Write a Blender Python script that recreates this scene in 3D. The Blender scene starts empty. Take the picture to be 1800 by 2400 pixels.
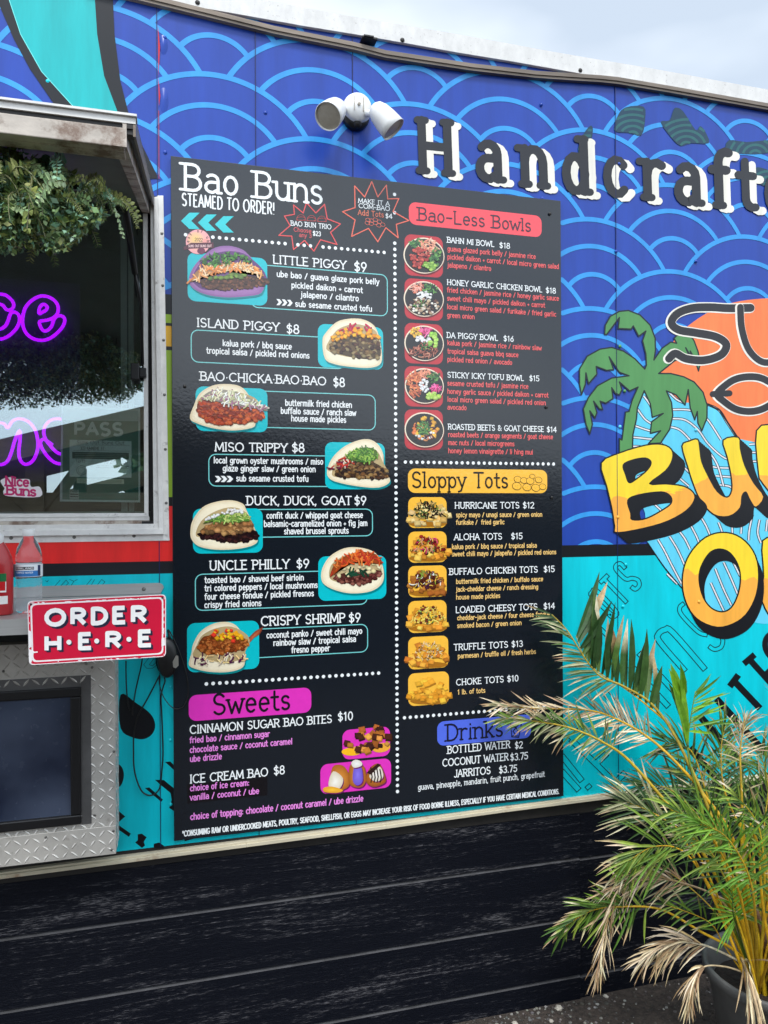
import bpy, math, random
from mathutils import Vector, Matrix
from mathutils.geometry import tessellate_polygon
random.seed(7)
sc = bpy.context.scene
C = sc.collection

# ------------------------------------------------------------------ camera
PSI, RHO, FPX, DC, HC = math.radians(15.49), math.radians(0.28), 1790.0, 2.24, 1.60
CAM = Vector((0, -DC, HC))
FW = Vector((math.sin(PSI), math.cos(PSI), 0))
_r = Vector((math.cos(PSI), -math.sin(PSI), 0))
RT = _r * math.cos(RHO) - Vector((0, 0, 1)) * math.sin(RHO)
UP = Vector((0, 0, 1)) * math.cos(RHO) + _r * math.sin(RHO)
cd = bpy.data.cameras.new('camera')
cam = bpy.data.objects.new('camera', cd)
C.objects.link(cam)
cam.matrix_world = Matrix(((RT.x, UP.x, -FW.x, CAM.x), (RT.y, UP.y, -FW.y, CAM.y), (RT.z, UP.z, -FW.z, CAM.z), (0, 0, 0, 1)))
cd.sensor_fit = 'VERTICAL'
cd.sensor_height = 36
cd.lens = FPX / 2400 * 36
cd.clip_start = 0.02
cd.clip_end = 500
sc.camera = cam

# ------------------------------------------------------------------ light
SUN_EL, SUN_AZ = math.radians(57), math.radians(188)   # azimuth: where the light comes from, clockwise from +y
w = bpy.data.worlds.new('World')
sc.world = w
w.use_nodes = True
nt = w.node_tree
nt.nodes.clear()
N, L = nt.nodes.new, nt.links.new
out = N('ShaderNodeOutputWorld')
sky = N('ShaderNodeTexSky')
sky.sky_type = 'NISHITA'
sky.sun_disc = False
sky.sun_elevation = SUN_EL
sky.sun_rotation = SUN_AZ
bg1 = N('ShaderNodeBackground')
bg1.inputs[1].default_value = 0.10
L(sky.outputs[0], bg1.inputs[0])
tc = N('ShaderNodeTexCoord')
mp = N('ShaderNodeMapping')
mp.inputs['Scale'].default_value = (1.0, 1.0, 2.2)
nz = N('ShaderNodeTexNoise')
nz.inputs['Scale'].default_value = 2.3
nz.inputs['Detail'].default_value = 4
nz.inputs['Roughness'].default_value = 0.5
rp = N('ShaderNodeValToRGB')
rp.color_ramp.elements[0].position = 0.36
rp.color_ramp.elements[0].color = (0.51, 0.59, 0.69, 1)
rp.color_ramp.elements[1].position = 0.66
rp.color_ramp.elements[1].color = (0.86, 0.92, 0.98, 1)
L(tc.outputs['Generated'], mp.inputs[0])
L(mp.outputs[0], nz.inputs['Vector'])
L(nz.outputs[0], rp.inputs[0])
bg2 = N('ShaderNodeBackground')
bg2.inputs[1].default_value = 0.92
# the cloud deck is brighter round the veiled sun
geo_n = N('ShaderNodeVectorMath')
geo_n.operation = 'DOT_PRODUCT'
geo_n.inputs[1].default_value = (math.sin(SUN_AZ) * math.cos(SUN_EL), math.cos(SUN_AZ) * math.cos(SUN_EL), math.sin(SUN_EL))
L(tc.outputs['Generated'], geo_n.inputs[0])
gl = N('ShaderNodeMapRange')
gl.interpolation_type = 'SMOOTHSTEP'
gl.inputs[1].default_value = 0.1
gl.inputs[2].default_value = 1.0
gl.inputs[3].default_value = 1.0
gl.inputs[4].default_value = 1.9
L(geo_n.outputs['Value'], gl.inputs[0])
cm = N('ShaderNodeVectorMath')
cm.operation = 'SCALE'
L(rp.outputs[0], cm.inputs[0])
L(gl.outputs[0], cm.inputs[3])
L(cm.outputs[0], bg2.inputs[0])
mx = N('ShaderNodeMixShader')
mx.inputs[0].default_value = 0.85
L(bg1.outputs[0], mx.inputs[1])
L(bg2.outputs[0], mx.inputs[2])
L(mx.outputs[0], out.inputs[0])
ld = bpy.data.lights.new('sun', 'SUN')
ld.energy = 1.5
ld.angle = math.radians(14)
ld.color = (1.0, 0.97, 0.93)
sun = bpy.data.objects.new('sun', ld)
C.objects.link(sun)
_sd = Vector((math.sin(SUN_AZ) * math.cos(SUN_EL), math.cos(SUN_AZ) * math.cos(SUN_EL), math.sin(SUN_EL)))
sun.rotation_euler = _sd.to_track_quat('Z', 'Y').to_euler()
sc.view_settings.view_transform = 'Standard'
sc.view_settings.look = 'None'
sc.view_settings.exposure = 0.68
sc.view_settings.gamma = 1
sc.view_settings.use_curve_mapping = False

# ------------------------------------------------------------------ measuring: a point of the real place seen at (px, py) of the 1800x2400 survey photo
def W(px, py, d=0.0):
    v = FW + RT * ((px - 900) / FPX) + UP * ((1200 - py) / FPX)
    t = (-d - CAM.y) / v.y
    return CAM + v * t
def W2(px, py, d=0.0):
    p = W(px, py, d)
    return (p.x, p.z)
def lin(c):
    return c / 12.92 if c <= 0.04045 else ((c + 0.055) / 1.055) ** 2.4
def S(r, g, b):
    return (lin(r / 255), lin(g / 255), lin(b / 255))

# ------------------------------------------------------------------ materials
def mat(name, col=(0.5, 0.5, 0.5), rough=0.5, metal=0.0, attr=False, noise=None, bump=None, spec=0.5, trans=0.0, emit=None, coat=0.0, stretch=(1, 1, 1), bdist=0.002, dirt=None, hue=None):
    m = bpy.data.materials.new(name)
    m.use_nodes = True
    t = m.node_tree
    b = t.nodes['Principled BSDF']
    n_, l_ = t.nodes.new, t.links.new
    b.inputs['Base Color'].default_value = (*col, 1)
    b.inputs['Roughness'].default_value = rough
    b.inputs['Metallic'].default_value = metal
    b.inputs['Specular IOR Level'].default_value = spec
    b.inputs['Coat Weight'].default_value = coat
    tc = n_('ShaderNodeTexCoord')
    mp = n_('ShaderNodeMapping')
    mp.inputs['Scale'].default_value = stretch
    l_(tc.outputs['Object'], mp.inputs[0])
    src = None
    if attr:
        a = n_('ShaderNodeAttribute')
        a.attribute_name = 'Col'
        src = a.outputs['Color']
    if noise:                                    # (scale, low, high): brightness grain
        z = n_('ShaderNodeTexNoise')
        z.inputs['Scale'].default_value = noise[0]
        z.inputs['Detail'].default_value = 8
        z.inputs['Roughness'].default_value = 0.65
        l_(mp.outputs[0], z.inputs['Vector'])
        mr = n_('ShaderNodeMapRange')
        mr.inputs[1].default_value = 0.3
        mr.inputs[2].default_value = 0.7
        mr.inputs[3].default_value = noise[1]
        mr.inputs[4].default_value = noise[2]
        l_(z.outputs[0], mr.inputs[0])
        mm = n_('ShaderNodeMix')
        mm.data_type = 'RGBA'
        mm.blend_type = 'MULTIPLY'
        mm.inputs[0].default_value = 1
        if src: l_(src, mm.inputs[6])
        else: mm.inputs[6].default_value = (*col, 1)
        l_(mr.outputs[0], mm.inputs[7])
        src = mm.outputs[2]
    if dirt:                                     # (scale, threshold, colour, amount)
        z = n_('ShaderNodeTexNoise')
        z.inputs['Scale'].default_value = dirt[0]
        z.inputs['Detail'].default_value = 10
        z.inputs['Roughness'].default_value = 0.7
        l_(tc.outputs['Object'], z.inputs['Vector'])
        mr = n_('ShaderNodeMapRange')
        mr.inputs[1].default_value = dirt[1]
        mr.inputs[2].default_value = dirt[1] + 0.12
        mr.inputs[3].default_value = 0
        mr.inputs[4].default_value = dirt[3]
        l_(z.outputs[0], mr.inputs[0])
        mm = n_('ShaderNodeMix')
        mm.data_type = 'RGBA'
        l_(mr.outputs[0], mm.inputs[0])
        if src: l_(src, mm.inputs[6])
        else: mm.inputs[6].default_value = (*col, 1)
        mm.inputs[7].default_value = (*dirt[2], 1)
        src = mm.outputs[2]
    if src: l_(src, b.inputs['Base Color'])
    if bump:                                     # (scale, strength)
        z = n_('ShaderNodeTexNoise')
        z.inputs['Scale'].default_value = bump[0]
        z.inputs['Detail'].default_value = 6
        l_(mp.outputs[0], z.inputs['Vector'])
        bp = n_('ShaderNodeBump')
        bp.inputs['Strength'].default_value = bump[1]
        bp.inputs['Distance'].default_value = bdist
        l_(z.outputs[0], bp.inputs['Height'])
        l_(bp.outputs[0], b.inputs['Normal'])
    if trans:
        b.inputs['Transmission Weight'].default_value = trans
        b.inputs['IOR'].default_value = 1.14
    if emit:
        b.inputs['Emission Color'].default_value = (*emit[0], 1)
        b.inputs['Emission Strength'].default_value = emit[1]
    return m

BLUE = S(32, 68, 164)
M = {}
M['wrap'] = mat('vinyl_wrap', attr=True, rough=0.3, spec=0.4, noise=(9, 0.80, 1.1), bump=(7, 0.3), bdist=0.004, stretch=(1.7, 1, 0.22), dirt=(60, 0.66, S(40, 40, 60), 0.3))
M['board'] = mat('menu_board_print', attr=True, rough=0.13, spec=0.7, noise=(60, 0.95, 1.04), bump=(110, 0.22), bdist=0.001)
M['white_metal'] = mat('weathered_white_metal', S(234, 232, 228), 0.42, noise=(30, 0.84, 1.04), bump=(60, 0.15), dirt=(28, 0.60, S(96, 84, 74), 0.75))
M['roof_metal'] = mat('stained_roof_edge', S(222, 221, 218), 0.45, noise=(30, 0.82, 1.04), bump=(60, 0.12), dirt=(95, 0.60, S(120, 108, 100), 0.8), stretch=(1, 1, .6))
M['gutter'] = mat('tarnished_drip_rail', S(128, 116, 104), 0.45, 0.3, noise=(20, 0.6, 1.15), stretch=(0.3, 1, 4), bump=(40, 0.1))
M['rust'] = mat('rusty_white_steel', S(206, 196, 184), 0.55, noise=(16, 0.7, 1.05), bump=(50, 0.3), dirt=(13, 0.485, S(112, 84, 66), 0.85), stretch=(1, 1, 2))
M['hood'] = mat('hatch_underside', S(112, 119, 106), 0.5, noise=(6, 0.8, 1.1), dirt=(30, 0.6, S(60, 62, 56), 0.6))
M['darkmetal'] = mat('dark_metal', S(42, 40, 38), 0.5, 0.2, noise=(30, 0.7, 1.1))
M['blackplastic'] = mat('black_plastic', S(20, 20, 22), 0.38, noise=(60, 0.8, 1.1), bump=(200, 0.1))
M['rubber'] = mat('black_rubber', S(16, 16, 17), 0.5, noise=(40, 0.8, 1.1))
M['steel'] = mat('brushed_steel', S(176, 176, 174), 0.34, 0.45, noise=(40, 0.9, 1.05), stretch=(0.2, 1, 6), bump=(60, 0.05))
M['plate'] = mat('aluminium_tread_plate', S(206, 202, 194), 0.34, 0.35, noise=(9, 0.76, 1.08), bump=(40, 0.2), dirt=(20, 0.60, S(120, 110, 98), 0.6))
M['plate_dark'] = mat('shaded_tread_plate', S(120, 120, 120), 0.3, 0.6, noise=(14, 0.7, 1.1), bump=(40, 0.2))  # darker copy of the tread plate, shade put into its colour
M['screw'] = mat('screw_head', S(120, 118, 114), 0.35, 0.7, noise=(90, 0.6, 1.1))
M['plank'] = None
M['trim'] = mat('cream_trim', S(206, 196, 170), 0.5, noise=(12, 0.8, 1.08), stretch=(0.4, 1, 3), bump=(30, 0.2), dirt=(12, 0.57, S(150, 110, 80), 0.7))
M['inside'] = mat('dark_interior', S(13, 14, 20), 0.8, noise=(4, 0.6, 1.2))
M['jamb'] = mat('pale_jamb', S(160, 170, 156), 0.5, noise=(10, 0.85, 1.05))
M['lampwhite'] = mat('white_lamp_plastic', S(232, 232, 230), 0.3, noise=(30, 0.96, 1.02))
M['lens'] = mat('frosted_lens', S(160, 152, 138), 0.35, noise=(60, 0.85, 1.08))
M['print'] = mat('sign_print', attr=True, rough=0.32, spec=0.4, noise=(40, 0.95, 1.03), bump=(60, 0.05))
M['leaf'] = mat('leaf_surface', attr=True, rough=0.38, spec=0.5, noise=(70, 0.75, 1.15))
M['palm'] = mat('palm_leaf', attr=True, rough=0.42, spec=0.4, noise=(45, 0.62, 1.2), stretch=(1, 1, 1), dirt=(26, 0.63, S(120, 92, 52), 0.6))
M['pot'] = mat('grey_plastic_pot', S(92, 92, 90), 0.6, noise=(20, 0.8, 1.15), bump=(40, 0.2), dirt=(14, 0.56, S(110, 100, 88), 0.5))
M['soil'] = mat('potting_soil', S(40, 30, 24), 0.95, noise=(60, 0.5, 1.4), bump=(50, 1.0), bdist=0.01)
M['ground'] = mat('dark_gravel_dirt', S(62, 54, 48), 0.95, noise=(40, 0.45, 1.4), bump=(60, 1.0), bdist=0.012, dirt=(90, 0.6, S(110, 104, 98), 0.5))
M['pebble'] = mat('pebble_stone', attr=True, rough=0.85, noise=(60, 0.75, 1.2), bump=(80, 0.4))
M['neon'] = mat('violet_neon_tube', S(170, 40, 255), 0.4, emit=((0.40, 0.0, 1.0), 1.7), noise=(20, 0.95, 1.0))
M['board_wood'] = mat('pavilion_wood', S(128, 108, 84), 0.7, noise=(6, 0.7, 1.15), stretch=(0.3, 0.3, 6), bump=(20, 0.3))
M['foliage'] = mat('tree_foliage', attr=True, rough=0.7, noise=(5, 0.7, 1.3))
M['bark'] = mat('tree_bark', S(70, 60, 50), 0.9, noise=(20, 0.6, 1.3), bump=(30, 0.6))
M['glow_backing'] = mat('violet_glow_backing', S(34, 30, 62), 0.6, noise=(12, 0.8, 1.1))  # violet tint puts the halo of the neon tubes into the colour
M['bottle'] = mat('clear_plastic', (.93, .95, .97), 0.04, trans=0.93, coat=.6, bump=(60, .3))
M['water'] = mat('water_filled_plastic', (1, 1, 1), 0.03, trans=1.0)
M['redplastic'] = mat('red_squeeze_plastic', S(176, 20, 28), 0.28, noise=(14, 0.9, 1.05), coat=0.3)
M['tube'] = M['blackplastic']

def plank_mat():
    m = bpy.data.materials.new('charred_black_wood')
    m.use_nodes = True
    t = m.node_tree
    b = t.nodes['Principled BSDF']
    n_, l_ = t.nodes.new, t.links.new
    tc = n_('ShaderNodeTexCoord')
    geo = n_('ShaderNodeObjectInfo')
    ad = n_('ShaderNodeVectorMath')
    ad.operation = 'ADD'
    sc_ = n_('ShaderNodeVectorMath')
    sc_.operation = 'SCALE'
    sc_.inputs[3].default_value = 9.0
    cb = n_('ShaderNodeCombineXYZ')
    l_(geo.outputs['Random'], cb.inputs[0])
    l_(geo.outputs['Random'], cb.inputs[2])
    l_(cb.outputs[0], sc_.inputs[0])
    l_(tc.outputs['Object'], ad.inputs[0])
    l_(sc_.outputs[0], ad.inputs[1])
    # wavy cathedral grain
    mp = n_('ShaderNodeMapping')
    mp.inputs['Scale'].default_value = (0.65, 1, 9)
    l_(ad.outputs[0], mp.inputs[0])
    z0 = n_('ShaderNodeTexNoise')
    z0.inputs['Scale'].default_value = 1.6
    z0.inputs['Detail'].default_value = 2
    l_(mp.outputs[0], z0.inputs['Vector'])
    mul = n_('ShaderNodeMath')
    mul.operation = 'MULTIPLY'
    mul.inputs[1].default_value = 62
    l_(z0.outputs[0], mul.inputs[0])
    sn = n_('ShaderNodeMath')
    sn.operation = 'SINE'
    l_(mul.outputs[0], sn.inputs[0])
    # fine broken fibres
    mp2 = n_('ShaderNodeMapping')
    mp2.inputs['Scale'].default_value = (34, 1, 340)
    l_(ad.outputs[0], mp2.inputs[0])
    z1 = n_('ShaderNodeTexNoise')
    z1.inputs['Scale'].default_value = 1.0
    z1.inputs['Detail'].default_value = 5
    z1.inputs['Roughness'].default_value = 0.7
    l_(mp2.outputs[0], z1.inputs['Vector'])
    # broad patches where fibres show
    mp3 = n_('ShaderNodeMapping')
    mp3.inputs['Scale'].default_value = (1.2, 1, 9)
    l_(ad.outputs[0], mp3.inputs[0])
    z2 = n_('ShaderNodeTexNoise')
    z2.inputs['Scale'].default_value = 1.5
    z2.inputs['Detail'].default_value = 3
    l_(mp3.outputs[0], z2.inputs['Vector'])
    comb = n_('ShaderNodeMath')
    comb.operation = 'MULTIPLY_ADD'
    comb.inputs[1].default_value = 0.06
    l_(sn.outputs[0], comb.inputs[0])
    l_(z1.outputs[0], comb.inputs[2])
    c2 = n_('ShaderNodeMath')
    c2.operation = 'MULTIPLY_ADD'
    c2.inputs[1].default_value = 0.55
    l_(z2.outputs[0], c2.inputs[0])
    l_(comb.outputs[0], c2.inputs[2])
    rp = n_('ShaderNodeValToRGB')
    e = rp.color_ramp.elements
    e[0].position = 0.80
    e[0].color = (0.003, 0.004, 0.008, 1)
    e[1].position = 1.0
    e[1].color = (0.10, 0.098, 0.105, 1)
    el = rp.color_ramp.elements.new(0.89)
    el.color = (0.013, 0.014, 0.019, 1)
    l_(c2.outputs[0], rp.inputs[0])
    l_(rp.outputs[0], b.inputs['Base Color'])
    bp = n_('ShaderNodeBump')
    bp.inputs['Strength'].default_value = 0.7
    bp.inputs['Distance'].default_value = 0.003
    l_(comb.outputs[0], bp.inputs['Height'])
    l_(bp.outputs[0], b.inputs['Normal'])
    b.inputs['Roughness'].default_value = 0.55
    b.inputs['Specular IOR Level'].default_value = 0.14
    return m
M['plank'] = plank_mat()

def glass_mat(name, refl, tint, dust=0.0, rough=0.0):
    m = bpy.data.materials.new(name)
    m.use_nodes = True
    t = m.node_tree
    t.nodes.clear()
    n_, l_ = t.nodes.new, t.links.new
    o = n_('ShaderNodeOutputMaterial')
    g = n_('ShaderNodeBsdfGlossy')
    g.inputs['Roughness'].default_value = rough
    g.inputs['Color'].default_value = (0.86, 0.97, 1.0, 1)
    tr = n_('ShaderNodeBsdfTransparent')
    tr.inputs['Color'].default_value = (*tint, 1)
    fr = n_('ShaderNodeFresnel')
    fr.inputs['IOR'].default_value = 1.5
    mr = n_('ShaderNodeMapRange')
    mr.inputs[1].default_value = 0.04
    mr.inputs[2].default_value = 1.0
    mr.inputs[3].default_value = refl
    mr.inputs[4].default_value = 1.0
    l_(fr.outputs[0], mr.inputs[0])
    x = n_('ShaderNodeMixShader')
    l_(mr.outputs[0], x.inputs[0])
    l_(tr.outputs[0], x.inputs[1])
    l_(g.outputs[0], x.inputs[2])
    last = x
    if dust:
        df = n_('ShaderNodeBsdfDiffuse')
        df.inputs[0].default_value = (0.5, 0.5, 0.48, 1)
        z = n_('ShaderNodeTexNoise')
        z.inputs['Scale'].default_value = 30
        z.inputs['Detail'].default_value = 8
        tcn = n_('ShaderNodeTexCoord')
        l_(tcn.outputs['Object'], z.inputs['Vector'])
        m2 = n_('ShaderNodeMapRange')
        m2.inputs[1].default_value = 0.45
        m2.inputs[2].default_value = 0.75
        m2.inputs[3].default_value = 0.01
        m2.inputs[4].default_value = dust
        l_(z.outputs[0], m2.inputs[0])
        x2 = n_('ShaderNodeMixShader')
        l_(m2.outputs[0], x2.inputs[0])
        l_(x.outputs[0], x2.inputs[1])
        l_(df.outputs[0], x2.inputs[2])
        last = x2
    l_(last.outputs[0], o.inputs[0])
    return m
M['glass'] = glass_mat('window_glass', 0.29, (0.94, 1.0, 0.98), 0.03)
M['screen'] = None

# ------------------------------------------------------------------ mesh builder
class MB:
    def __init__(s):
        s.v, s.f, s.c, s.sm = [], [], [], []
    def face(s, pts, col=None):
        i = len(s.v)
        s.v += [tuple(p) for p in pts]
        s.f.append(tuple(range(i, i + len(pts))))
        s.c.append(col)
    def add(s, vs, fs, col=None):
        i = len(s.v)
        s.v += [tuple(p) for p in vs]
        for f in fs:
            s.f.append(tuple(j + i for j in f))
            s.c.append(col)
    def box(s, a, b, col=None):
        x0, x1 = sorted((a[0], b[0])); y0, y1 = sorted((a[1], b[1])); z0, z1 = sorted((a[2], b[2]))
        s.add([(x0, y0, z0), (x1, y0, z0), (x1, y1, z0), (x0, y1, z0), (x0, y0, z1), (x1, y0, z1), (x1, y1, z1), (x0, y1, z1)],
              [(0, 3, 2, 1), (4, 5, 6, 7), (0, 1, 5, 4), (1, 2, 6, 5), (2, 3, 7, 6), (3, 0, 4, 7)], col)
    def hexa(s, p, q, col=None):                   # p, q: two quads (front, back)
        s.add(list(p) + list(q), [(0, 1, 2, 3), (7, 6, 5, 4), (0, 4, 5, 1), (1, 5, 6, 2), (2, 6, 7, 3), (3, 7, 4, 0)], col)
    def prism(s, pts2, y0, y1, col=None):          # polygon in (x, z), extruded from y0 to y1
        n = len(pts2)
        a = [(x, y0, z) for x, z in pts2]
        b = [(x, y1, z) for x, z in pts2]
        i = len(s.v)
        s.v += a + b
        for t in tessellate_polygon([[Vector((x, z, 0)) for x, z in pts2]]):
            s.f.append(tuple(i + j for j in t)); s.c.append(col)
            s.f.append(tuple(i + n + j for j in reversed(t))); s.c.append(col)
        for k in range(n):
            j = (k + 1) % n
            s.f.append((i + k, i + n + k, i + n + j, i + j)); s.c.append(col)
    def tube(s, pts, rad, n=6, col=None, caps=True, flat=1.0):
        pts = [Vector(p) for p in pts]
        if not hasattr(rad, '__len__'): rad = [rad] * len(pts)
        i0 = len(s.v)
        prev = None
        for k, p in enumerate(pts):
            t = (pts[min(k + 1, len(pts) - 1)] - pts[max(k - 1, 0)])
            t = t.normalized() if t.length > 1e-9 else Vector((0, 0, 1))
            if prev is None:
                a = Vector((0, 0, 1)) if abs(t.z) < 0.9 else Vector((1, 0, 0))
                u = t.cross(a).normalized()
            else:
                u = (prev - t * prev.dot(t)).normalized()
            prev = u
            vv = t.cross(u)
            for j in range(n):
                an = 2 * math.pi * j / n
                s.v.append(tuple(p + (u * math.cos(an) + vv * math.sin(an) * flat) * rad[k]))
        for k in range(len(pts) - 1):
            for j in range(n):
                a = i0 + k * n + j; b = i0 + k * n + (j + 1) % n
                s.f.append((a, b, b + n, a + n)); s.c.append(col)
        if caps:
            s.f.append(tuple(i0 + j for j in reversed(range(n)))); s.c.append(col)
            e = i0 + (len(pts) - 1) * n
            s.f.append(tuple(e + j for j in range(n))); s.c.append(col)
    def lathe(s, prof, n=24, center=(0, 0, 0), axis=None, col=None):
        ax = Vector(axis).normalized() if axis else Vector((0, 0, 1))
        a = Vector((1, 0, 0)) if abs(ax.x) < 0.9 else Vector((0, 1, 0))
        u = ax.cross(a).normalized(); vv = ax.cross(u)
        c = Vector(center); i0 = len(s.v)
        for r, h in prof:
            for j in range(n):
                an = 2 * math.pi * j / n
                s.v.append(tuple(c + ax * h + (u * math.cos(an) + vv * math.sin(an)) * r))
        for k in range(len(prof) - 1):
            for j in range(n):
                p = i0 + k * n + j; q = i0 + k * n + (j + 1) % n
                s.f.append((p, q, q + n, p + n)); s.c.append(col)
    def build(s, name, m=None, parent=None, smooth=False, bevel=0.0, kind=None, label=None, loc=None, rel=False, mats=None):
        me = bpy.data.meshes.new(name)
        vs = s.v
        if loc is not None and not rel:
            vs = [(v[0] - loc[0], v[1] - loc[1], v[2] - loc[2]) for v in s.v]
        me.from_pydata(vs, [], s.f)
        if any(c is not None for c in s.c):
            at = me.color_attributes.new('Col', 'FLOAT_COLOR', 'CORNER')
            buf = []
            for f, c in zip(s.f, s.c):
                if c is None: c = (0.5, 0.5, 0.5)
                if hasattr(c[0], '__len__'):
                    for cc in c: buf += [cc[0], cc[1], cc[2], 1]
                else:
                    buf += [c[0], c[1], c[2], 1] * len(f)
            at.data.foreach_set('color', buf)
        if m: me.materials.append(m)
        if mats:
            me.materials.append(mats[0])
            for fi in mats[1]: me.polygons[fi].material_index = 1
        if smooth:
            me.polygons.foreach_set('use_smooth', [True] * len(me.polygons))
        me.update()
        o = bpy.data.objects.new(name, me)
        C.objects.link(o)
        if loc is not None: o.location = loc
        if parent is not None:
            o.parent = parent
            if loc is not None or True:
                o.matrix_parent_inverse = Matrix.Identity(4)
                o.location = Vector(loc if loc is not None else (0, 0, 0)) - world_loc(parent)
        if bevel:
            b = o.modifiers.new('bevel', 'BEVEL'); b.width = bevel; b.segments = 2; b.limit_method = 'ANGLE'
        if kind: o['kind'] = kind
        if label: o['label'] = label
        return o

def world_loc(o):
    v = Vector((0, 0, 0))
    while o is not None:
        v += o.location
        o = o.parent
    return v
def thing(name, label, cat, loc=(0, 0, 0), group=None):
    o = bpy.data.objects.new(name, None)
    o.empty_display_size = 0.05
    C.objects.link(o)
    o.location = loc
    o['label'] = label; o['category'] = cat
    if group: o['group'] = group
    return o
def tag(o, label, cat, group=None):
    o['label'] = label; o['category'] = cat
    if group: o['group'] = group
    return o

# ------------------------------------------------------------------ flat print: strokes and fills
def smooth_path(pts, closed=False, n=6):
    """Catmull-Rom through the points"""
    P = [Vector((p[0], p[1])) for p in pts]
    m = len(P); out = []
    rng = range(m) if closed else range(m - 1)
    for i in rng:
        p0 = P[(i - 1) % m] if closed or i > 0 else P[0]
        p1, p2 = P[i], P[(i + 1) % m]
        p3 = P[(i + 2) % m] if closed or i + 2 < m else P[-1]
        for k in range(n):
            t = k / n
            out.append(tuple(0.5 * ((2 * p1) + (p2 - p0) * t + (2 * p0 - 5 * p1 + 4 * p2 - p3) * t * t + (3 * p1 - p0 - 3 * p2 + p3) * t ** 3)))
    if not closed: out.append(tuple(P[-1]))
    return out
def ribbon_quads(pts, wd, closed=False, cap='round'):
    """list of polygons (not overlapping) covering the stroke"""
    P = [Vector((p[0], p[1])) for p in pts]
    Q = [P[0]]
    for p in P[1:]:
        if (p - Q[-1]).length > 1e-6: Q.append(p)
    if closed and (Q[0] - Q[-1]).length < 1e-6: Q.pop()
    P = Q; n = len(P)
    if n < 2: return [[]]
    groups = []
    h = wd / 2
    segs = n if closed else n - 1
    T = [(P[(i + 1) % n] - P[i]).normalized() for i in range(segs)]
    # split at sharp corners
    runs = []
    if closed:
        st = 0
        brk = [i for i in range(n) if T[i - 1].dot(T[i]) < 0.1]
        if not brk: runs = [([P[i % n] for i in range(n + 1)], True)]
        else:
            for a, b in zip(brk, brk[1:] + [brk[0] + n]):
                runs.append(([P[i % n] for i in range(a, b + 1)], False))
    else:
        cur = [P[0]]
        for i in range(1, n - 1):
            cur.append(P[i])
            if T[i - 1].dot(T[i]) < 0.1:
                runs.append((cur, False)); cur = [P[i]]
        cur.append(P[-1]); runs.append((cur, False))
    for R_, cl in runs:
        m = len(R_)
        polys = []
        Lf, Rg = [], []
        for i in range(m):
            if cl:
                ta = (R_[i] - R_[i - 1]) if i > 0 else (R_[0] - R_[m - 2])
                tb = (R_[i + 1] - R_[i]) if i < m - 1 else (R_[1] - R_[0])
            else:
                ta = (R_[i] - R_[i - 1]) if i > 0 else (R_[1] - R_[0])
                tb = (R_[i + 1] - R_[i]) if i < m - 1 else (R_[i] - R_[i - 1])
            ta.normalize(); tb.normalize()
            nn = Vector((-(ta.y + tb.y), ta.x + tb.x))
            if nn.length < 1e-6: nn = Vector((-ta.y, ta.x))
            nn.normalize()
            k = h / max(0.5, nn.dot(Vector((-ta.y, ta.x))))
            Lf.append(R_[i] + nn * k); Rg.append(R_[i] - nn * k)
        for i in range(m - 1):
            polys.append([Rg[i], Rg[i + 1], Lf[i + 1], Lf[i]])
        if not cl and (cap == 'round' or len(runs) > 1):
            for e, o_ in ((0, 1), (m - 1, m - 2)):
                if cap != 'round' and (R_[e] - P[0]).length < 1e-6 and not closed: continue
                if cap != 'round' and (R_[e] - P[-1]).length < 1e-6 and not closed: continue
                d = (R_[e] - R_[o_]).normalized(); nn = Vector((-d.y, d.x))
                polys.append([R_[e] - nn * h * math.cos(a) * 1 + d * h * math.sin(a) for a in [math.pi * q / 6 for q in range(7)]])
        groups.append(polys)
    return groups
def ell(cx, cy, rx, ry, a0=0, a1=360, n=24, rot=0):
    o = []
    full = abs(abs(a1 - a0) - 360) < 1e-6
    c, s_ = math.cos(math.radians(rot)), math.sin(math.radians(rot))
    for k in range(n if full else n + 1):
        a = math.radians(a0 + (a1 - a0) * k / n)
        x, y = rx * math.cos(a), ry * math.sin(a)
        o.append((cx + x * c - y * s_, cy + x * s_ + y * c))
    return o
def rrect(x0, y0, x1, y1, r, n=5):
    if x1 < x0: x0, x1 = x1, x0
    if y1 < y0: y0, y1 = y1, y0
    o = []
    for cx, cy, a in ((x1 - r, y1 - r, 0), (x0 + r, y1 - r, 90), (x0 + r, y0 + r, 180), (x1 - r, y0 + r, 270)):
        for k in range(n + 1):
            t = math.radians(a + 90 * k / n)
            o.append((cx + r * math.cos(t), cy + r * math.sin(t)))
    return o
EPS = 0.000005
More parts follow.
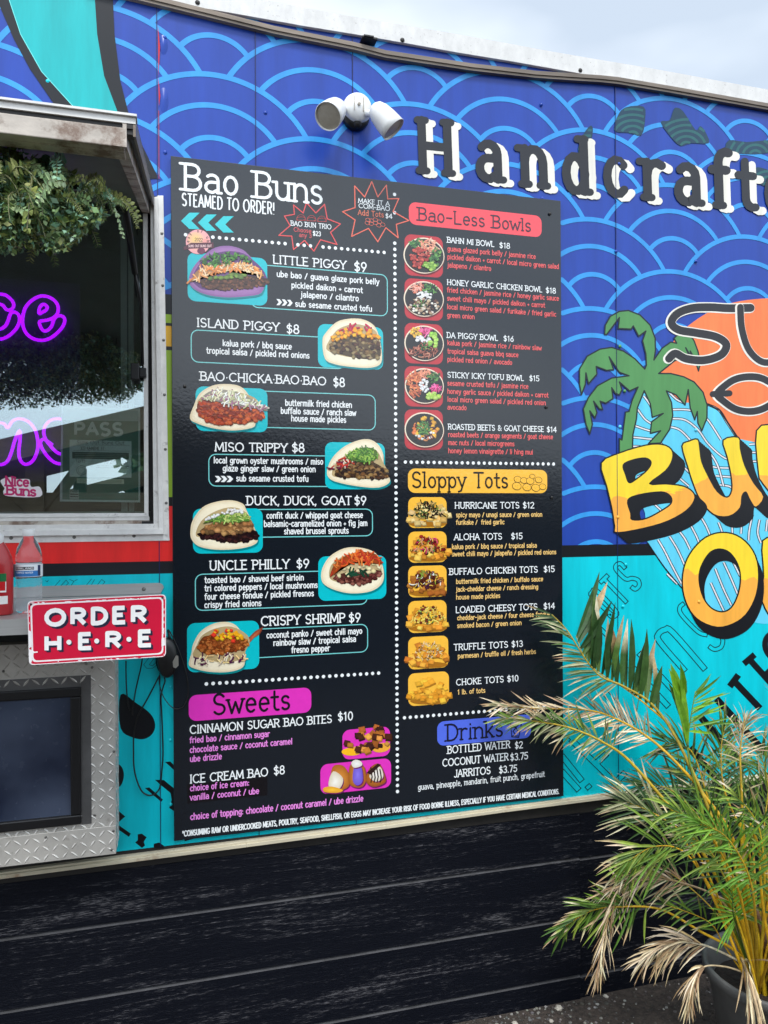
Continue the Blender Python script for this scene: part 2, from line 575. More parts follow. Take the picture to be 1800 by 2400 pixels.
class Art:
    """flat print on a vertical plane y = -d; later shapes lie on earlier ones"""
    lvl = {}
    def __init__(s, key, d, fn=None, mod=0, local=None):
        s.key, s.d, s.mb = key, d, MB()
        Art.lvl.setdefault(key, 0)
        s.mod, s.k, s.local = mod, 0, local
        s.fn = fn or (lambda p: (p[0], p[1]))
    def y(s):
        if s.local is not None:            # lies on its own, needs no place in the shared stack
            s.k += 1
            return -(s.d + s.local + s.k * EPS)
        if s.mod:
            s.k = (s.k + 1) % s.mod
            return -(s.d + (Art.lvl[s.key] + 1 + s.k) * EPS)
        Art.lvl[s.key] += 1
        return -(s.d + Art.lvl[s.key] * EPS)
    def poly(s, pts, col, holes=(), edge=None, fn=None):
        fn = fn or s.fn
        y = s.y()
        loops = [[fn(p) for p in pts]] + [[fn(p) for p in h] for h in holes]
        flat = [p for l in loops for p in l]
        if edge is not None and not holes:
            cx = sum(p[0] for p in flat) / len(flat); cz = sum(p[1] for p in flat) / len(flat)
            n = len(flat)
            for i in range(n):
                a, b = flat[i], flat[(i + 1) % n]
                tri = [(cx, y, cz), (a[0], y, a[1]), (b[0], y, b[1])]
                s.tri(tri, (col, edge, edge))
            return
        for t in tessellate_polygon([[Vector((x, z, 0)) for x, z in l] for l in loops]):
            s.tri([(flat[j][0], y, flat[j][1]) for j in t], col)
    def tri(s, p, col):
        # face toward the viewer (-y)
        ax, az = p[1][0] - p[0][0], p[1][2] - p[0][2]
        bx, bz = p[2][0] - p[0][0], p[2][2] - p[0][2]
        if ax * bz - az * bx < 0:
            p = [p[0], p[2], p[1]]
            if hasattr(col[0], '__len__'): col = (col[0], col[2], col[1])
        s.mb.face(p, col)
    def stroke(s, pts, wd, col, closed=False, cap='round', fn=None):
        fn = fn or s.fn
        for g in ribbon_quads(pts, wd, closed, cap):
            y = s.y()
            for q in g:
                u = [fn((p[0], p[1])) for p in q]
                ar = sum(u[i][0] * u[(i + 1) % len(u)][1] - u[(i + 1) % len(u)][0] * u[i][1] for i in range(len(u)))
                if ar < 0: u = u[::-1]
                s.mb.face([(x, y, z) for x, z in u], col)
    def build(s, name, m, parent, **k):
        if not s.mb.f: return None
        if s.mod: Art.lvl[s.key] += s.mod + 2
        return s.mb.build(name, m, parent, **k)

# ------------------------------------------------------------------ stroke lettering
G = {}
def glyph(ch, adv, path, serifs=''):
    G[ch] = (adv, path, serifs)
glyph('A', .66, '0,0 .33,1 .66,0 | .13,.36 .53,.36', '0,0 .66,0')
glyph('B', .62, '.08,.5 .08,0 .34,0 a .34 .27 .25 .27 -90 90 .08,.54 .08,1 .32,1 a .32 .77 .22 .23 90 -90', '-.02,1 -.02,0')
glyph('C', .74, 'a .42 .5 .38 .5 48 312', '')
glyph('D', .68, '.08,0 .08,1 .28,1 a .28 .5 .36 .5 90 -90 .08,0', '0,1 0,0')
glyph('E', .56, '.52,1 .08,1 .08,0 .54,0 | .08,.52 .44,.52', '0,1 0,0')
glyph('F', .54, '.52,1 .08,1 .08,0 | .08,.52 .42,.52', '.08,0 0,1')
glyph('G', .78, 'a .42 .5 .38 .5 48 350 .8,.42 .5,.42', '')
glyph('H', .7, '.08,0 .08,1 | .62,0 .62,1 | .08,.5 .62,.5', '.08,0 .08,1 .62,0 .62,1')
glyph('I', .2, '.1,0 .1,1', '.1,0 .1,1')
glyph('J', .44, '.36,1 .36,.25 a .18 .25 .18 .25 0 -150', '.36,1')
glyph('K', .62, '.08,0 .08,1 | .58,1 .09,.42 | .25,.6 .6,0', '.08,0 .08,1 .6,0')
glyph('L', .54, '.08,1 .08,0 .52,0', '.08,1')
glyph('M', .84, '.04,0 .1,1 .42,.15 .74,1 .8,0', '.04,0 .8,0')
glyph('N', .7, '.08,0 .08,1 .62,0 .62,1', '.08,0 .62,1')
glyph('O', .84, 'a .42 .5 .38 .5 90 450', '')
glyph('P', .6, '.08,0 .08,1 .33,1 a .33 .74 .24 .26 90 -90 .08,.48', '.08,0 0,1')
glyph('Q', .84, 'a .42 .5 .38 .5 90 450 | .5,.25 .8,-.1', '')
glyph('R', .64, '.08,0 .08,1 .33,1 a .33 .75 .24 .25 90 -90 .08,.5 | .3,.5 .6,0', '.08,0 0,1 .6,0')
glyph('S', .6, 'a .3 .745 .23 .255 30 270 a .3 .245 .25 .245 90 -150', '')
glyph('T', .6, '0,1 .6,1 | .3,1 .3,0', '.3,0')
glyph('U', .7, '.08,1 .08,.3 a .35 .3 .27 .3 180 360 .62,1', '.08,1 .62,1')
glyph('V', .64, '0,1 .32,0 .64,1', '0,1 .64,1')
glyph('W', .92, '0,1 .22,0 .46,.8 .7,0 .92,1', '0,1 .92,1')
glyph('X', .62, '0,1 .62,0 | .62,1 0,0', '')
glyph('Y', .62, '0,1 .31,.48 .62,1 | .31,.48 .31,0', '0,1 .62,1 .31,0')
glyph('Z', .58, '.02,1 .56,1 .02,0 .58,0', '')
glyph('a', .52, 'a .26 .48 .2 .2 140 0 .46,0 | .46,.4 .26,.4 a .24 .2 .2 .2 90 270 .28,0 .46,.12', '.5,0')
glyph('b', .54, '.07,1 .07,0 | a .28 .33 .21 .33 180 -180', '0,1')
glyph('c', .48, 'a .28 .34 .22 .34 45 315', '')
glyph('d', .54, '.47,1 .47,0 | a .27 .33 .21 .33 0 360', '.42,1 .5,0')
glyph('e', .52, '.07,.36 .48,.36 a .28 .36 .21 .32 0 180 a .28 .34 .21 .34 180 312', '')
glyph('f', .36, 'a .32 .8 .18 .2 70 180 .14,0 | 0,.66 .32,.66', '.14,0')
glyph('g', .54, 'a .27 .36 .21 .31 0 360 | .48,.68 .48,-.1 a .27 -.1 .21 .2 0 -150', '')
glyph('h', .54, '.07,1 .07,0 | a .28 .42 .21 .26 180 0 .49,0', '0,1 .07,0 .49,0')
glyph('i', .2, '.1,.68 .1,0 | .1,.9 .1,.93', '.1,0')
glyph('j', .26, '.16,.68 .16,-.1 a .02 -.1 .14 .2 0 -100 | .16,.9 .16,.93', '')
glyph('k', .5, '.07,1 .07,0 | .44,.68 .08,.26 | .2,.38 .46,0', '0,1 .07,0 .46,0')
glyph('l', .2, '.1,1 .1,0', '.05,1 .1,0')
glyph('m', .82, '.07,.68 .07,0 | a .24 .46 .17 .22 180 0 .41,0 | a .58 .46 .17 .22 180 0 .75,0', '0,.68 .07,0 .41,0 .75,0')
glyph('n', .54, '.07,.68 .07,0 | a .28 .42 .21 .26 180 0 .49,0', '0,.68 .07,0 .49,0')
glyph('o', .54, 'a .27 .34 .21 .34 90 450', '')
glyph('p', .54, '.07,.68 .07,-.3 | a .28 .34 .21 .34 180 -180', '0,.68 .07,-.3')
glyph('q', .54, '.47,.68 .47,-.3 | a .27 .34 .21 .34 0 360', '')
glyph('r', .38, '.07,.68 .07,0 | a .27 .42 .2 .26 180 55', '0,.68 .07,0')
glyph('s', .44, 'a .22 .51 .16 .17 30 270 a .22 .17 .17 .17 90 -150', '')
glyph('t', .36, '.15,.95 .15,.18 a .3 .18 .15 .18 180 290 | 0,.66 .32,.66', '')
glyph('u', .54, '.07,.68 .07,.26 a .28 .26 .21 .26 180 360 | .49,.68 .49,0', '0,.68 .43,.68 .5,0')
glyph('v', .48, '0,.68 .24,0 .48,.68', '0,.68 .48,.68')
glyph('w', .7, '0,.68 .18,0 .35,.55 .52,0 .7,.68', '0,.68 .7,.68')
glyph('x', .48, '0,.68 .48,0 | .48,.68 0,0', '')
glyph('y', .5, '.02,.68 .26,.05 | .48,.68 .2,-.22 .04,-.28', '0,.68 .48,.68')
glyph('z', .46, '.02,.68 .44,.68 .02,0 .46,0', '')
glyph('0', .6, 'a .3 .5 .24 .5 90 450')
glyph('1', .4, '.06,.8 .24,1 .24,0')
glyph('2', .58, 'a .28 .74 .24 .26 165 -35 .04,0 .56,0')
glyph('3', .56, 'a .27 .75 .21 .25 150 -90 a .27 .25 .25 .25 90 -150')
glyph('4', .62, '.46,0 .46,1 .02,.3 .62,.3')
glyph('5', .58, '.52,1 .12,1 .08,.56 a .28 .31 .26 .31 125 -150')
glyph('6', .6, '.46,1 .12,.45 | a .3 .3 .24 .3 90 450')
glyph('7', .54, '.02,1 .52,1 .2,0')
glyph('8', .58, 'a .29 .76 .2 .24 90 450 | a .29 .26 .25 .26 90 450')
glyph('9', .6, 'a .3 .7 .24 .3 90 450 | .5,.55 .22,0')
glyph('$', .6, 'a .3 .72 .22 .2 30 270 a .3 .28 .24 .24 90 -150 | .3,1.1 .3,-.1')
glyph('.', .2, '.1,.0 .1,.04')
glyph(',', .2, '.12,.06 .06,-.14')
glyph(':', .2, '.1,.04 .1,.08 | .1,.5 .1,.54')
glyph('!', .2, '.1,1 .1,.3 | .1,0 .1,.04')
glyph("'", .16, '.08,1 .08,.8')
glyph('-', .44, '.04,.4 .4,.4')
glyph('+', .4, '.04,.34 .36,.34 | .2,.5 .2,.18')
glyph('/', .44, '.02,-.05 .4,.95')
glyph('*', .3, '.0,.8 .3,.8 | .06,.95 .24,.65 | .24,.95 .06,.65')
glyph('\u00b7', .24, '.12,.4 .12,.44')
glyph('&', .74, '.7,0 .16,.7 a .3 .8 .16 .18 200 -20 .12,.36 a .3 .22 .22 .22 160 320 .68,.5')
glyph(' ', .34, '')
glyph('\u00f1', .54, '.07,.68 .07,0 | a .28 .42 .21 .26 180 0 .49,0 | .1,.86 .2,.92 .34,.86 .44,.92')
_gc = {}
def glyph_strokes(ch, seg=7):
    if ch in _gc: return _gc[ch]
    adv, path, ser = G.get(ch, G['-'])
    out = []
    for part in path.split('|'):
        tk = part.split(); pts = []; i = 0
        while i < len(tk):
            if tk[i] == 'a':
                cx, cy, rx, ry, a0, a1 = [float(q) for q in tk[i + 1:i + 7]]
                n = max(3, int(abs(a1 - a0) / 180 * seg))
                for k in range(n + 1):
                    a = math.radians(a0 + (a1 - a0) * k / n)
                    pts.append((cx + rx * math.cos(a), cy + ry * math.sin(a)))
                i += 7
            else:
                x, y = tk[i].split(','); pts.append((float(x), float(y))); i += 1
        if len(pts) > 1: out.append(pts)
    sr = [tuple(float(q) for q in t.split(',')) for t in ser.split()]
    _gc[ch] = (adv, out, sr)
    return _gc[ch]
def text_width(txt, track=.12):
    return sum(glyph_strokes(c)[0] + track for c in txt) - track
def draw_text(art, txt, org, ux, uy, wt, col, serif=0.0, track=.12, cap='round', fn=None):
    """org: baseline start, ux/uy: vectors of one em along / up; wt: stroke weight in em of cap height"""
    x = 0.0
    ox, oy = org
    def T(p): return (ox + ux[0] * p[0] + uy[0] * p[1], oy + ux[1] * p[0] + uy[1] * p[1])
    wd = wt * math.hypot(*uy)
    for c in txt:
        adv, st, sr = glyph_strokes(c)
        for pts in st:
            cl = (abs(pts[0][0] - pts[-1][0]) + abs(pts[0][1] - pts[-1][1])) < 1e-4 and len(pts) > 4
            art.stroke([T((x + p[0], p[1])) for p in pts], wd, col, closed=cl, cap=cap, fn=fn)
        if serif:
            for q in sr:
                k = serif
                art.stroke([T((x + q[0] - k, q[1])), T((x + q[0] + k, q[1]))], wd * 0.85, col, cap=cap, fn=fn)
        x += adv + track
    return x

# ================================================================== THE TRUCK
truck = thing('food_truck', 'food truck with blue wave-patterned side over a teal band and black skirt', 'food truck', (0.8, 1.0, 0))
ZB = 0.662                                     # bottom of the painted side
ZT = 3.05                                      # top of the painted side
XL, XR = -1.9, 4.6
seams = [XL, W2(368, 200)[0], W2(598, 100)[0], W2(826, 200)[0], W2(1441, 250)[0], W2(1441, 250)[0] + 1.24, XR]
OPX0, OPX1, OPZ0, OPZ1 = -1.25, W2(352, 900)[0], W2(200, 1250)[1], W2(300, 470)[1] + 0.02
OPX1 = seams[1]
def wall_panel(x0, x1, z0, z1):
    m = MB(); g = 0.0008
    m.box((x0 + g, 0.0, z0), (x1 - g, 0.02, z1), BLUE)
    return m.build('wall_panel', M['wrap'], truck, bevel=0.0008)
wall_panel(seams[0], seams[1], OPZ1, ZT)
wall_panel(seams[0], seams[1], ZB, OPZ0)
wall_panel(seams[0], OPX0, OPZ0, OPZ1)
for a, b in zip(seams[1:], seams[2:]): wall_panel(a, b, ZB, ZT)
# body behind the skin
m = MB()
m.box((XL, 2.25, ZB), (XR, 2.28, ZT + .03)); m.box((XL, 0.03, ZB - 0.05), (XR, 2.25, ZB - 0.01)); m.box((XL, 0.03, ZT + 0.012), (XR, 2.28, ZT + 0.04))
m.box((XL, 0.021, ZB), (XL + 0.03, 2.25, ZT + .02)); m.box((XR - 0.03, 0.021, ZB), (XR, 2.25, ZT + .02)); m.box((0.35, 0.03, ZB), (0.38, 2.25, ZT))
m.build('truck_body', M['inside'], truck)
m = MB(); m.box((-1.8, 1.7, 0.8), (0.2, 1.95, 1.95)); m.box((-1.8, 1.6, 2.2), (0.1, 2.0, 2.24)); m.box((-1.2, 1.65, 1.95), (-0.9, 1.9, 2.15)); m.box((-0.5, 1.65, 1.95), (-0.3, 1.85, 2.1))
m.build('kitchen_shelving', M['inside'], truck)

# roof edge band: white weathered angle with black screws
def px_ribbon(top, bot, d0, d1, col=None, mb=None):
    mb = mb or MB()
    for i in range(len(top) - 1):
        a, b, c, e = top[i], top[i + 1], bot[i + 1], bot[i]
        F4 = [W(*e, d0), W(*c, d0), W(*b, d0), W(*a, d0)]
        B4 = [Vector((p.x, -d1, p.z)) for p in F4]
        mb.hexa(F4, B4, col)
    return mb
x0 = W(250, -70).x
zt0, zb0 = 3.150, 3.078
m = MB()
def ztop(x): return 3.083 - 0.003 * (x - 0.6) + 0.0012 * math.sin(x * 9) 
def zbot(x): return 3.032 + (-0.006 * (x - 0.6)) + 0.001 * math.sin(x * 13)
n = 40
for i in range(n):
    xa, xb = XL + (XR - XL) * i / n, XL + (XR - XL) * (i + 1) / n
    F4 = [Vector((xa, -0.012, zbot(xa))), Vector((xb, -0.012, zbot(xb))), Vector((xb, -0.012, ztop(xb))), Vector((xa, -0.012, ztop(xa)))]
    m.hexa(F4, [Vector((p.x, 0.0 - 0.0005, p.z)) for p in F4])
    F4 = [Vector((xa, -0.012, ztop(xa))), Vector((xb, -0.012, ztop(xb))), Vector((xb, -0.012, ztop(xb) + 0.003)), Vector((xa, -0.012, ztop(xa) + 0.003))]
    m.hexa(F4, [Vector((p.x, 0.06, p.z)) for p in F4])
m.build('roof_edge', M['roof_metal'], truck)
def screw_head(x, z, y, r, name='screw', material='darkmetal', parent=None):
    m = MB(); m.lathe([(r * 1.15, 0), (r * 1.1, r * 0.25), (r * 0.8, r * 0.5), (0.0001, r * 0.6)], 10, (0, 0, 0), (0, -1, 0))
    m.add([(-r * .6, -r * .62, -r * .12), (r * .6, -r * .62, -r * .12), (r * .6, -r * .62, r * .12), (-r * .6, -r * .62, r * .12)], [(0, 1, 2, 3)])
    return m.build(name, M[material], parent or truck, loc=(x, y, z), smooth=True, rel=True)
for q in ((463, 6), (943, 94), (1360, 165)):
    p = W(*q, .012); screw_head(p.x, p.z, -0.012, 0.0062)
for k in range(1, 5):
    screw_head(2.0 + .54 * k, 3.058, -0.012, 0.0062)
# sagging drip rail under it
pts = [(200, -28), (325, 0), (480, 38), (640, 78), (826, 115), (900, 134), (1100, 164), (1250, 181), (1400, 191), (1440, 195), (1560, 215), (1800, 257), (1900, 274)]
m = MB()
last = W(*pts[-1])
P = [W(*p) for p in pts] + [Vector((XR, 0, last.z))]
for a, b in zip(P, P[1:]):
    for (y0, y1, za, zb_) in ((-0.020, -0.0012, 0.010, -0.002), (-0.016, -0.0012, -0.002, -0.010)):
        F4 = [Vector((a.x, y0, a.z + zb_)), Vector((b.x, y0, b.z + zb_)), Vector((b.x, y0, b.z + za)), Vector((a.x, y0, a.z + za))]
        m.hexa(F4, [Vector((p.x, y1, p.z)) for p in F4])
m.build('drip_rail', M['gutter'], truck)
m = MB(); a = W(845, 90, .012); b = W(880, 103, .012); m.box((a.x, -0.035, b.z), (b.x, -0.001, a.z - 0.004)); m.box((a.x + .004, -0.040, b.z + .002), (b.x - .012, -0.034, b.z + .006))
m.build('rail_clip', M['darkmetal'], truck)

# ------------------------------------------------------------------ painted side
TEAL, DARK, CREAM, WAVE = S(0, 200, 214), S(16, 18, 24), S(236, 232, 220), S(52, 152, 226)
WD = 0.0004
def c1(p): return W2(p[0] / 1.843, p[1] / 1.843)
def c2(p): return W2(900 + p[0] / 1.843, p[1] / 1.843)
def c6(p): return W2(940 + p[0] / 1.929, 240 + p[1] / 1.929)
def c7(p): return W2(1300 + p[0] / 3.318, 600 + p[1] / 3.318)
def c8(p): return W2(1300 + p[0] / 3.318, 1200 + p[1] / 3.318)
def c3(p): return W2(1250 + p[0] / 3.016, 1380 + p[1] / 3.016)
def cL(p): return W2(p[0] / 3.607, 1500 + p[1] / 3.607)
def cB(p): return W2(p[0] / 3.607, 1200 + p[1] / 3.607)
def cW(p): return W2(p[0] / 3.252, 600 + p[1] / 3.252)

# waves
a = Art('side', WD, mod=240)
RX, RZ = 0.306, 0.2935
z_blue = W2(1380, 1277)[1]
def inside_front(x, z, cx, cz):
    for dj in (1, 2, 3):
        for dk in (-2, -1, 0, 1, 2):
            if (dj + dk) % 2: continue
            ex, ez = cx + dk * RX, cz - dj * RZ / 2
            if ((x - ex) / RX) ** 2 + ((z - ez) / RZ) ** 2 < 0.998: return True
    return False
for k in range(-7, 16):
    for j in range(-2, 12):
        cx = 0.122 + k * 0.3055
        cz = 2.856 - RZ - (0.5 * RZ if k % 2 else 0) - RZ * j - 0.002 * k * 0.3
        if cx > seams[3] and cx < seams[3] + .3: pass
        for fr in (1.0, 0.70, 0.385):
            run = []
            runs = []
            for q in range(73):
                t = math.pi * q / 72
                x, z = cx + RX * fr * math.cos(t), cz + RZ * fr * math.sin(t)
                ok = not inside_front(x, z, cx, cz) and z > z_blue - 0.008 and z < ZT and not (x > -1.9 and x < -0.045 and z < 2.495) and not (0.012 < x < 1.215 and 0.69 < z < 2.55)
                if ok: run.append((x, z))
                else:
                    if len(run) > 2: runs.append(run)
                    run = []
            if len(run) > 2: runs.append(run)
            for r_ in runs:
                if r_[0][0] < -0.05 and min(p[1] for p in r_) < 2.45: continue
                a.stroke(r_, 0.0155, WAVE, cap='round')
a.build('wave_pattern', M['wrap'], truck)

# islands
a = Art('side', WD)
IS = S(24, 62, 84)
isl = [[(965, 130), (975, 70), (1010, 25), (1095, 20), (1102, 80), (1085, 150), (1030, 138)],
       [(1172, 90), (1212, 82), (1230, 35), (1245, 25), (1275, 42), (1330, 125), (1350, 108), (1372, 130), (1390, 185), (1310, 185), (1262, 197), (1220, 160)],
       [(1470, 220), (1480, 172), (1560, 180), (1659, 172), (1760, 180), (1659, 228), (1560, 235)],
       [(798, 210), (820, 150), (855, 106), (866, 130), (850, 210), (815, 245)],
       [(1600, 300), (1640, 300), (1700, 330), (1700, 380), (1620, 372)]]
for pl in isl:
    a = Art('side', WD)
    a.poly(smooth_path(pl, True, 3), IS, fn=c6)
    xs = [p[0] for p in pl]; ys = [p[1] for p in pl]
    cx_, cy_ = sum(xs) / len(xs) + 8, max(ys) + 5
    for r_ in (26, 56, 86, 116, 146):
        seg = []
        for q in range(49):
            t = math.pi * q / 48
            p = (cx_ + r_ * math.cos(t), cy_ - r_ * 0.85 * math.sin(t))
            # inside polygon test
            ins = False; j = len(pl) - 1
            for i in range(len(pl)):
                if (pl[i][1] > p[1]) != (pl[j][1] > p[1]) and p[0] < (pl[j][0] - pl[i][0]) * (p[1] - pl[i][1]) / (pl[j][1] - pl[i][1] + 1e-9) + pl[i][0]: ins = not ins
                j = i
            if ins: seg.append(p)
            else:
                if len(seg) > 2: a.stroke(seg, 11, S(38, 98, 100), fn=c6, cap='butt')
                seg = []
        if len(seg) > 2: a.stroke(seg, 11, S(38, 98, 100), fn=c6, cap='butt')
    a.build('island_motif', M['wrap'], truck)

# teal board shape top left, seen above the hatch
a = Art('side', WD)
lo = [(-60, -80), (0, 30), (60, 170), (130, 300), (240, 460), (330, 590), (440, 700), (560, 780), (685, 772), (620, 640), (558, 500), (520, 350), (495, 150), (488, 0), (486, -80)]
li = [(20, -80), (40, 0), (90, 150), (180, 310), (325, 470), (420, 580), (512, 640), (560, 640), (512, 495), (450, 330), (420, 150), (410, 0), (408, -80)]
lo = [(p[0], p[1]) for p in lo]
a.poly(lo, DARK, fn=c1)
a.poly(li, S(14, 176, 178), fn=c1)
a.stroke([(20, -80), (40, 0), (90, 150), (180, 310), (325, 470)], 3, S(120, 230, 225), fn=c1)
a.build('teal_fin_motif', M['wrap'], truck)

# bands
a = Art('side', WD)
zk = W2(1380, 1305)[1]
a.poly([(0.2, ZB + .0005), (XR - .001, ZB + .0005), (XR - .001, zk), (0.2, zk)], TEAL)
a.poly([(0.2, zk), (XR - .001, zk), (XR - .001, z_blue), (0.2, z_blue)], DARK)
zr0, zr1, zr2 = W2(388, 1262)[1], W2(388, 1315)[1], W2(388, 1344)[1]
a.poly([(XL + .001, ZB + .0005), (0.2, ZB + .0005), (0.2, zr2), (XL + .001, zr2)], TEAL)
a.poly([(XL + .001, zr2), (0.2, zr2), (0.2, zr1), (XL + .001, zr1)], S(26, 27, 34))
a.poly([(XL + .001, zr1), (0.2, zr1), (0.2, zr0 + .002), (XL + .001, zr0 + .002)], S(246, 46, 44))
xs0, xs1 = W2(380, 900)[0] - 0.02, 0.06
def band(y0, y1, col):
    a.poly([(xs0, W2(393, y1)[1]), (xs1, W2(393, y1)[1]), (xs1, W2(393, y0)[1]), (xs0, W2(393, y0)[1])], col)
band(735, 1172, S(142, 178, 44)); band(690, 737, DARK); band(757, 764, DARK); band(764, 812, S(226, 176, 40)); band(812, 821, DARK); band(1165, 1186, DARK); band(1186, 1264, S(240, 46, 44))
a.build('colour_bands', M['wrap'], truck)

# black motifs on the teal, left of the menu
a = Art('side', WD)
for pl in [[(1020, 460), (1150, 530), (1270, 620), (1312, 710), (1290, 790), (1220, 835), (1130, 825), (1020, 745)],
           [(980, 1060), (1020, 1060), (1045, 1110), (1045, 1170), (1020, 1230), (980, 1230)]]:
    a = Art('side', WD); a.poly(smooth_path(pl, True, 4), DARK, fn=cL); a.build('black_motif', M['wrap'], truck)
for pl in [[(1225, 1250), (1262, 1244), (1378, 1347), (1362, 1366)], [(1310, 1180), (1385, 1182), (1480, 1260), (1480, 1450), (1430, 1418), (1452, 1350), (1440, 1290), (1345, 1212)],
           [(1395, 1030), (1440, 1025), (1485, 1070), (1485, 1110)], [(1000, 1440), (1060, 1490), (1000, 1540)], [(1000, 1560), (1107, 1635), (1090, 1662), (1000, 1600)],
           [(1165, 1640), (1200, 1635), (1240, 1665), (1215, 1705), (1227, 1735), (1200, 1756), (1143, 1710), (1165, 1690)], [(1300, 1720), (1345, 1710), (1384, 1735), (1384, 1760), (1300, 1752)],
           [(1560, 1700), (1700, 1660), (1690, 1640), (1560, 1670)]]:
    a = Art('side', WD); a.poly(pl, DARK, fn=cL); a.build('black_motif', M['wrap'], truck)
for pl in [[(385, 580), (400, 590), (410, 575)], [(455, 635), (510, 575)], [(500, 640), (560, 575), (580, 600), (560, 620), (520, 640)], [(590, 570), (625, 585), (655, 570)], [(625, 585), (600, 625)],
           [(720, 630), (775, 565)], [(765, 630), (800, 570)], [(820, 620), (860, 570), (888, 590), (860, 622)], [(1215, 1290), (1240, 1320), (1290, 1320), (1330, 1290)], [(1260, 1230), (1215, 1290)], [(1300, 1240), (1262, 1290), (1290, 1300), (1330, 1260)]]:
    a = Art('side', WD); a.stroke(pl, 4, DARK, fn=cB); a.build('outline_mark', M['wrap'], truck)

# outlined letters on the teal, right side
def outline_stroke(a, pts, wd, fn, closed=False, cap='butt', lw=5):
    ext = [Vector(p) for p in pts]
    if not closed and cap == 'butt':
        d0 = (ext[0] - ext[1]).normalized() * lw; d1 = (ext[-1] - ext[-2]).normalized() * lw
        big = [tuple(ext[0] + d0)] + [tuple(p) for p in ext[1:-1]] + [tuple(ext[-1] + d1)]
    else: big = pts
    return (big, wd + lw * 2, wd, closed, cap, pts, fn)
a = Art('side', WD)
def outlined(groups, wd, fn, lw=7):
    for grp in groups:
        a = Art('side', WD)
        items = [outline_stroke(a, smooth_path(p, False, 4) if sm else p, wd, fn, False, 'butt', lw) for p, sm in grp]
        for big, w1, w2, cl, cp, pts, f in items: a.stroke(big, w1, DARK, fn=f, cap=cp)
        for big, w1, w2, cl, cp, pts, f in items: a.stroke(pts, w2, TEAL, fn=f, cap=cp)
        a.build('outlined_letter', M['wrap'], truck)
outlined([[([(352, 548), (410, 492)], 0), ([(383, 522), (556, 702)], 0)],
          [([(545, 437), (510, 402), (478, 412), (476, 448), (548, 520), (600, 515), (645, 530), (655, 570), (625, 600), (595, 582)], 1)],
          [([(440, 800), (290, 660), (290, 622), (325, 612), (470, 765), (470, 805), (440, 812), (420, 795)], 1)],
          [([(240, 790), (430, 985)], 0)],
          [([(1000, 712), (970, 742), (985, 800), (1110, 930), (1180, 955)], 1)], [([(1200, 1045), (1240, 1068), (1290, 1050), (1305, 1000), (1290, 960)], 1)],
          ], 24, c8)
outlined([[([(1165, 1222), (915, 935), (855, 915), (805, 948), (815, 1010), (1010, 1235)], 1)], [([(655, 1098), (960, 1430)], 0)], [([(590, 1195), (880, 1510)], 0)]], 36, c8, 7)
outlined([[([(265, 1065), (590, 1385)], 0), ([(262, 1062), (340, 985)], 0), ([(450, 1225), (515, 1165)], 0), ([(575, 1370), (645, 1300)], 0)], [([(200, 1180), (340, 1355)], 0)], [([(380, 1390), (395, 1407)], 0)],
          [([(200, 1290), (318, 1420)], 0)], [([(510, 740), (700, 960)], 0)]], 34, c3, 6)
a = Art('side', WD)
for pl, w_ in [([(1385, 690), (1447, 607)], 46), ([(1413, 648), (1600, 845)], 46), ([(1485, 530), (1562, 464)], 44), ([(1525, 498), (1760, 760)], 44), ([(1620, 625), (1680, 570)], 44),
               ([(1290, 775), (1640, 1160)], 48), ([(1180, 905), (1480, 1240)], 48), ([(1105, 1120), (1330, 1380)], 48)]:
    a = Art('side', WD); a.stroke(pl, w_, DARK, fn=c3, cap='butt'); a.build('black_letter_stroke', M['wrap'], truck)
a = Art('side', WD); a.stroke(ell(1745, 415, 120, 95, 0, 360, 28, 40), 42, DARK, fn=c3, closed=True)
a.build('black_letter_stroke', M['wrap'], truck)

# sunset, wave, palm
a = Art('side', WD)
sl_ = [(1600, 333), (1380, 365), (1200, 435), (1040, 540), (930, 650), (850, 800), (800, 910), (870, 1100), (1100, 1350), (1400, 1480)]
a.poly(smooth_path(sl_ + [(3440 - x_, y_) for x_, y_ in reversed(sl_)], True, 4), S(250, 128, 72), fn=c7)
a.build('orange_sun_motif', M['wrap'], truck)
a = Art('side', WD)
LB = S(96, 206, 236)
wv = [(600, 1520), (612, 1380), (640, 1190), (690, 1068), (760, 1050), (870, 1052), (940, 1110), (1010, 1140), (1180, 1150), (1280, 1200), (1350, 1310), (1420, 1420), (1560, 1450), (2100, 1450), (2450, 1600), (2560, 1900), (2480, 2250), (2300, 2560), (2050, 2760), (1820, 2850), (1620, 2860), (1300, 2810), (1100, 2700), (985, 2581), (850, 2421), (720, 2231), (700, 2000), (590, 1700)]
a.poly(wv, LB, fn=c7)
LB2 = S(60, 190, 236)
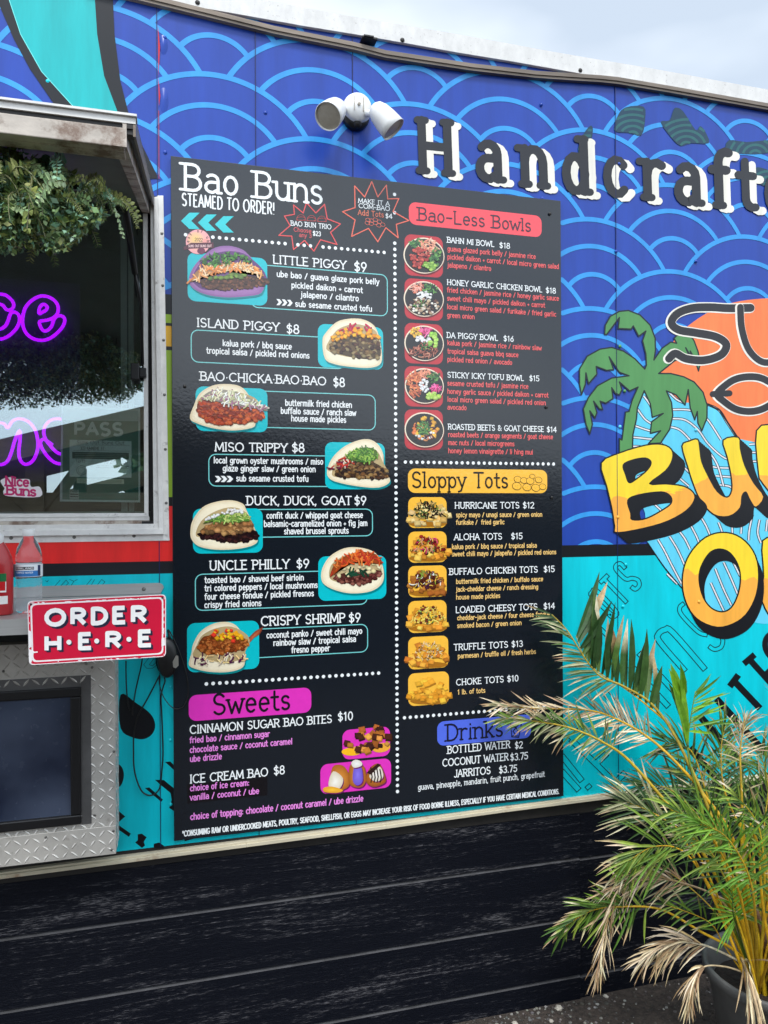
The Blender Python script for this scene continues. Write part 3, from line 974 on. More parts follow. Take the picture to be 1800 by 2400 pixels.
stripes = [[(1185, 1155), (1275, 1200), (1340, 1300), (1420, 1420)],
           [(910, 1195), (1050, 1200), (1170, 1255), (1290, 1430)], [(900, 1265), (1010, 1275), (1110, 1350), (1190, 1460), (1300, 1560), (1380, 1590)],
           [(900, 1330), (980, 1360), (1090, 1480), (1150, 1580), (1230, 1640), (1390, 1650)], [(640, 1190), (700, 1270), (760, 1310)], [(620, 1320), (690, 1345), (740, 1360)],
           [(605, 1410), (700, 1420), (800, 1440), (900, 1540), (1040, 1680), (1090, 1740)], [(600, 1480), (700, 1495), (820, 1600), (1040, 1790)], [(690, 1090), (740, 1160), (770, 1240)],
           [(1250, 1710), (1380, 1720)], [(1280, 1780), (1350, 1790), (1380, 1810)], [(640, 1720), (800, 1640)], [(700, 1700), (1000, 1880)], [(860, 1840), (980, 1990)], [(740, 1900), (860, 2010)],
           [(1520, 1530), (1600, 1530), (2000, 1560)], [(1530, 1600), (1600, 1600), (2000, 1640)], [(1510, 1465), (1620, 1465), (2000, 1500)], [(890, 1065), (950, 1120), (1010, 1145)], [(1180, 1500), (1260, 1620), (1310, 1790)]]
for s_ in stripes:
    p_ = smooth_path(s_, False, 5)
    a.stroke(p_, 22, DARK, fn=c7, cap='butt'); a.stroke(p_, 11, S(230, 228, 232), fn=c7, cap='butt')
for s_ in [[(800, 215), (850, 300), (900, 400), (985, 560)], [(890, 190), (940, 270), (980, 350), (1010, 420)], [(970, 155), (1010, 210), (1050, 290)], [(1055, 105), (1095, 180), (1120, 240)], [(1130, 35), (1170, 100), (1205, 180)],
           [(1270, 80), (1290, 130), (1300, 160)], [(1375, 95), (1378, 165)], [(1450, 90), (1445, 170)], [(1535, 20), (1510, 140), (1505, 220)], [(1590, 60), (1575, 160), (1600, 240)], [(1650, 60), (1640, 150)],
           [(1245, 440), (1310, 600), (1370, 725)], [(1310, 390), (1370, 520), (1420, 640)], [(1210, 550), (1260, 660), (1310, 765)], [(1385, 390), (1440, 500)], [(870, 480), (950, 560)]]:
    p_ = smooth_path(s_, False, 5)
    a.stroke(p_, 22, DARK, fn=c8, cap='butt'); a.stroke(p_, 11, S(230, 228, 232), fn=c8, cap='butt')
a.stroke([(1180, 1150), (1280, 1200), (1350, 1310), (1420, 1420)], 12, DARK, fn=c7)
a.stroke(smooth_path([(720, 240), (850, 430), (985, 590)], False, 5), 10, DARK, fn=c8)
a.build('striped_wave_motif', M['wrap'], truck)
a = Art('side', WD)
palm_pl = [(500, 1560), (500, 1420), (520, 1432), (548, 1215), (575, 1210), (600, 1120), (645, 1020), (580, 1050), (545, 1020), (500, 980), (520, 1040), (500, 1080), (470, 1070), (440, 1025), (450, 1110), (395, 1145), (350, 1130), (370, 1195), (345, 1190), (300, 1130), (325, 1220), (310, 1260), (270, 1205), (290, 1310), (270, 1385), (240, 1310), (220, 1190), (260, 1100), (330, 1010), (440, 950), (575, 932),
        (500, 905), (420, 785), (455, 885), (400, 890), (320, 860), (325, 920), (260, 995), (240, 910), (235, 1000), (205, 1080), (190, 1000), (190, 880), (250, 780), (350, 725), (440, 712), (530, 740), (620, 800), (697, 880),
        (710, 850), (705, 760), (680, 660), (706, 585), (650, 625), (608, 545), (590, 570), (490, 565), (500, 480), (440, 560), (400, 612), (385, 610), (390, 540), (430, 470), (500, 432), (570, 425), (660, 460), (740, 540), (778, 640), (780, 740), (768, 810),
        (830, 720), (900, 670), (945, 680), (925, 640), (955, 612), (1040, 600), (1080, 660), (1110, 740), (1130, 830), (1115, 895), (1085, 800), (1050, 740), (1060, 790), (1015, 715), (1040, 775), (930, 815), (805, 915),
        (900, 915), (1000, 940), (1080, 980), (1150, 1060), (1182, 1160), (1180, 1260), (1140, 1360), (1110, 1300), (1105, 1210), (1085, 1275), (1050, 1180), (1035, 1040), (1010, 1160), (940, 1080), (865, 1050),
        (905, 1140), (915, 1240), (890, 1350), (820, 1455), (725, 1460), (780, 1400), (820, 1360), (740, 1380), (750, 1290), (840, 1225), (755, 1255), (740, 1150), (693, 1048), (640, 1180), (632, 1270), (605, 1390), (600, 1530)]
a.poly(palm_pl, S(84, 146, 84), fn=c7)
a.stroke(palm_pl, 11, S(24, 36, 40), closed=True, fn=c7)
a.build('palm_tree_motif', M['wrap'], truck)

# outlined script letters on the sun
BK = S(44, 44, 48)
def script_letter(pts, w_, closed=False, fn=c7):
    a = Art('side', WD)
    p_ = smooth_path(pts, closed, 6)
    off = [(p[0] - 7, p[1] + 1) for p in p_]
    a.stroke(off, w_ + 18, CREAM, closed=closed, fn=fn)
    a.stroke(p_, w_, BK, closed=closed, fn=fn)
    return a
script_letter([(1520, 405), (1350, 408), (1200, 400), (1060, 408), (950, 450), (905, 520), (960, 575), (1100, 600), (1250, 630), (1330, 690), (1290, 770), (1160, 812), (1020, 800), (935, 760), (885, 800)], 62).build('painted_letter', M['wrap'], truck)
a = script_letter([(1440, 400), (1450, 560), (1500, 720), (1590, 815), (1680, 825), (1780, 760), (1840, 600), (1850, 420)], 52); a.build('painted_letter', M['wrap'], truck)
a = script_letter([(1750, 1075), (1690, 1000), (1600, 950), (1500, 940), (1400, 960), (1320, 1010), (1260, 1075), (1310, 1130), (1400, 1190), (1500, 1210), (1600, 1195), (1700, 1140)], 54, True)
a.stroke([(1225, 1075), (1355, 1068)], 48, BK, fn=c7); a.build('painted_letter', M['wrap'], truck)

# fat two-tone letters with a black drop block
YL, OR = S(250, 216, 52), S(250, 176, 70)
def clip_tri(tri, f):
    out = []
    for i in range(3):
        p, q = tri[i], tri[(i + 1) % 3]
        fp, fq = f(p), f(q)
        if fp <= 0: out.append(p)
        if (fp <= 0) != (fq <= 0):
            t = fp / (fp - fq); out.append((p[0] + (q[0] - p[0]) * t, p[1] + (q[1] - p[1]) * t))
    return out
def fat_letter(outer, holes, fn, bound, shadow=(95, 85), lw=11):
    a = Art('side', WD)
    oc = smooth_path(outer, True, 3)
    hc = [smooth_path(h, True, 4) for h in holes]
    n_ = 7
    for k in range(n_, -1, -1):
        dx, dy = shadow[0] * k / n_, shadow[1] * k / n_
        a.poly([(p[0] + dx, p[1] + dy) for p in oc], DARK, holes=[[(p[0] + dx, p[1] + dy) for p in h] for h in hc], fn=fn)
    a.poly(oc, YL, holes=hc, fn=fn)
    y = a.y()
    loops = [oc] + hc
    flat = [p for l in loops for p in l]
    tris = [[flat[j] for j in t] for t in tessellate_polygon([[Vector((p[0], p[1], 0)) for p in l] for l in loops])]
    for _ in range(4):
        nt_ = []
        for t in tris:
            A, B, C_ = t
            dm = max(math.dist(A, B), math.dist(B, C_), math.dist(A, C_))
            if dm < 60: nt_.append(t); continue
            # split the longest edge
            e = [(math.dist(A, B), A, B, C_), (math.dist(B, C_), B, C_, A), (math.dist(C_, A), C_, A, B)]
            e.sort(key=lambda q: -q[0]); _, p, q, r_ = e[0]
            mid = ((p[0] + q[0]) / 2, (p[1] + q[1]) / 2)
            nt_ += [[p, mid, r_], [mid, q, r_]]
        tris = nt_
    f = lambda p: bound(p[0]) - p[1]
    for t in tris:
        c_ = clip_tri(t, f)
        if len(c_) >= 3:
            u = [fn(p) for p in c_]
            ar = sum(u[i][0] * u[(i + 1) % len(u)][1] - u[(i + 1) % len(u)][0] * u[i][1] for i in range(len(u)))
            if ar < 0: u = u[::-1]
            a.mb.face([(x, y, z) for x, z in u], OR)
    for l in loops: a.stroke(l, lw, DARK, closed=True, fn=fn)
    a.build('painted_letter', M['wrap'], truck)
wob = lambda x: 18 * math.sin(x / 28.0) + 10 * math.sin(x / 13.0)
Ub = [(985, 1478), (1040, 1440), (1108, 1425), (1125, 1500), (1140, 1600), (1195, 1720), (1260, 1830), (1335, 1875), (1372, 1820), (1365, 1700), (1335, 1560), (1305, 1432), (1425, 1410), (1440, 1500), (1475, 1630), (1545, 1765), (1622, 1872), (1560, 1955), (1515, 1900), (1482, 1836), (1452, 1870), (1438, 1960), (1350, 2025), (1230, 2010), (1130, 1900), (1075, 1780), (1030, 1640)]
Bb = [(358, 1610), (500, 1532), (700, 1472), (830, 1465), (905, 1505), (912, 1580), (860, 1670), (735, 1770), (860, 1772), (1000, 1790), (1075, 1840), (1082, 1900), (1020, 1980), (880, 2060), (700, 2115), (478, 2152), (462, 2100), (440, 1960), (400, 1790)]
Nb = [(1565, 1358), (1720, 1345), (1900, 1700), (1900, 1340), (2050, 1330), (2080, 2000), (1960, 2040), (1740, 1680), (1760, 1960), (1660, 1830), (1600, 1750), (1580, 1690)]
fat_letter(Nb, [], c7, lambda x: 1700 + wob(x) * .6)
fat_letter(Ub, [], c7, lambda x: 1760 - (x - 1075) * 0.18 + wob(x))
fat_letter(Bb, [[(530, 1625), (600, 1588), (700, 1572), (745, 1605), (715, 1665), (630, 1735), (575, 1762), (548, 1700)], [(565, 1900), (650, 1858), (820, 1835), (890, 1862), (905, 1915), (850, 1965), (710, 2040), (600, 2050), (588, 2000)]], c7, lambda x: 1885 - (x - 450) * 0.12 + wob(x))
Ob = [(988, 520), (1010, 400), (1070, 290), (1170, 195), (1290, 158), (1410, 180), (1510, 260), (1570, 380), (1580, 540), (1550, 680), (1480, 800), (1380, 870), (1260, 896), (1130, 850), (1050, 770), (1000, 650)]
Oh = [(1120, 480), (1150, 390), (1210, 310), (1285, 288), (1360, 320), (1420, 410), (1440, 520), (1420, 640), (1370, 740), (1300, 775), (1220, 750), (1160, 680), (1125, 580)]
Vb = [(1612, 222), (1740, 232), (1770, 420), (1790, 640), (1860, 740), (1950, 640), (1950, 230), (2080, 230), (2080, 700), (1960, 880), (1780, 900), (1660, 800), (1595, 640), (1620, 500)]
Tb = [(2090, 230), (2480, 260), (2470, 400), (2360, 395), (2330, 860), (2200, 850), (2230, 385), (2090, 370)]
fat_letter(Tb, [], c8, lambda x: 500 + wob(x))
fat_letter(Vb, [], c8, lambda x: 500 + wob(x))
fat_letter(Ob, [Oh], c8, lambda x: 455 + (x - 1000) * 0.13 + wob(x), (42, 92))
# opening of the O: black with a glimpse of the striped wave is left by the drop block

# "Handcrafted" in dark slab letters over cream
CW2 = 1.843
hand = [('H', 143, 745, 204, 218), ('a', 398, 777, 186, 222), ('n', 588, 803, 188, 226), ('d', 768, 829, 192, 226), ('c', 945, 843, 190, 218), ('r', 1115, 860, 205, 224), ('a', 1255, 877, 184, 226), ('f', 1412, 893, 190, 232), ('t', 1524, 901, 200, 206), ('e', 1640, 921, 196, 226), ('d', 1800, 940, 186, 226)]
for ch, x_, y_, sx, sy in hand:
    a = Art('side', WD)
    sl = 0.10
    for dx, dy, col in ((30, 15, CREAM), (0, 0, S(40, 41, 46))):
        draw_text(a, ch, (x_ + 8 + dx, y_ - 8 + dy), (sx, sx * 0.10), (-sy * 0.035, -sy), 0.170, col, serif=0.085, cap='round', fn=c2)
    a.build('painted_letter', M['wrap'], truck)

# seams, a red run of paint and small streaks
for sx_ in seams[1:-1]:
    z0_ = ZB + 0.001
    a = Art('side', WD)
    a.poly([(sx_ - .0011, z0_), (sx_ + .0011, z0_), (sx_ + .0011, 3.03), (sx_ - .0011, 3.03)], S(24, 30, 84) if sx_ > 0 else S(30, 40, 90))
    a.build('seam_line', M['wrap'], truck)
a = Art('side', WD)
sx_ = seams[1] + 0.003
a.poly([(sx_, W2(368, 60)[1]), (sx_ + .006, W2(368, 110)[1]), (sx_ + .001, W2(368, 180)[1])], S(190, 30, 40))
a.poly([(sx_, W2(368, 180)[1]), (sx_ + .006, W2(368, 225)[1]), (sx_ + .002, W2(368, 250)[1])], S(190, 30, 40))
a.poly([(sx_, W2(368, 260)[1]), (sx_ + .0025, W2(368, 260)[1]), (sx_ + .0025, W2(368, 420)[1]), (sx_, W2(368, 420)[1])], S(150, 50, 70))
a.build('paint_run', M['wrap'], truck)
for q in ((386, 88), (388, 232), (387, 357), (622, 264), (1268, 246), (1080, 466), (1270, 466), (1450, 385), (1443, 590), (1630, 613), (1452, 812), (1463, 917), (1452, 1000), (1630, 1008), (1447, 1212), (1637, 1410), (1459, 1421), (1466, 1323), (400, 1610), (399, 1735), (400, 1885), (112, 190)):
    p = W(*q, 0.0006)
    m = MB(); m.lathe([(0.0058, 0), (0.0052, 0.0011), (0.0035, 0.0026), (0.0001, 0.0032)], 10, (0, 0, 0), (0, -1, 0), OR if q[1] in (1212, 1410) else (TEAL if q[1] > 1300 or q[0] == 112 else (LB if q[1] in (1008, 1000) else (S(84, 146, 84) if q[1] in (917, 812) else BLUE))))
    m.build('screw', M['wrap'], truck, loc=(p.x, -0.0006 - (Art.lvl['side'] * EPS if q[1] > 200 and q[0] > 1000 else 0.0), p.z), smooth=True, rel=True)
# puckered dents in the skin beside the seam: shallow lens shapes
for q, rx_, rz_ in (((383, 105), .012, .028), ((384, 235), .013, .036)):
    p = W(*q)
    m = MB()
    for k in range(5):
        pass
    m.lathe([(1, 0), (.8, .0012), (.5, .0032), (.2, .0045), (0.0001, .005)], 20, (0, 0, 0), (0, -1, 0), BLUE)
    m.v = [(v[0] * rx_, v[1], v[2] * rz_) for v in m.v]
    m.build('dent', M['wrap'], truck, loc=(p.x, -0.0002, p.z), smooth=True, rel=True)

# cream moulding at the foot of the painted side
m = MB()
tr = [(x_, z_ - .05) for x_, z_ in [(XL, .687), (-0.45, .687), (0.2, .693), (0.62, .698), (1.0, .705), (1.35, .708), (2.2, .712), (XR, .712)]]
for (xa, za), (xb, zb_) in zip(tr, tr[1:]):
    for y0, y1, h0, h1 in ((-0.016, 0.02, -0.006, 0.004), (-0.011, 0.02, 0.004, 0.010)):
        F4 = [Vector((xa, y0, za + h0)), Vector((xb, y0, zb_ + h0)), Vector((xb, y0, zb_ + h1)), Vector((xa, y0, za + h1))]
        m.hexa(F4, [Vector((p.x, y1, p.z)) for p in F4])
m.build('bottom_moulding', M['trim'], truck, bevel=0.001)
m = MB(); m.box((XL, 0.004, .61), (XR, 0.024, ZB)); m.build('shadow_gap', M['darkmetal'], truck)

# ------------------------------------------------------------------ black plank skirt
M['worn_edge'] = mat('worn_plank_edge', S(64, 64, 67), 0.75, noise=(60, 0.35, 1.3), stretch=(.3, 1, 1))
skirt = thing('skirting', 'black wood-grain plank skirting below the truck side', 'skirting', (1.0, 0, 0))
zs = [0.618, 0.463, 0.268, 0.078, -0.12]
def plank(x0, x1, z0, z1, y):
    m = MB()
    g = 0.004
    # top edge falls away so the rebate catches the light
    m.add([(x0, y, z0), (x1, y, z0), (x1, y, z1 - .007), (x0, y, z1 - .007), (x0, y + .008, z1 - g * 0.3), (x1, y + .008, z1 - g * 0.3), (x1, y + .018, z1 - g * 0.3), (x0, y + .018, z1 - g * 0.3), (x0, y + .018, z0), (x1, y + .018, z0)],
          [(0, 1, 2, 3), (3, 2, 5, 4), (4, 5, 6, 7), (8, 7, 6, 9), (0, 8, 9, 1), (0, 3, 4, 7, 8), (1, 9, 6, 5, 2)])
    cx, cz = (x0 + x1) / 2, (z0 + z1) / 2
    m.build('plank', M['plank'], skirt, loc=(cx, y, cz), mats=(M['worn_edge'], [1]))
xj = W2(1362, 2100)[0]
for a_, b_ in zip(zs, zs[1:]):
    plank(XL, xj - 0.0015, b_ + 0.003, a_, 0.004)
    plank(xj + 0.0015, 3.9, b_ - 0.002, a_ - 0.006, 0.009)
m = MB(); m.box((XL, 0.03, -0.05), (3.9, 0.05, 0.62)); m.build('backing_board', M['plank'], skirt)

# ================================================================== THE MENU BOARD
MD = 0.016
menu = thing('menu_board', 'tall dark menu board with food pictures screwed to the blue truck side', 'menu board', (0.61, -0.008, 0.722))
CHAR = S(20, 26, 34)
m = MB()
pa, pb = W(400, 365, MD), W(1321, 1866, MD)
m.box((pa.x, -MD, pb.z), (pb.x, -0.0008, pa.z), CHAR)
m.build('board', M['board'], menu, bevel=0.0012)
CR = {'m1': (400, 360, 3.19), 'm2': (400, 720, 3.072), 'm3': (400, 1140, 3.072), 'm4': (400, 1560, 3.072), 'm5': (900, 440, 3.77), 'm6': (900, 760, 3.77), 'm7': (900, 1140, 3.77), 'm8': (900, 1480, 3.77), 'n': (0, 0, 1)}
def mp_(cr, x, y):
    o = CR[cr]
    return W2(o[0] + x / o[2], o[1] + y / o[2], MD)
def mscale(cr, x):                                # metres per crop pixel near there
    o = CR[cr]
    p = mp_(cr, x, 500); q = mp_(cr, x, 510)
    return abs(p[1] - q[1]) / 10
WHITE, AQUA, RED, PINK, GOLD, MAG, BLU, YEL, RPANEL = S(240, 244, 244), S(120, 208, 206), S(232, 92, 92), S(236, 140, 224), S(240, 198, 122), S(226, 52, 186), S(84, 110, 226), S(250, 190, 66), S(214, 60, 68)
TLP = S(10, 190, 200)
def A(loc=0.0009): return Art('menu', MD, local=loc)
def txt(cr, s_, x0, y0, x1, h, style='ing', col=WHITE, name='text_line'):
    a = A()
    p0 = mp_(cr, x0, y0); sc_ = mscale(cr, (x0 + x1) / 2)
    p1 = mp_(cr, x1, y0)
    hm = h * sc_
    track = {'ing': .10, 'head': .10, 'title': .10, 'cond': .14, 'thin': .12, 'fine': .14}[style]
    if style in ('cond', 'fine'): s_ = s_.upper()
    wdt = text_width(s_, track)
    L_ = p1[0] - p0[0]
    ux = L_ / wdt
    if style == 'ing': wt, ser, up = .17, 0, hm
    elif style == 'head': wt, ser, up = .145, .075, hm
    elif style == 'title': wt, ser, up = .118, .075, hm
    elif style == 'cond': wt, ser, up = .12, 0, hm
    elif style == 'fine': wt, ser, up = .19, 0, hm
    else: wt, ser, up = .125, .05, hm
    draw_text(a, s_, p0, (ux, 0), (0, up), wt, col, serif=ser, track=track, cap='round' if style != 'cond' else 'butt')
    return a.build(name, M['board'], menu)
def rect(cr, x0, x1, xr, yt, yb, col, r=0.022, line=0.0, name='colour_panel', shade=None):
    u0, u1 = mp_(cr, x0, (yt + yb) / 2)[0], mp_(cr, x1, (yt + yb) / 2)[0]
    v1, v0 = mp_(cr, xr, yt)[1], mp_(cr, xr, yb)[1]
    a = Art('menu', MD)
    pts = rrect(u0, v0, u1, v1, r)
    if line: a.stroke(pts, line, col, closed=True)
    else: a.poly(pts, col, edge=shade)
    a.build(name, M['board'], menu)
    return (u0, v0, u1, v1)
def dots(cr, x0, y0, x1, y1, n, r, skip=()):
    a = A()
    p0 = mp_(cr, x0, y0); p1 = mp_(cr, x1, y1)
    for i in range(n):
        if i in skip: continue
        t = i / (n - 1)
        a.poly(ell(p0[0] + (p1[0] - p0[0]) * t, p0[1] + (p1[1] - p0[1]) * 0.5 if cr != 'n' else p0[1] + (p1[1] - p0[1]) * t, r, r, 0, 360, 10), WHITE)
    a.build('dotted_line', M['board'], menu)
def chevrons(cr, x0, y0, w_, h_, col, n, step, flip=1, dy=0, name='arrow_marks'):
    a = A()
    for k in range(n):
        X, Y = x0 + k * step, y0 + dy * k
        t = w_ * 0.55
        if flip > 0: pl = [(X, Y), (X + t, Y), (X + w_, Y + h_ / 2), (X + t, Y + h_), (X, Y + h_), (X + w_ - t, Y + h_ / 2)]
        else: pl = [(X + w_, Y), (X + w_ - t, Y), (X, Y + h_ / 2), (X + w_ - t, Y + h_), (X + w_, Y + h_), (X + t, Y + h_ / 2)]
        a.poly(pl, col, fn=lambda p: mp_(cr, *p))
    a.build(name, M['board'], menu)

# header
txt('m1', 'Bao Buns', 92, 268, 1135, 188, 'title')
txt('m1', 'STEAMED TO ORDER!', 85, 388, 775, 90, 'cond')
chevrons('m1', 77, 443, 140, 122, S(36, 200, 206), 3, 127, -1, 13)
dots('m1', 112, 605, 1595, 742, 32, 0.0052, (1, 2, 3, 16, 20))
# badge
a = A()
f1 = lambda p: mp_('m1', *p)
a.poly(ell(205, 660, 92, 92, 0, 360, 28), S(244, 190, 150), edge=S(244, 170, 176), fn=f1)
a.poly(ell(205, 640, 84, 70, 0, 180, 16), S(240, 160, 150), fn=f1)
a.poly(ell(185, 640, 60, 55, 0, 360, 20), S(248, 210, 120), edge=S(244, 186, 160), fn=f1)
a.poly([(95, 700), (150, 668), (320, 665), (322, 706), (150, 712), (98, 722)], S(86, 30, 48), fn=f1)
a.poly(ell(228, 728, 30, 24), S(110, 40, 70), fn=f1)
for i, ch in enumerate('Best of ube'):
    t = math.radians(205 - i * 23)
    # letters round the rim
    cx_, cy_ = 205 + 66 * math.cos(t), 655 - 66 * math.sin(t)
    ux_ = (math.sin(t), math.cos(t)); uy_ = (math.cos(t), -math.sin(t))
    draw_text(a, ch, (cx_ - ux_[0] * 7, cy_ - ux_[1] * 7), (ux_[0] * 22, ux_[1] * 22), (uy_[0] * 22, uy_[1] * 22), .17, S(60, 30, 40), fn=f1)
draw_text(a, '2022', (180, 655), (22, 1), (0, -24), .13, S(60, 30, 40), fn=f1)
draw_text(a, 'SUNS OUT BUNS OUT', (132, 700), (14.0, 0), (0, -17), .17, S(240, 200, 200), fn=f1)
a.build('award_badge', M['board'], menu)

def star(pts, col, wd):
    a = A(); a.stroke(pts, wd, col, closed=True, fn=f1); a.build('starburst_outline', M['board'], menu)
star([(1015, 368), (1085, 445), (1150, 380), (1170, 488), (1268, 527), (1195, 590), (1243, 680), (1120, 645), (1070, 730), (1000, 650), (918, 718), (905, 618), (808, 612), (893, 540), (850, 468), (925, 455), (918, 385), (990, 445)], S(222, 74, 76), 8)
star([(1503, 210), (1548, 325), (1612, 237), (1622, 340), (1705, 337), (1662, 434), (1780, 501), (1686, 530), (1700, 630), (1608, 555), (1548, 660), (1478, 560), (1352, 620), (1378, 497), (1285, 435), (1378, 405), (1375, 243), (1450, 325)], S(232, 106, 84), 8)
txt('m1', 'BAO BUN TRIO', 897, 537, 1200, 34, 'head')
txt('m1', 'Choose', 920, 582, 1050, 30, 'ing', S(200, 80, 84)); txt('m1', 'any 3', 960, 622, 1052, 30, 'ing', S(200, 80, 84)); txt('m1', '$23', 1063, 612, 1122, 32, 'ing')
txt('m1', 'MAKE IT A', 1402, 367, 1635, 32, 'head'); txt('m1', 'COM-BAO', 1405, 405, 1638, 32, 'head'); txt('m1', 'Add Tots', 1400, 458, 1592, 38, 'thin', S(226, 120, 90)); txt('m1', '$4', 1605, 482, 1655, 34, 'head')
a = A()
for k in range(3):
    X = 942 + 78 * k; Y = 498 + 5 * k
    a.stroke(ell(X + 32, Y, 34, 40, 180, 360, 12), 3, S(190, 70, 70), fn=f1); a.stroke(ell(X + 32, Y - 6, 30, 8, 0, 180, 8), 3, S(190, 70, 70), fn=f1); a.stroke([(X, Y), (X + 66, Y + 2)], 3, S(190, 70, 70), fn=f1); a.stroke(ell(X + 32, Y - 14, 28, 10, 180, 360, 8), 3, S(190, 70, 70), fn=f1)
for X, Y in ((1475, 497), (1500, 502), (1530, 495), (1470, 520), (1498, 525), (1530, 520), (1560, 510), (1585, 532), (1555, 538)):
    a.stroke(ell(X, Y, 18, 13, 0, 360, 12, 20), 3, S(226, 110, 90), closed=True, fn=f1)
a.build('line_drawing', M['board'], menu)

# ---------------------------------------------------------------- food pictures
def inpoly(p, pl):
    ins = False; j = len(pl) - 1
    for i in range(len(pl)):
        if (pl[i][1] > p[1]) != (pl[j][1] > p[1]) and p[0] < (pl[j][0] - pl[i][0]) * (p[1] - pl[i][1]) / (pl[j][1] - pl[i][1] + 1e-9) + pl[i][0]: ins = not ins
        j = i
    return ins
def vary(c, v, rnd):
    k = rnd.uniform(1 - v, 1 + v)
    return tuple(max(0, min(1, q * k * rnd.uniform(.94, 1.06))) for q in c)
def scatter(a, pl, n, cols, size, kind, fn, seed, spread=.25, ang=(0, 360), order='down'):
    rnd = random.Random(seed)
    xs = [p[0] for p in pl]; ys = [p[1] for p in pl]
    pts = []
    t = 0
    while len(pts) < n and t < n * 30:
        t += 1
        p = (rnd.uniform(min(xs), max(xs)), rnd.uniform(min(ys), max(ys)))
        if inpoly(p, pl): pts.append(p)
    if order == 'down': pts.sort(key=lambda p: p[1])
    for p in pts:
        c = vary(rnd.choice(cols), spread, rnd)
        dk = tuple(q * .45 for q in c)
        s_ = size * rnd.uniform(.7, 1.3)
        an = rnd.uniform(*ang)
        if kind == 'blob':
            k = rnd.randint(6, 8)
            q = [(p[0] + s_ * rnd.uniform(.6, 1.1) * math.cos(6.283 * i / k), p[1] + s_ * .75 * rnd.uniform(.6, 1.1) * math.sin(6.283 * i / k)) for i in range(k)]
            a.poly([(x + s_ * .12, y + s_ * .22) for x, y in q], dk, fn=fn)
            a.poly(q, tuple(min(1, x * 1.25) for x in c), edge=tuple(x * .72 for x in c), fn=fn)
        elif kind == 'strip':
            L_ = s_ * rnd.uniform(1.8, 3.2); b = rnd.uniform(-.5, .5)
            dx, dy = math.cos(math.radians(an)), math.sin(math.radians(an))
            pp = [(p[0] - dx * L_ / 2, p[1] - dy * L_ / 2), (p[0] - dy * b * L_ * .3, p[1] + dx * b * L_ * .3), (p[0] + dx * L_ / 2, p[1] + dy * L_ / 2)]
            pp = smooth_path(pp, False, 3)
            a.stroke([(x + 1, y + 2.2) for x, y in pp], s_ * .5, dk, fn=fn, cap='butt')
            a.stroke(pp, s_ * .42, c, fn=fn, cap='butt')
        elif kind == 'cube':
            c0, s0 = math.cos(math.radians(an)), math.sin(math.radians(an))
            q = [(p[0] + s_ * (u * c0 - v * s0), p[1] + s_ * .8 * (u * s0 + v * c0)) for u, v in ((-.6, -.55), (.6, -.6), (.65, .5), (-.55, .6))]
            a.poly([(x + s_ * .15, y + s_ * .3) for x, y in q], dk, fn=fn)
            a.poly(q, tuple(min(1, x * 1.15) for x in c), edge=tuple(x * .85 for x in c), fn=fn)
        elif kind == 'leaf':
            dx, dy = math.cos(math.radians(an)), math.sin(math.radians(an))
            q = [(p[0] - dx * s_, p[1] - dy * s_), (p[0] - dy * s_ * .45, p[1] + dx * s_ * .45), (p[0] + dx * s_, p[1] + dy * s_), (p[0] + dy * s_ * .4, p[1] - dx * s_ * .4)]
            a.poly(q, c, edge=tuple(x * .8 for x in c), fn=fn)
BUN, BUND = S(252, 242, 214), S(206, 180, 128)
def bao(cr, outline, fill, layers, seed, bun=BUN, bund=BUND):
    """outline: the whole bun; fill: where the filling shows; layers: (n, colours, size, kind, sub-region)"""
    a = A(); fn = lambda p: mp_(cr, *p)
    o = smooth_path(outline, True, 4)
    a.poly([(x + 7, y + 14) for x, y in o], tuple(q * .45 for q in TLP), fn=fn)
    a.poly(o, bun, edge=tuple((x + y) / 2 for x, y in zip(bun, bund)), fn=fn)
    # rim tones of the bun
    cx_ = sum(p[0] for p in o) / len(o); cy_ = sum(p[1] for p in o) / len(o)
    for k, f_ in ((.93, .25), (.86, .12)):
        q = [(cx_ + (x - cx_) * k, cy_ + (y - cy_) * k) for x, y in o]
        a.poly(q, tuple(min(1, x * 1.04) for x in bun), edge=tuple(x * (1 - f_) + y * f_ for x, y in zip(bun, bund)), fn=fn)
    fl = smooth_path(fill, True, 4)
    a.poly(fl, tuple(x * .62 + y * .2 for x, y in zip(bund, bun)), edge=tuple(x * .8 for x in bund), fn=fn)
    for i, (n_, cols, size, kind, sub) in enumerate(layers):
        if sub and n_ >= 40 and kind != 'leaf':
            mean = tuple(sum(c[q] for c in cols) / len(cols) for q in range(3))
            a.poly(smooth_path(sub, True, 4), tuple(q * .8 for q in mean), edge=tuple(q * .4 for q in mean), fn=fn)
        n_ = int(n_ * 1.5)
        scatter(a, smooth_path(sub, True, 3) if sub else fl, n_, cols, size, kind, fn, seed * 31 + i, spread=.18)
    a.build('food_picture', M['board'], menu)
GR = [S(60, 120, 40), S(96, 160, 60), S(40, 90, 36)]
CAR = [S(238, 140, 60), S(250, 180, 110), S(246, 214, 170)]
MEAT = [S(96, 56, 36), S(70, 40, 28), S(120, 74, 48)]

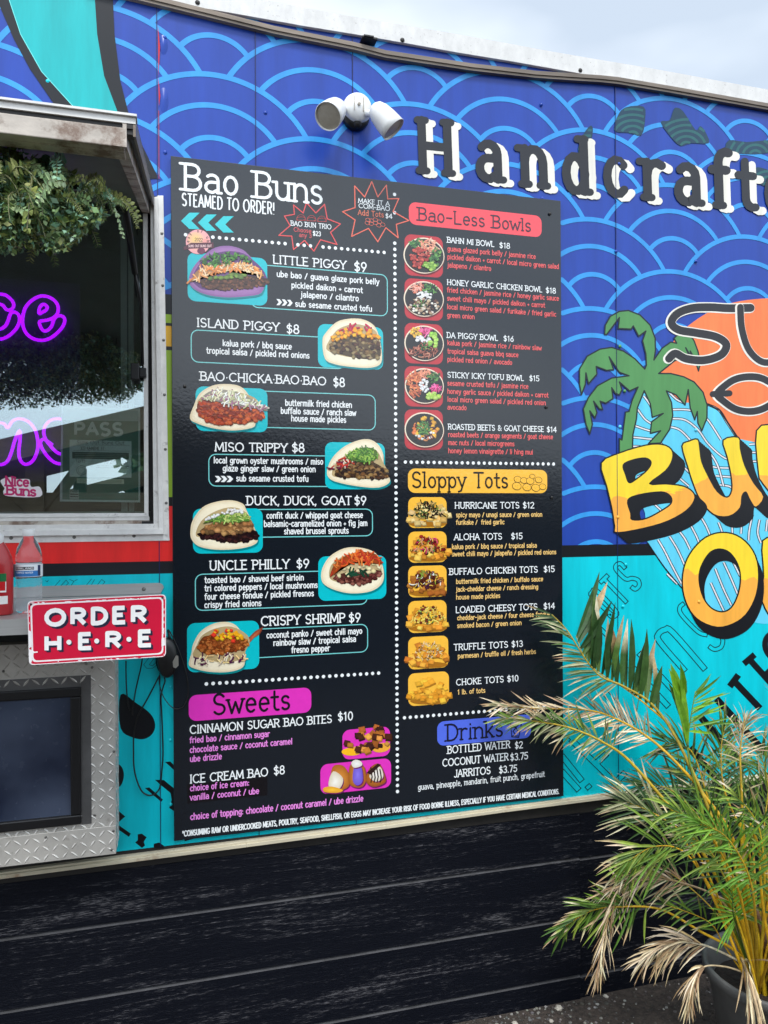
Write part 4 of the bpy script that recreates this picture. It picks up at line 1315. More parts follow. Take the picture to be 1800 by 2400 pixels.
# little piggy
rect('m1', 128, 722, 128, 735, 1100, TLP)
rect('m1', 600, 1620, 1620, 908, 1215, AQUA, line=0.0028, name='outline_box', r=.02)
rect('m1', 126, 722, 128, 735, 1100, TLP)
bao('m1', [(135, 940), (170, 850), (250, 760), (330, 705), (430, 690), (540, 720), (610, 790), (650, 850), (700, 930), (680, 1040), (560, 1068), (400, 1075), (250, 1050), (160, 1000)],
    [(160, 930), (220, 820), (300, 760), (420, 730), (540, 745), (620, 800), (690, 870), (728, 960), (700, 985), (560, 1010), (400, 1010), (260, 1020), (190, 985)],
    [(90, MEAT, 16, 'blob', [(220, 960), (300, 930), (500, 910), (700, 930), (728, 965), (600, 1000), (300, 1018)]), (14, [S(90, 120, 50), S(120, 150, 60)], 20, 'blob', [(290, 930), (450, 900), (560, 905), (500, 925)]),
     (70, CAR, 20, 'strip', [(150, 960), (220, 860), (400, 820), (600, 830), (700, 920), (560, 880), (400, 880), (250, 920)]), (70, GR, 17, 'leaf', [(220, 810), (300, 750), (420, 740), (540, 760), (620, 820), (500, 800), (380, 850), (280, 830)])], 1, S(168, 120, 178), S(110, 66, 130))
txt('m1', 'LITTLE PIGGY', 765, 820, 1310, 60, 'head'); txt('m1', '$9', 1372, 878, 1465, 68, 'head')
txt('m1', 'ube bao / guava glaze pork belly', 793, 920, 1558, 42); txt('m1', 'pickled daikon + carrot', 903, 1003, 1435, 42); txt('m1', 'jalapeno / cilantro', 973, 1073, 1405, 42)
chevrons('m1', 790, 1088, 42, 46, WHITE, 3, 40, 1, 3); txt('m1', 'sub sesame crusted tofu', 932, 1143, 1503, 42)
# island piggy
txt('m2', 'ISLAND PIGGY', 190, 140, 780, 60, 'head'); txt('m2', '$8', 833, 186, 925, 62, 'head')
rect('m2', 148, 1250, 250, 168, 398, AQUA, line=0.0028, name='outline_box', r=.02)
rect('m2', 1060, 1530, 1062, 118, 430, TLP)
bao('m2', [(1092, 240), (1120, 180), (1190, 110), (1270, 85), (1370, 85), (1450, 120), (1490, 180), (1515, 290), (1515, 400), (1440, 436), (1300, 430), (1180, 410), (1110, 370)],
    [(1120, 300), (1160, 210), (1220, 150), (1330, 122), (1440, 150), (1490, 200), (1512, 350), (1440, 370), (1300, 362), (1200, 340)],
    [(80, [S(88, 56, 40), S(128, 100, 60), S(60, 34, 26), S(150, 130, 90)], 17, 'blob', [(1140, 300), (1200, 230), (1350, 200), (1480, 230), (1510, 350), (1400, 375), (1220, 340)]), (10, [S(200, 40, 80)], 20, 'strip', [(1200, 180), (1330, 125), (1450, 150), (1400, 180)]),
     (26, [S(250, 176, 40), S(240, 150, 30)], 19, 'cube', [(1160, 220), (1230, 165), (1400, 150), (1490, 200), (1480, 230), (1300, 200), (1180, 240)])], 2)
txt('m2', 'kalua pork / bbq sauce', 375, 278, 870, 42); txt('m2', 'tropical salsa / pickled red onions', 258, 332, 998, 42)
# bao chicka
txt('m2', 'BAO\u00b7CHICKA\u00b7BAO\u00b7BAO', 213, 525, 1118, 58, 'head'); txt('m2', '$8', 1170, 570, 1253, 62, 'head')
rect('m2', 600, 1473, 1473, 634, 885, AQUA, line=0.0028, name='outline_box', r=.02)
rect('m2', 180, 697, 180, 568, 890, TLP)
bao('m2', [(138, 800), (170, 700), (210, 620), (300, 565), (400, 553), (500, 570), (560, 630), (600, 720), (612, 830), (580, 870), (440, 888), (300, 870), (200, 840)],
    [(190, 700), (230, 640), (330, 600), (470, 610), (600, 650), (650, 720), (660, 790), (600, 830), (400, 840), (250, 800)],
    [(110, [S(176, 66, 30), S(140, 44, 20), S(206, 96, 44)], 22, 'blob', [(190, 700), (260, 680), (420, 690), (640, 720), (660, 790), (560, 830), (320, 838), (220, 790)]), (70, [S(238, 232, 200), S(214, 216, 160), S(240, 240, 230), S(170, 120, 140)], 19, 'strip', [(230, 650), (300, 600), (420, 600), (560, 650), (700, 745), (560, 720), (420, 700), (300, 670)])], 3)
txt('m2', 'buttermilk fried chicken', 825, 708, 1303, 42); txt('m2', 'buffalo sauce / ranch slaw', 793, 765, 1333, 42); txt('m2', 'house made pickles', 868, 820, 1262, 42)
# miso trippy
txt('m2', 'MISO TRIPPY', 320, 1035, 838, 60, 'head'); txt('m2', '$8', 873, 1042, 962, 62, 'head')
rect('m2', 275, 1300, 400, 1060, 1288, AQUA, line=0.0028, name='outline_box', r=.02)
rect('m2', 1112, 1543, 1115, 970, 1310, TLP)
bao('m2', [(1125, 1180), (1160, 1090), (1240, 1010), (1330, 965), (1420, 950), (1490, 985), (1530, 1060), (1535, 1160), (1580, 1250), (1500, 1298), (1350, 1290), (1200, 1260), (1140, 1230)],
    [(1160, 1200), (1190, 1120), (1270, 1060), (1380, 1010), (1480, 1030), (1530, 1120), (1570, 1210), (1480, 1225), (1350, 1230), (1200, 1225)],
    [(80, [S(120, 84, 48), S(70, 46, 30), S(150, 116, 70), S(50, 34, 28)], 19, 'blob', [(1180, 1200), (1250, 1130), (1400, 1100), (1520, 1150), (1572, 1220), (1400, 1230), (1220, 1225)]), (26, [S(230, 220, 190), S(200, 60, 40), S(110, 30, 60)], 16, 'strip', [(1130, 1160), (1220, 1100), (1300, 1070), (1300, 1120), (1200, 1160)]),
     (70, [S(110, 160, 60), S(150, 190, 80), S(70, 120, 50)], 14, 'strip', [(1270, 1060), (1380, 1010), (1480, 1030), (1470, 1100), (1360, 1110), (1290, 1100)])], 4)
txt('m2', 'local grown oyster mushrooms / miso', 310, 1122, 1097, 42); txt('m2', 'glaze ginger slaw / green onion', 375, 1180, 1042, 42)
chevrons('m2', 318, 1215, 48, 44, WHITE, 3, 42, 1, 0); txt('m2', 'sub sesame crusted tofu', 473, 1252, 990, 42)
# duck
txt('m3', 'DUCK, DUCK, GOAT', 547, 133, 1300, 60, 'head'); txt('m3', '$9', 1322, 132, 1408, 60, 'head')
rect('m3', 560, 1453, 1453, 163, 355, AQUA, line=0.0028, name='outline_box', r=.02)
rect('m3', 160, 663, 162, 160, 485, TLP)
bao('m3', [(142, 320), (160, 240), (230, 150), (330, 110), (440, 100), (520, 125), (545, 170), (590, 270), (628, 370), (600, 420), (480, 450), (320, 455), (200, 430), (150, 380)],
    [(180, 350), (220, 250), (320, 180), (440, 150), (540, 185), (590, 280), (612, 360), (540, 400), (380, 400), (240, 370)],
    [(60, [S(36, 20, 24), S(60, 30, 30)], 19, 'blob', [(190, 340), (300, 330), (450, 340), (610, 320), (612, 370), (480, 400), (260, 378)]), (40, [S(160, 110, 66), S(110, 80, 50), S(190, 140, 90)], 22, 'blob', [(210, 320), (330, 260), (560, 250), (590, 300), (450, 340), (280, 330)]),
     (46, [S(140, 180, 80), S(190, 210, 120), S(90, 140, 60)], 16, 'strip', [(230, 270), (330, 210), (520, 190), (570, 240), (440, 260), (300, 250)]), (30, [S(244, 244, 238)], 12, 'blob', [(220, 260), (330, 190), (440, 160), (530, 180), (420, 200), (300, 220)])], 5)
txt('m3', 'confit duck / whipped goat cheese', 690, 230, 1382, 42); txt('m3', 'balsamic-caramelized onion + fig jam', 672, 290, 1415, 42); txt('m3', 'shaved brussel sprouts', 817, 343, 1280, 42)
# philly
txt('m3', 'UNCLE PHILLY', 280, 603, 852, 64, 'head'); txt('m3', '$9', 905, 588, 997, 62, 'head')
rect('m3', 178, 1415, 240, 632, 892, AQUA, line=0.0028, name='outline_box', r=.02)
rect('m3', 1063, 1552, 1552, 495, 808, TLP)
bao('m3', [(1082, 640), (1100, 570), (1150, 500), (1250, 445), (1360, 440), (1460, 470), (1510, 530), (1535, 620), (1520, 700), (1440, 755), (1300, 770), (1180, 745), (1100, 700)],
    [(1140, 640), (1160, 560), (1250, 500), (1360, 480), (1470, 500), (1515, 580), (1500, 650), (1380, 700), (1250, 690), (1170, 680)],
    [(70, [S(110, 56, 50), S(80, 36, 34), S(140, 86, 74)], 17, 'blob', [(1170, 660), (1260, 620), (1480, 600), (1500, 640), (1380, 700), (1250, 695)]), (14, [S(240, 220, 170)], 20, 'blob', [(1200, 600), (1400, 530), (1500, 560), (1480, 600), (1260, 660)]), (6, [S(30, 70, 50)], 26, 'strip', [(1290, 600), (1400, 610), (1400, 640), (1290, 630)]),
     (44, [S(216, 90, 40), S(236, 130, 60), S(190, 60, 40)], 20, 'strip', [(1145, 650), (1180, 560), (1260, 500), (1360, 470), (1480, 490), (1520, 560), (1400, 540), (1260, 560), (1190, 620)])], 6)
txt('m3', 'toasted bao / shaved beef sirloin', 245, 695, 957, 42); txt('m3', 'tri colored peppers / local mushrooms', 245, 754, 1057, 42); txt('m3', 'four cheese fondue / pickled fresnos', 245, 815, 1030, 42); txt('m3', 'crispy fried onions', 243, 874, 652, 42)
# shrimp
txt('m3', 'CRISPY SHRIMP', 650, 1003, 1255, 64, 'head'); txt('m3', '$9', 1282, 978, 1367, 62, 'head')
rect('m3', 500, 1418, 1418, 992, 1190, AQUA, line=0.0028, name='outline_box', r=.02)
rect('m3', 118, 637, 625, 965, 1312, TLP)
bao('m3', [(130, 1280), (150, 1200), (160, 1140), (210, 1050), (300, 990), (400, 975), (470, 1000), (510, 1060), (520, 1140), (535, 1220), (520, 1300), (420, 1335), (280, 1335), (170, 1310)],
    [(160, 1220), (190, 1140), (230, 1070), (330, 1020), (440, 1010), (540, 1060), (570, 1120), (540, 1180), (520, 1240), (380, 1270), (240, 1240)],
    [(110, [S(166, 86, 36), S(196, 116, 56), S(130, 60, 26)], 16, 'blob', [(195, 1160), (240, 1080), (360, 1080), (520, 1090), (560, 1130), (500, 1180), (330, 1210), (230, 1200)]), (30, [S(236, 222, 190), S(84, 30, 70), S(250, 214, 150)], 17, 'strip', [(160, 1230), (260, 1220), (520, 1200), (530, 1250), (380, 1280), (200, 1270)]),
     (24, [S(250, 196, 40), S(244, 170, 30), S(230, 60, 40)], 20, 'cube', [(290, 1070), (350, 1030), (460, 1040), (530, 1090), (450, 1110), (330, 1100)])], 7)
a = A(); a.poly([(530, 1140), (560, 1090), (610, 1040), (668, 1008), (655, 1040), (640, 1065), (600, 1090), (555, 1140)], S(206, 110, 70), edge=S(120, 50, 36), fn=lambda p: mp_('m3', *p)); a.build('shrimp_tail_picture', M['board'], menu)
txt('m3', 'coconut panko / sweet chili mayo', 690, 1092, 1378, 42); txt('m3', 'rainbow slaw / tropical salsa', 740, 1147, 1333, 42); txt('m3', 'fresno pepper', 870, 1198, 1145, 42)
dots('m3', 257, 1430, 1497, 1336, 28, 0.0053)
# sweets
rect('m4', 130, 1013, 135, 214, 402, MAG)
txt('m4', 'Sweets', 303, 352, 860, 142, 'title', S(24, 20, 30))
txt('m4', 'CINNAMON SUGAR BAO BITES', 138, 490, 1160, 56, 'head'); txt('m4', '$10', 1203, 398, 1312, 58, 'head')
txt('m4', 'fried bao / cinnamon sugar', 138, 557, 712, 42, col=PINK); txt('m4', 'chocolate sauce / coconut caramel', 138, 627, 875, 42, col=PINK); txt('m4', 'ube drizzle', 140, 692, 367, 42, col=PINK)
rect('m4', 120, 697, 690, 800, 935, S(14, 12, 18), r=.001, name='sticker_patch')
txt('m4', 'ICE CREAM BAO', 140, 846, 700, 58, 'head'); txt('m4', '$8', 742, 785, 820, 58, 'head')
txt('m4', 'choice of ice cream:', 140, 903, 565, 42, col=PINK); txt('m4', 'vanilla / coconut / ube', 140, 970, 635, 42, col=PINK)
txt('m4', 'choice of topping: chocolate / coconut caramel / ube drizzle', 142, 1110, 1385, 44, col=PINK)
txt('n', '*CONSUMING RAW OR UNDERCOOKED MEATS, POULTRY, SEAFOOD, SHELLFISH, OR EGGS MAY INCREASE YOUR RISK OF FOOD BORNE ILLNESS, ESPECIALLY IF YOU HAVE CERTAIN MEDICAL CONDITIONS.', 428, 1960, 1310, 11.5, 'fine')
rect('m4', 1237, 1580, 1575, 437, 648, MAG)
a = A(); f4 = lambda p: mp_('m4', *p)
a.poly(ell(1300, 620, 70, 28), S(250, 186, 30), fn=f4); a.poly(ell(1515, 590, 66, 34, rot=-8), S(240, 170, 60), fn=f4)
scatter(a, [(1240, 590), (1290, 490), (1400, 425), (1560, 450), (1580, 520), (1540, 590), (1420, 625), (1290, 610)], 34, [S(206, 130, 50), S(176, 100, 40), S(84, 40, 24), S(60, 28, 20), S(230, 160, 70)], 36, 'cube', f4, 90)
a.build('food_picture', M['board'], menu)
rect('m4', 1078, 1587, 1585, 665, 876, MAG)
a = A()
for pl, c, e in (([(1165, 730), (1240, 720), (1285, 790), (1280, 870), (1200, 900), (1150, 870)], S(226, 150, 60), S(170, 96, 34)), ([(1135, 850), (1170, 760), (1240, 810), (1220, 880), (1160, 895)], S(250, 246, 236), S(220, 206, 180)),
                 ([(1280, 830), (1290, 720), (1340, 690), (1395, 730), (1405, 830), (1370, 875), (1310, 870)], S(220, 144, 56), S(160, 90, 30)), ([(1312, 830), (1318, 740), (1345, 715), (1375, 740), (1382, 830), (1345, 862)], S(140, 120, 230), S(110, 86, 200)), ([(1300, 700), (1330, 676), (1370, 690), (1375, 720), (1320, 735)], S(244, 244, 240), S(220, 214, 200)),
                 ([(1405, 800), (1440, 730), (1500, 705), (1540, 780), (1545, 840), (1470, 872), (1415, 850)], S(212, 130, 50), S(150, 80, 30)), ([(1430, 800), (1460, 740), (1510, 730), (1530, 800), (1480, 835)], S(246, 242, 234), S(220, 210, 190)),
                 ([(1100, 880), (1160, 870), (1240, 895), (1200, 915), (1110, 910)], S(250, 196, 60), S(230, 160, 40))):
    a.poly(smooth_path([(x + 6, y + 8) for x, y in pl], True, 4), S(110, 20, 90), fn=f4); a.poly(smooth_path(pl, True, 4), c, edge=e, fn=f4)
for i in range(4): a.stroke([(1440 + 22 * i, 735 + 4 * i), (1450 + 22 * i, 800 + 6 * (i % 2)), (1442 + 22 * i, 838)], 9, S(40, 20, 16), fn=f4)
a.poly([(1410, 770), (1490, 705), (1515, 712), (1440, 785)], S(46, 26, 22), fn=f4)
a.build('food_picture', M['board'], menu)
# vertical dotted line
a = A()
ud = W2(928, 1168, MD)[0]; v0_, v1_ = W2(924, 456, MD)[1], W2(932, 1869, MD)[1]
nn_ = 99
for i in range(nn_):
    if 1 <= i <= 7 and i not in (3,): continue
    a.poly(ell(ud, v0_ + (v1_ - v0_) * i / nn_, .0054, .0054, 0, 360, 10), WHITE)
a.build('dotted_line', M['board'], menu)
# bowls column
rect('m5', 220, 1392, 300, 132, 330, S(250, 76, 86))
txt('m5', 'Bao-Less Bowls', 300, 285, 1298, 108, 'title', S(60, 34, 50))
def bowl(cr, yt, yb, cx_, cy_, rx, ry, layers, seed):
    rect(cr, 182, 520, 200, yt, yb, RPANEL, shade=S(186, 44, 54))
    a = A(); fn = lambda p: mp_(cr, *p)
    sl = -11
    a.poly(ell(cx_ + 3, cy_ + 12, rx, ry, 0, 360, 36, 11), S(110, 24, 30), fn=fn)
    a.poly(ell(cx_, cy_, rx, ry, 0, 360, 36, 11), S(240, 222, 196), fn=fn)
    a.poly(ell(cx_ + 2, cy_ + 2, rx - 9, ry - 9, 0, 360, 36, 11), S(28, 28, 30), edge=S(40, 38, 38), fn=fn)
    for i, (n_, cols, size, kind, reg) in enumerate(layers):
        scatter(a, [(cx_ + x, cy_ + y) for x, y in ell(reg[0], reg[1], reg[2], reg[3])], n_, cols, size, kind, fn, seed * 17 + i, order='down')
    a.build('food_picture', M['board'], menu)
G2 = [S(70, 120, 60), S(110, 160, 80), S(40, 84, 44)]
RC = [S(240, 240, 236)]
bowl('m5', 408, 772, 352, 600, 182, 158, [(40, G2, 20, 'leaf', (-60, -110, 60, 40)), (60, [S(236, 150, 120), S(244, 190, 160)], 18, 'strip', (40, -80, 80, 60)), (90, [S(176, 60, 50), S(206, 90, 76), S(140, 40, 40)], 16, 'blob', (-40, 20, 90, 90)), (60, G2, 18, 'leaf', (100, 10, 50, 90)), (30, [S(120, 170, 60), S(160, 200, 90)], 18, 'blob', (50, 90, 60, 36))], 11)
txt('m5', 'BAHN MI BOWL', 557, 483, 972, 46, 'head'); txt('m5', '$18', 1018, 530, 1112, 46, 'head')
for s_, x0, y_, x1 in (('guava glazed pork belly / jasmine rice', 560, 558, 1337), ('pickled daikon + carrot / local micro green salad', 560, 630, 1542), ('jalapeno / cilantro', 560, 702, 945), ('fried chicken / jasmine rice / honey garlic sauce', 557, 923, 1542), ('sweet chili mayo / pickled daikon + carrot', 557, 996, 1420), ('local micro green salad / furikake / fried garlic', 557, 1071, 1518), ('green onion', 557, 1145, 798)):
    txt('m5', s_, x0, y_, x1, 42, col=RED)
txt('m5', 'HONEY GARLIC CHICKEN BOWL', 557, 857, 1395, 46, 'head'); txt('m5', '$18', 1428, 928, 1517, 46, 'head')
bowl('m5', 797, 1158, 350, 983, 178, 156, [(40, [S(220, 120, 90), S(236, 170, 150)], 16, 'strip', (-60, -100, 60, 40)), (50, G2, 16, 'leaf', (50, -90, 70, 50)), (30, RC, 16, 'blob', (0, -30, 70, 36)), (110, [S(110, 70, 50), S(236, 226, 206), S(60, 40, 36), S(190, 160, 130)], 15, 'blob', (0, 60, 130, 76)), (20, G2, 12, 'leaf', (-40, 40, 70, 40))], 12)
txt('m6', 'DA PIGGY BOWL', 555, 118, 1005, 46, 'head'); txt('m6', '$16', 1055, 148, 1145, 46, 'head')
bowl('m6', -15, 342, 353, 168, 175, 156, [(30, [S(240, 200, 80), S(230, 170, 60)], 15, 'cube', (-70, -100, 50, 44)), (24, [S(214, 60, 120), S(236, 110, 160)], 18, 'strip', (20, -105, 46, 34)), (24, RC, 17, 'blob', (0, -40, 70, 36)), (90, [S(170, 96, 76), S(206, 140, 116), S(120, 60, 46)], 14, 'strip', (-10, 60, 130, 70)), (24, [S(150, 206, 80), S(180, 220, 100)], 20, 'blob', (80, -30, 34, 70)), (20, G2, 14, 'leaf', (10, 30, 40, 36))], 13)
for s_, x0, y_, x1 in (('kalua pork / jasmine rice / rainbow slaw', 560, 183, 1390), ('tropical salsa guava bbq sauce', 560, 257, 1185), ('pickled red onion / avocado', 560, 329, 1130), ('sesame crusted tofu / jasmine rice', 560, 540, 1273), ('honey garlic sauce / pickled daikon + carrot', 560, 612, 1450), ('local micro green salad / pickled red onion', 560, 683, 1427), ('avocado', 560, 752, 728), ('roasted beets / orange segments / goat cheese', 567, 994, 1490), ('mac nuts / local microgreens', 567, 1065, 1150), ('honey lemon vinaigrette / li hing mui', 567, 1137, 1313)):
    txt('m6', s_, x0, y_, x1, 42, col=RED)
txt('m6', 'STICKY ICKY TOFU BOWL', 560, 469, 1233, 46, 'head'); txt('m6', '$15', 1283, 499, 1370, 46, 'head')
bowl('m6', 368, 724, 355, 545, 173, 156, [(60, [S(206, 110, 70), S(230, 140, 90), S(170, 80, 56)], 24, 'strip', (-80, -10, 60, 110)), (30, [S(236, 150, 120)], 16, 'strip', (10, -110, 60, 36)), (40, G2, 16, 'leaf', (80, -80, 56, 50)), (30, [S(240, 240, 240), S(216, 216, 216)], 14, 'blob', (0, 0, 50, 60)), (20, [S(220, 60, 130), S(240, 110, 170)], 18, 'strip', (95, 20, 44, 34)), (16, [S(170, 216, 80), S(190, 226, 110)], 24, 'blob', (70, 90, 56, 30))], 14)
txt('m6', 'ROASTED BEETS & GOAT CHEESE', 565, 928, 1410, 46, 'head'); txt('m6', '$14', 1437, 952, 1523, 46, 'head')
bowl('m6', 750, 1106, 355, 932, 175, 154, [(30, [S(236, 150, 90), S(230, 120, 60)], 22, 'blob', (0, 0, 100, 90)), (20, [S(240, 180, 60)], 26, 'cube', (20, -20, 110, 90)), (14, RC, 14, 'blob', (0, 30, 90, 60)), (20, [S(70, 30, 50)], 16, 'strip', (0, 0, 100, 80)), (70, G2, 18, 'leaf', (-10, -10, 60, 60))], 15)
dots('m6', 188, 1217, 1497, 1236, 28, 0.0053)
# tots
rect('m6', 212, 1442, 230, 1274, 1490, YEL)
txt('m6', 'Sloppy Tots', 245, 1440, 1095, 132, 'title', S(30, 26, 20))
a = A()
for X, Y, r_ in ((1180, 1370, 30), (1235, 1380, 28), (1290, 1385, 32), (1310, 1345, 22), (1365, 1375, 28), (1172, 1430, 36), (1262, 1440, 34), (1340, 1445, 34), (1400, 1435, 28)):
    a.poly(ell(X, Y, r_ * 1.1, r_ * .9, 0, 360, 14, 15), YEL, fn=lambda p: mp_('m6', *p)); a.stroke(ell(X, Y, r_ * 1.1, r_ * .9, 0, 360, 14, 15), 4, S(60, 46, 20), closed=True, fn=lambda p: mp_('m6', *p))
    for q in range(4): a.poly(ell(X + 12 * math.cos(q * 2.1 + X), Y + 9 * math.sin(q * 2.1 + X), 2, 2, 0, 360, 5), S(60, 46, 20), fn=lambda p: mp_('m6', *p))
a.build('line_drawing', M['board'], menu)
TOT = [S(246, 180, 66), S(226, 150, 50), S(200, 120, 44), S(250, 196, 90)]
def tots(cr, yt, yb, tops, seed, wide=1.0, cols=TOT, x1=553):
    rect(cr, 214, x1, 215, yt, yb, YEL, r=.02)
    a = A(); fn = lambda p: mp_(cr, *p)
    cy = (yt + yb) / 2; cx = (214 + x1) / 2
    reg = [(cx - 190 * wide, cy + 50), (cx - 150, cy - 30), (cx - 60, cy - 95), (cx + 60, cy - 95), (cx + 150, cy - 30), (cx + 200 * wide, cy + 40), (cx + 120, cy + 100), (cx - 100, cy + 100)]
    a.poly(smooth_path([(cx - 160, cy + 90), (cx, cy + 70), (cx + 170, cy + 90), (cx + 100, cy + 122), (cx - 100, cy + 122)], True, 4), S(170, 110, 30), fn=fn)
    scatter(a, reg, 46, cols, 37, 'cube', fn, seed, ang=(-30, 30))
    for i, (n_, cc, size, kind) in enumerate(tops):
        scatter(a, [(cx - 150, cy + 30), (cx - 60, cy - 100), (cx + 60, cy - 100), (cx + 150, cy + 20), (cx, cy + 60)], n_, cc, size, kind, fn, seed + 7 + i)
    a.build('food_picture', M['board'], menu)
tots('m7', 95, 368, [(70, [S(60, 80, 46), S(30, 30, 26), S(96, 130, 60)], 14, 'leaf'), (26, [S(40, 22, 18)], 16, 'strip')], 21, cols=[S(226, 184, 100), S(236, 206, 140)])
tots('m7', 400, 676, [(30, [S(150, 40, 36), S(110, 30, 34)], 20, 'blob'), (26, G2, 14, 'leaf'), (30, [S(206, 150, 120), S(246, 200, 90), S(220, 70, 110)], 14, 'strip')], 22)
tots('m7', 705, 983, [(30, [S(96, 44, 28), S(70, 34, 26)], 22, 'blob'), (14, [S(246, 240, 226)], 14, 'strip'), (40, [S(130, 160, 60), S(240, 200, 80), S(90, 40, 80)], 13, 'strip')], 23, 1.05, [S(190, 120, 50), S(166, 96, 40)])
tots('m7', 1015, 1298, [(60, [S(246, 200, 60), S(250, 220, 110)], 17, 'strip'), (20, [S(120, 50, 36)], 15, 'blob'), (20, G2, 12, 'leaf')], 24)
tots('m8', 52, 338, [(50, [S(240, 226, 190), S(250, 236, 200)], 7, 'strip'), (20, [S(90, 80, 50)], 10, 'leaf')], 25, x1=568)
tots('m8', 373, 662, [], 26, 1.05, [S(250, 184, 60), S(240, 166, 50), S(226, 150, 40)], x1=574)
for cr, s_, x0, y_, x1, kind in (('m7', 'HURRICANE TOTS $12', 625, 194, 1325, 0), ('m7', 'spicy mayo / unagi sauce / green onion', 637, 271, 1395, 1), ('m7', 'furikake /  fried garlic', 637, 337, 1062, 1), ('m7', 'ALOHA TOTS   $15', 620, 473, 1222, 0), ('m7', 'kalua pork / bbq sauce / tropical salsa', 600, 553, 1348, 1),
        ('m7', 'sweet chili mayo / jalape\u00f1o / pickled red onions', 600, 617, 1520, 1), ('m7', 'BUFFALO CHICKEN TOTS  $15', 577, 780, 1505, 0), ('m7', 'buttermilk fried chicken / buffalo sauce', 637, 860, 1403, 1), ('m7', 'jack-cheddar cheese / ranch dressing', 637, 929, 1360, 1), ('m7', 'house made pickles', 637, 998, 1025, 1),
        ('m7', 'LOADED CHEESY TOTS  $14', 633, 1117, 1507, 0), ('m7', 'cheddar-jack cheese / four cheese fondue', 647, 1181, 1465, 1), ('m7', 'smoked bacon / green onion', 647, 1250, 1213, 1),
        ('m8', 'TRUFFLE TOTS $13', 617, 166, 1225, 0), ('m8', 'parmesan / truffle oil / fresh herbs', 652, 236, 1340, 1), ('m8', 'CHOKE TOTS $10', 637, 475, 1187, 0), ('m8', '1 lb. of tots', 650, 556, 893, 1)):
    txt(cr, s_, x0, y_, x1, 40 if kind else 52, 'ing' if kind else 'head', GOLD if kind else WHITE)
dots('m8', 180, 755, 1505, 662, 28, 0.0053)
rect('m8', 470, 1300, 485, 797, 1012, BLU)
txt('m8', 'Drinks', 550, 966, 1050, 140, 'title', S(22, 24, 50))
a = A(); f8 = lambda p: mp_('m8', *p)
for pl in ([(1118, 810), (1128, 930), (1190, 935), (1215, 800)], [(1130, 840), (1165, 850), (1160, 815)], [(1165, 850), (1195, 815)], [(1140, 880), (1165, 850), (1185, 880), (1160, 910), (1140, 880)], [(1135, 920), (1185, 922)], [(1170, 810), (1190, 760), (1205, 752)]):
    a.stroke(pl, 7, S(22, 24, 50), fn=f8)
a.build('line_drawing', M['board'], menu)
txt('m8', 'BOTTLED WATER', 560, 1078, 1113, 62, 'head'); txt('m8', '$2', 1155, 1034, 1225, 56, 'head')
txt('m8', 'COCONUT WATER', 517, 1192, 1098, 62, 'head'); txt('m8', '$3.75', 1115, 1140, 1270, 58, 'head')
txt('m8', 'JARRITOS', 620, 1288, 940, 62, 'head'); txt('m8', '$3.75', 1015, 1252, 1175, 58, 'head')
txt('m8', 'guava, pineapple, mandarin, fruit punch, grapefruit', 300, 1400, 1418, 48, 'thin')
for q in ((433, 906), (1288, 502), (1292, 1166), (1280, 955)):
    p = W(*q, MD)
    screw_head(p.x, p.z, -MD - .004, 0.0042, parent=menu)

# ================================================================== SERVICE WINDOW (part of the truck)
win = MB().build('service_window', None, truck)
win.location = -world_loc(truck)
def wpart(m, name, mt, **k): return m.build(name, M[mt], win, **k)
def vbar(pts_l, pts_r, d0, d1, mb):                 # upright bar given by its left and right edge in survey pixels
    (a, b), (c, e) = pts_l, pts_r
    F4 = [W(*b, d0), W(*e, d0), W(*c, d0), W(*a, d0)]
    mb.hexa(F4, [Vector((p.x, -d1, p.z)) for p in F4])
XO = -1.6
def hbar(x1t, y_top, y_bot, x1b, d0, d1, mb, xref=200):  # level bar from far left to the given right end
    zt, zb = W(xref, y_top, d0).z, W(xref, y_bot, d0).z
    xt, xb = W(x1t, y_top, d0).x, W(x1b, y_bot, d0).x
    F4 = [Vector((XO, -d0, zb)), Vector((xb, -d0, zb)), Vector((xt, -d0, zt)), Vector((XO, -d0, zt))]
    mb.hexa(F4, [Vector((p.x, -d1, p.z)) for p in F4])
m = MB()
vbar(((369, 458), (383, 1252)), ((383, 458), (397, 1266)), 0.006, 0.0006, m)      # screw flange
vbar(((360, 462), (372, 1244)), ((369.5, 460), (383.5, 1253)), 0.020, -0.01, m)
vbar(((352, 470), (360, 1236)), ((360.5, 470), (372.5, 1245)), 0.013, -0.05, m)
hbar(396, 1254, 1270, 398, 0.006, 0.0006, m)
hbar(382, 1241, 1254.5, 382, 0.022, -0.01, m)
hbar(372, 1229, 1241.5, 372, 0.014, -0.05, m)
wpart(m, 'frame', 'white_metal', bevel=0.0012)
m = MB()
hbar(350, 1220, 1229, 350, -0.004, -0.09, m)
wpart(m, 'sill', 'rust')
m = MB()
hbar(347, 1203, 1212, 347, 0.002, -0.02, m); hbar(350, 1211.5, 1220.5, 350, -0.002, -0.02, m)
vbar(((335, 500), (338, 1206)), ((346, 500), (348, 1212)), 0.002, -0.02, m)
wpart(m, 'sash', 'white_metal', bevel=0.001)
m = MB(); vbar(((346.5, 480), (348.5, 1225)), ((352, 480), (360, 1225)), -0.03, -0.06, m)
wpart(m, 'dark_channel', 'darkmetal')
m = MB(); p = W(352, 1228, 0.0); m.box((p.x - .022, -.012, p.z - .006), (p.x + .008, .02, p.z + .008)); wpart(m, 'rubber_block', 'rubber')
m = MB()
ga, gb = W(336, 470, -0.008), W(337, 1206, -0.008)
m.box((XO, 0.008, gb.z), (gb.x + 0.004, 0.0115, ga.z))
wpart(m, 'pane', 'glass')
m = MB(); vbar(((282, 470), (284, 1204)), ((312, 470), (314, 1204)), -0.05, -0.09, m)
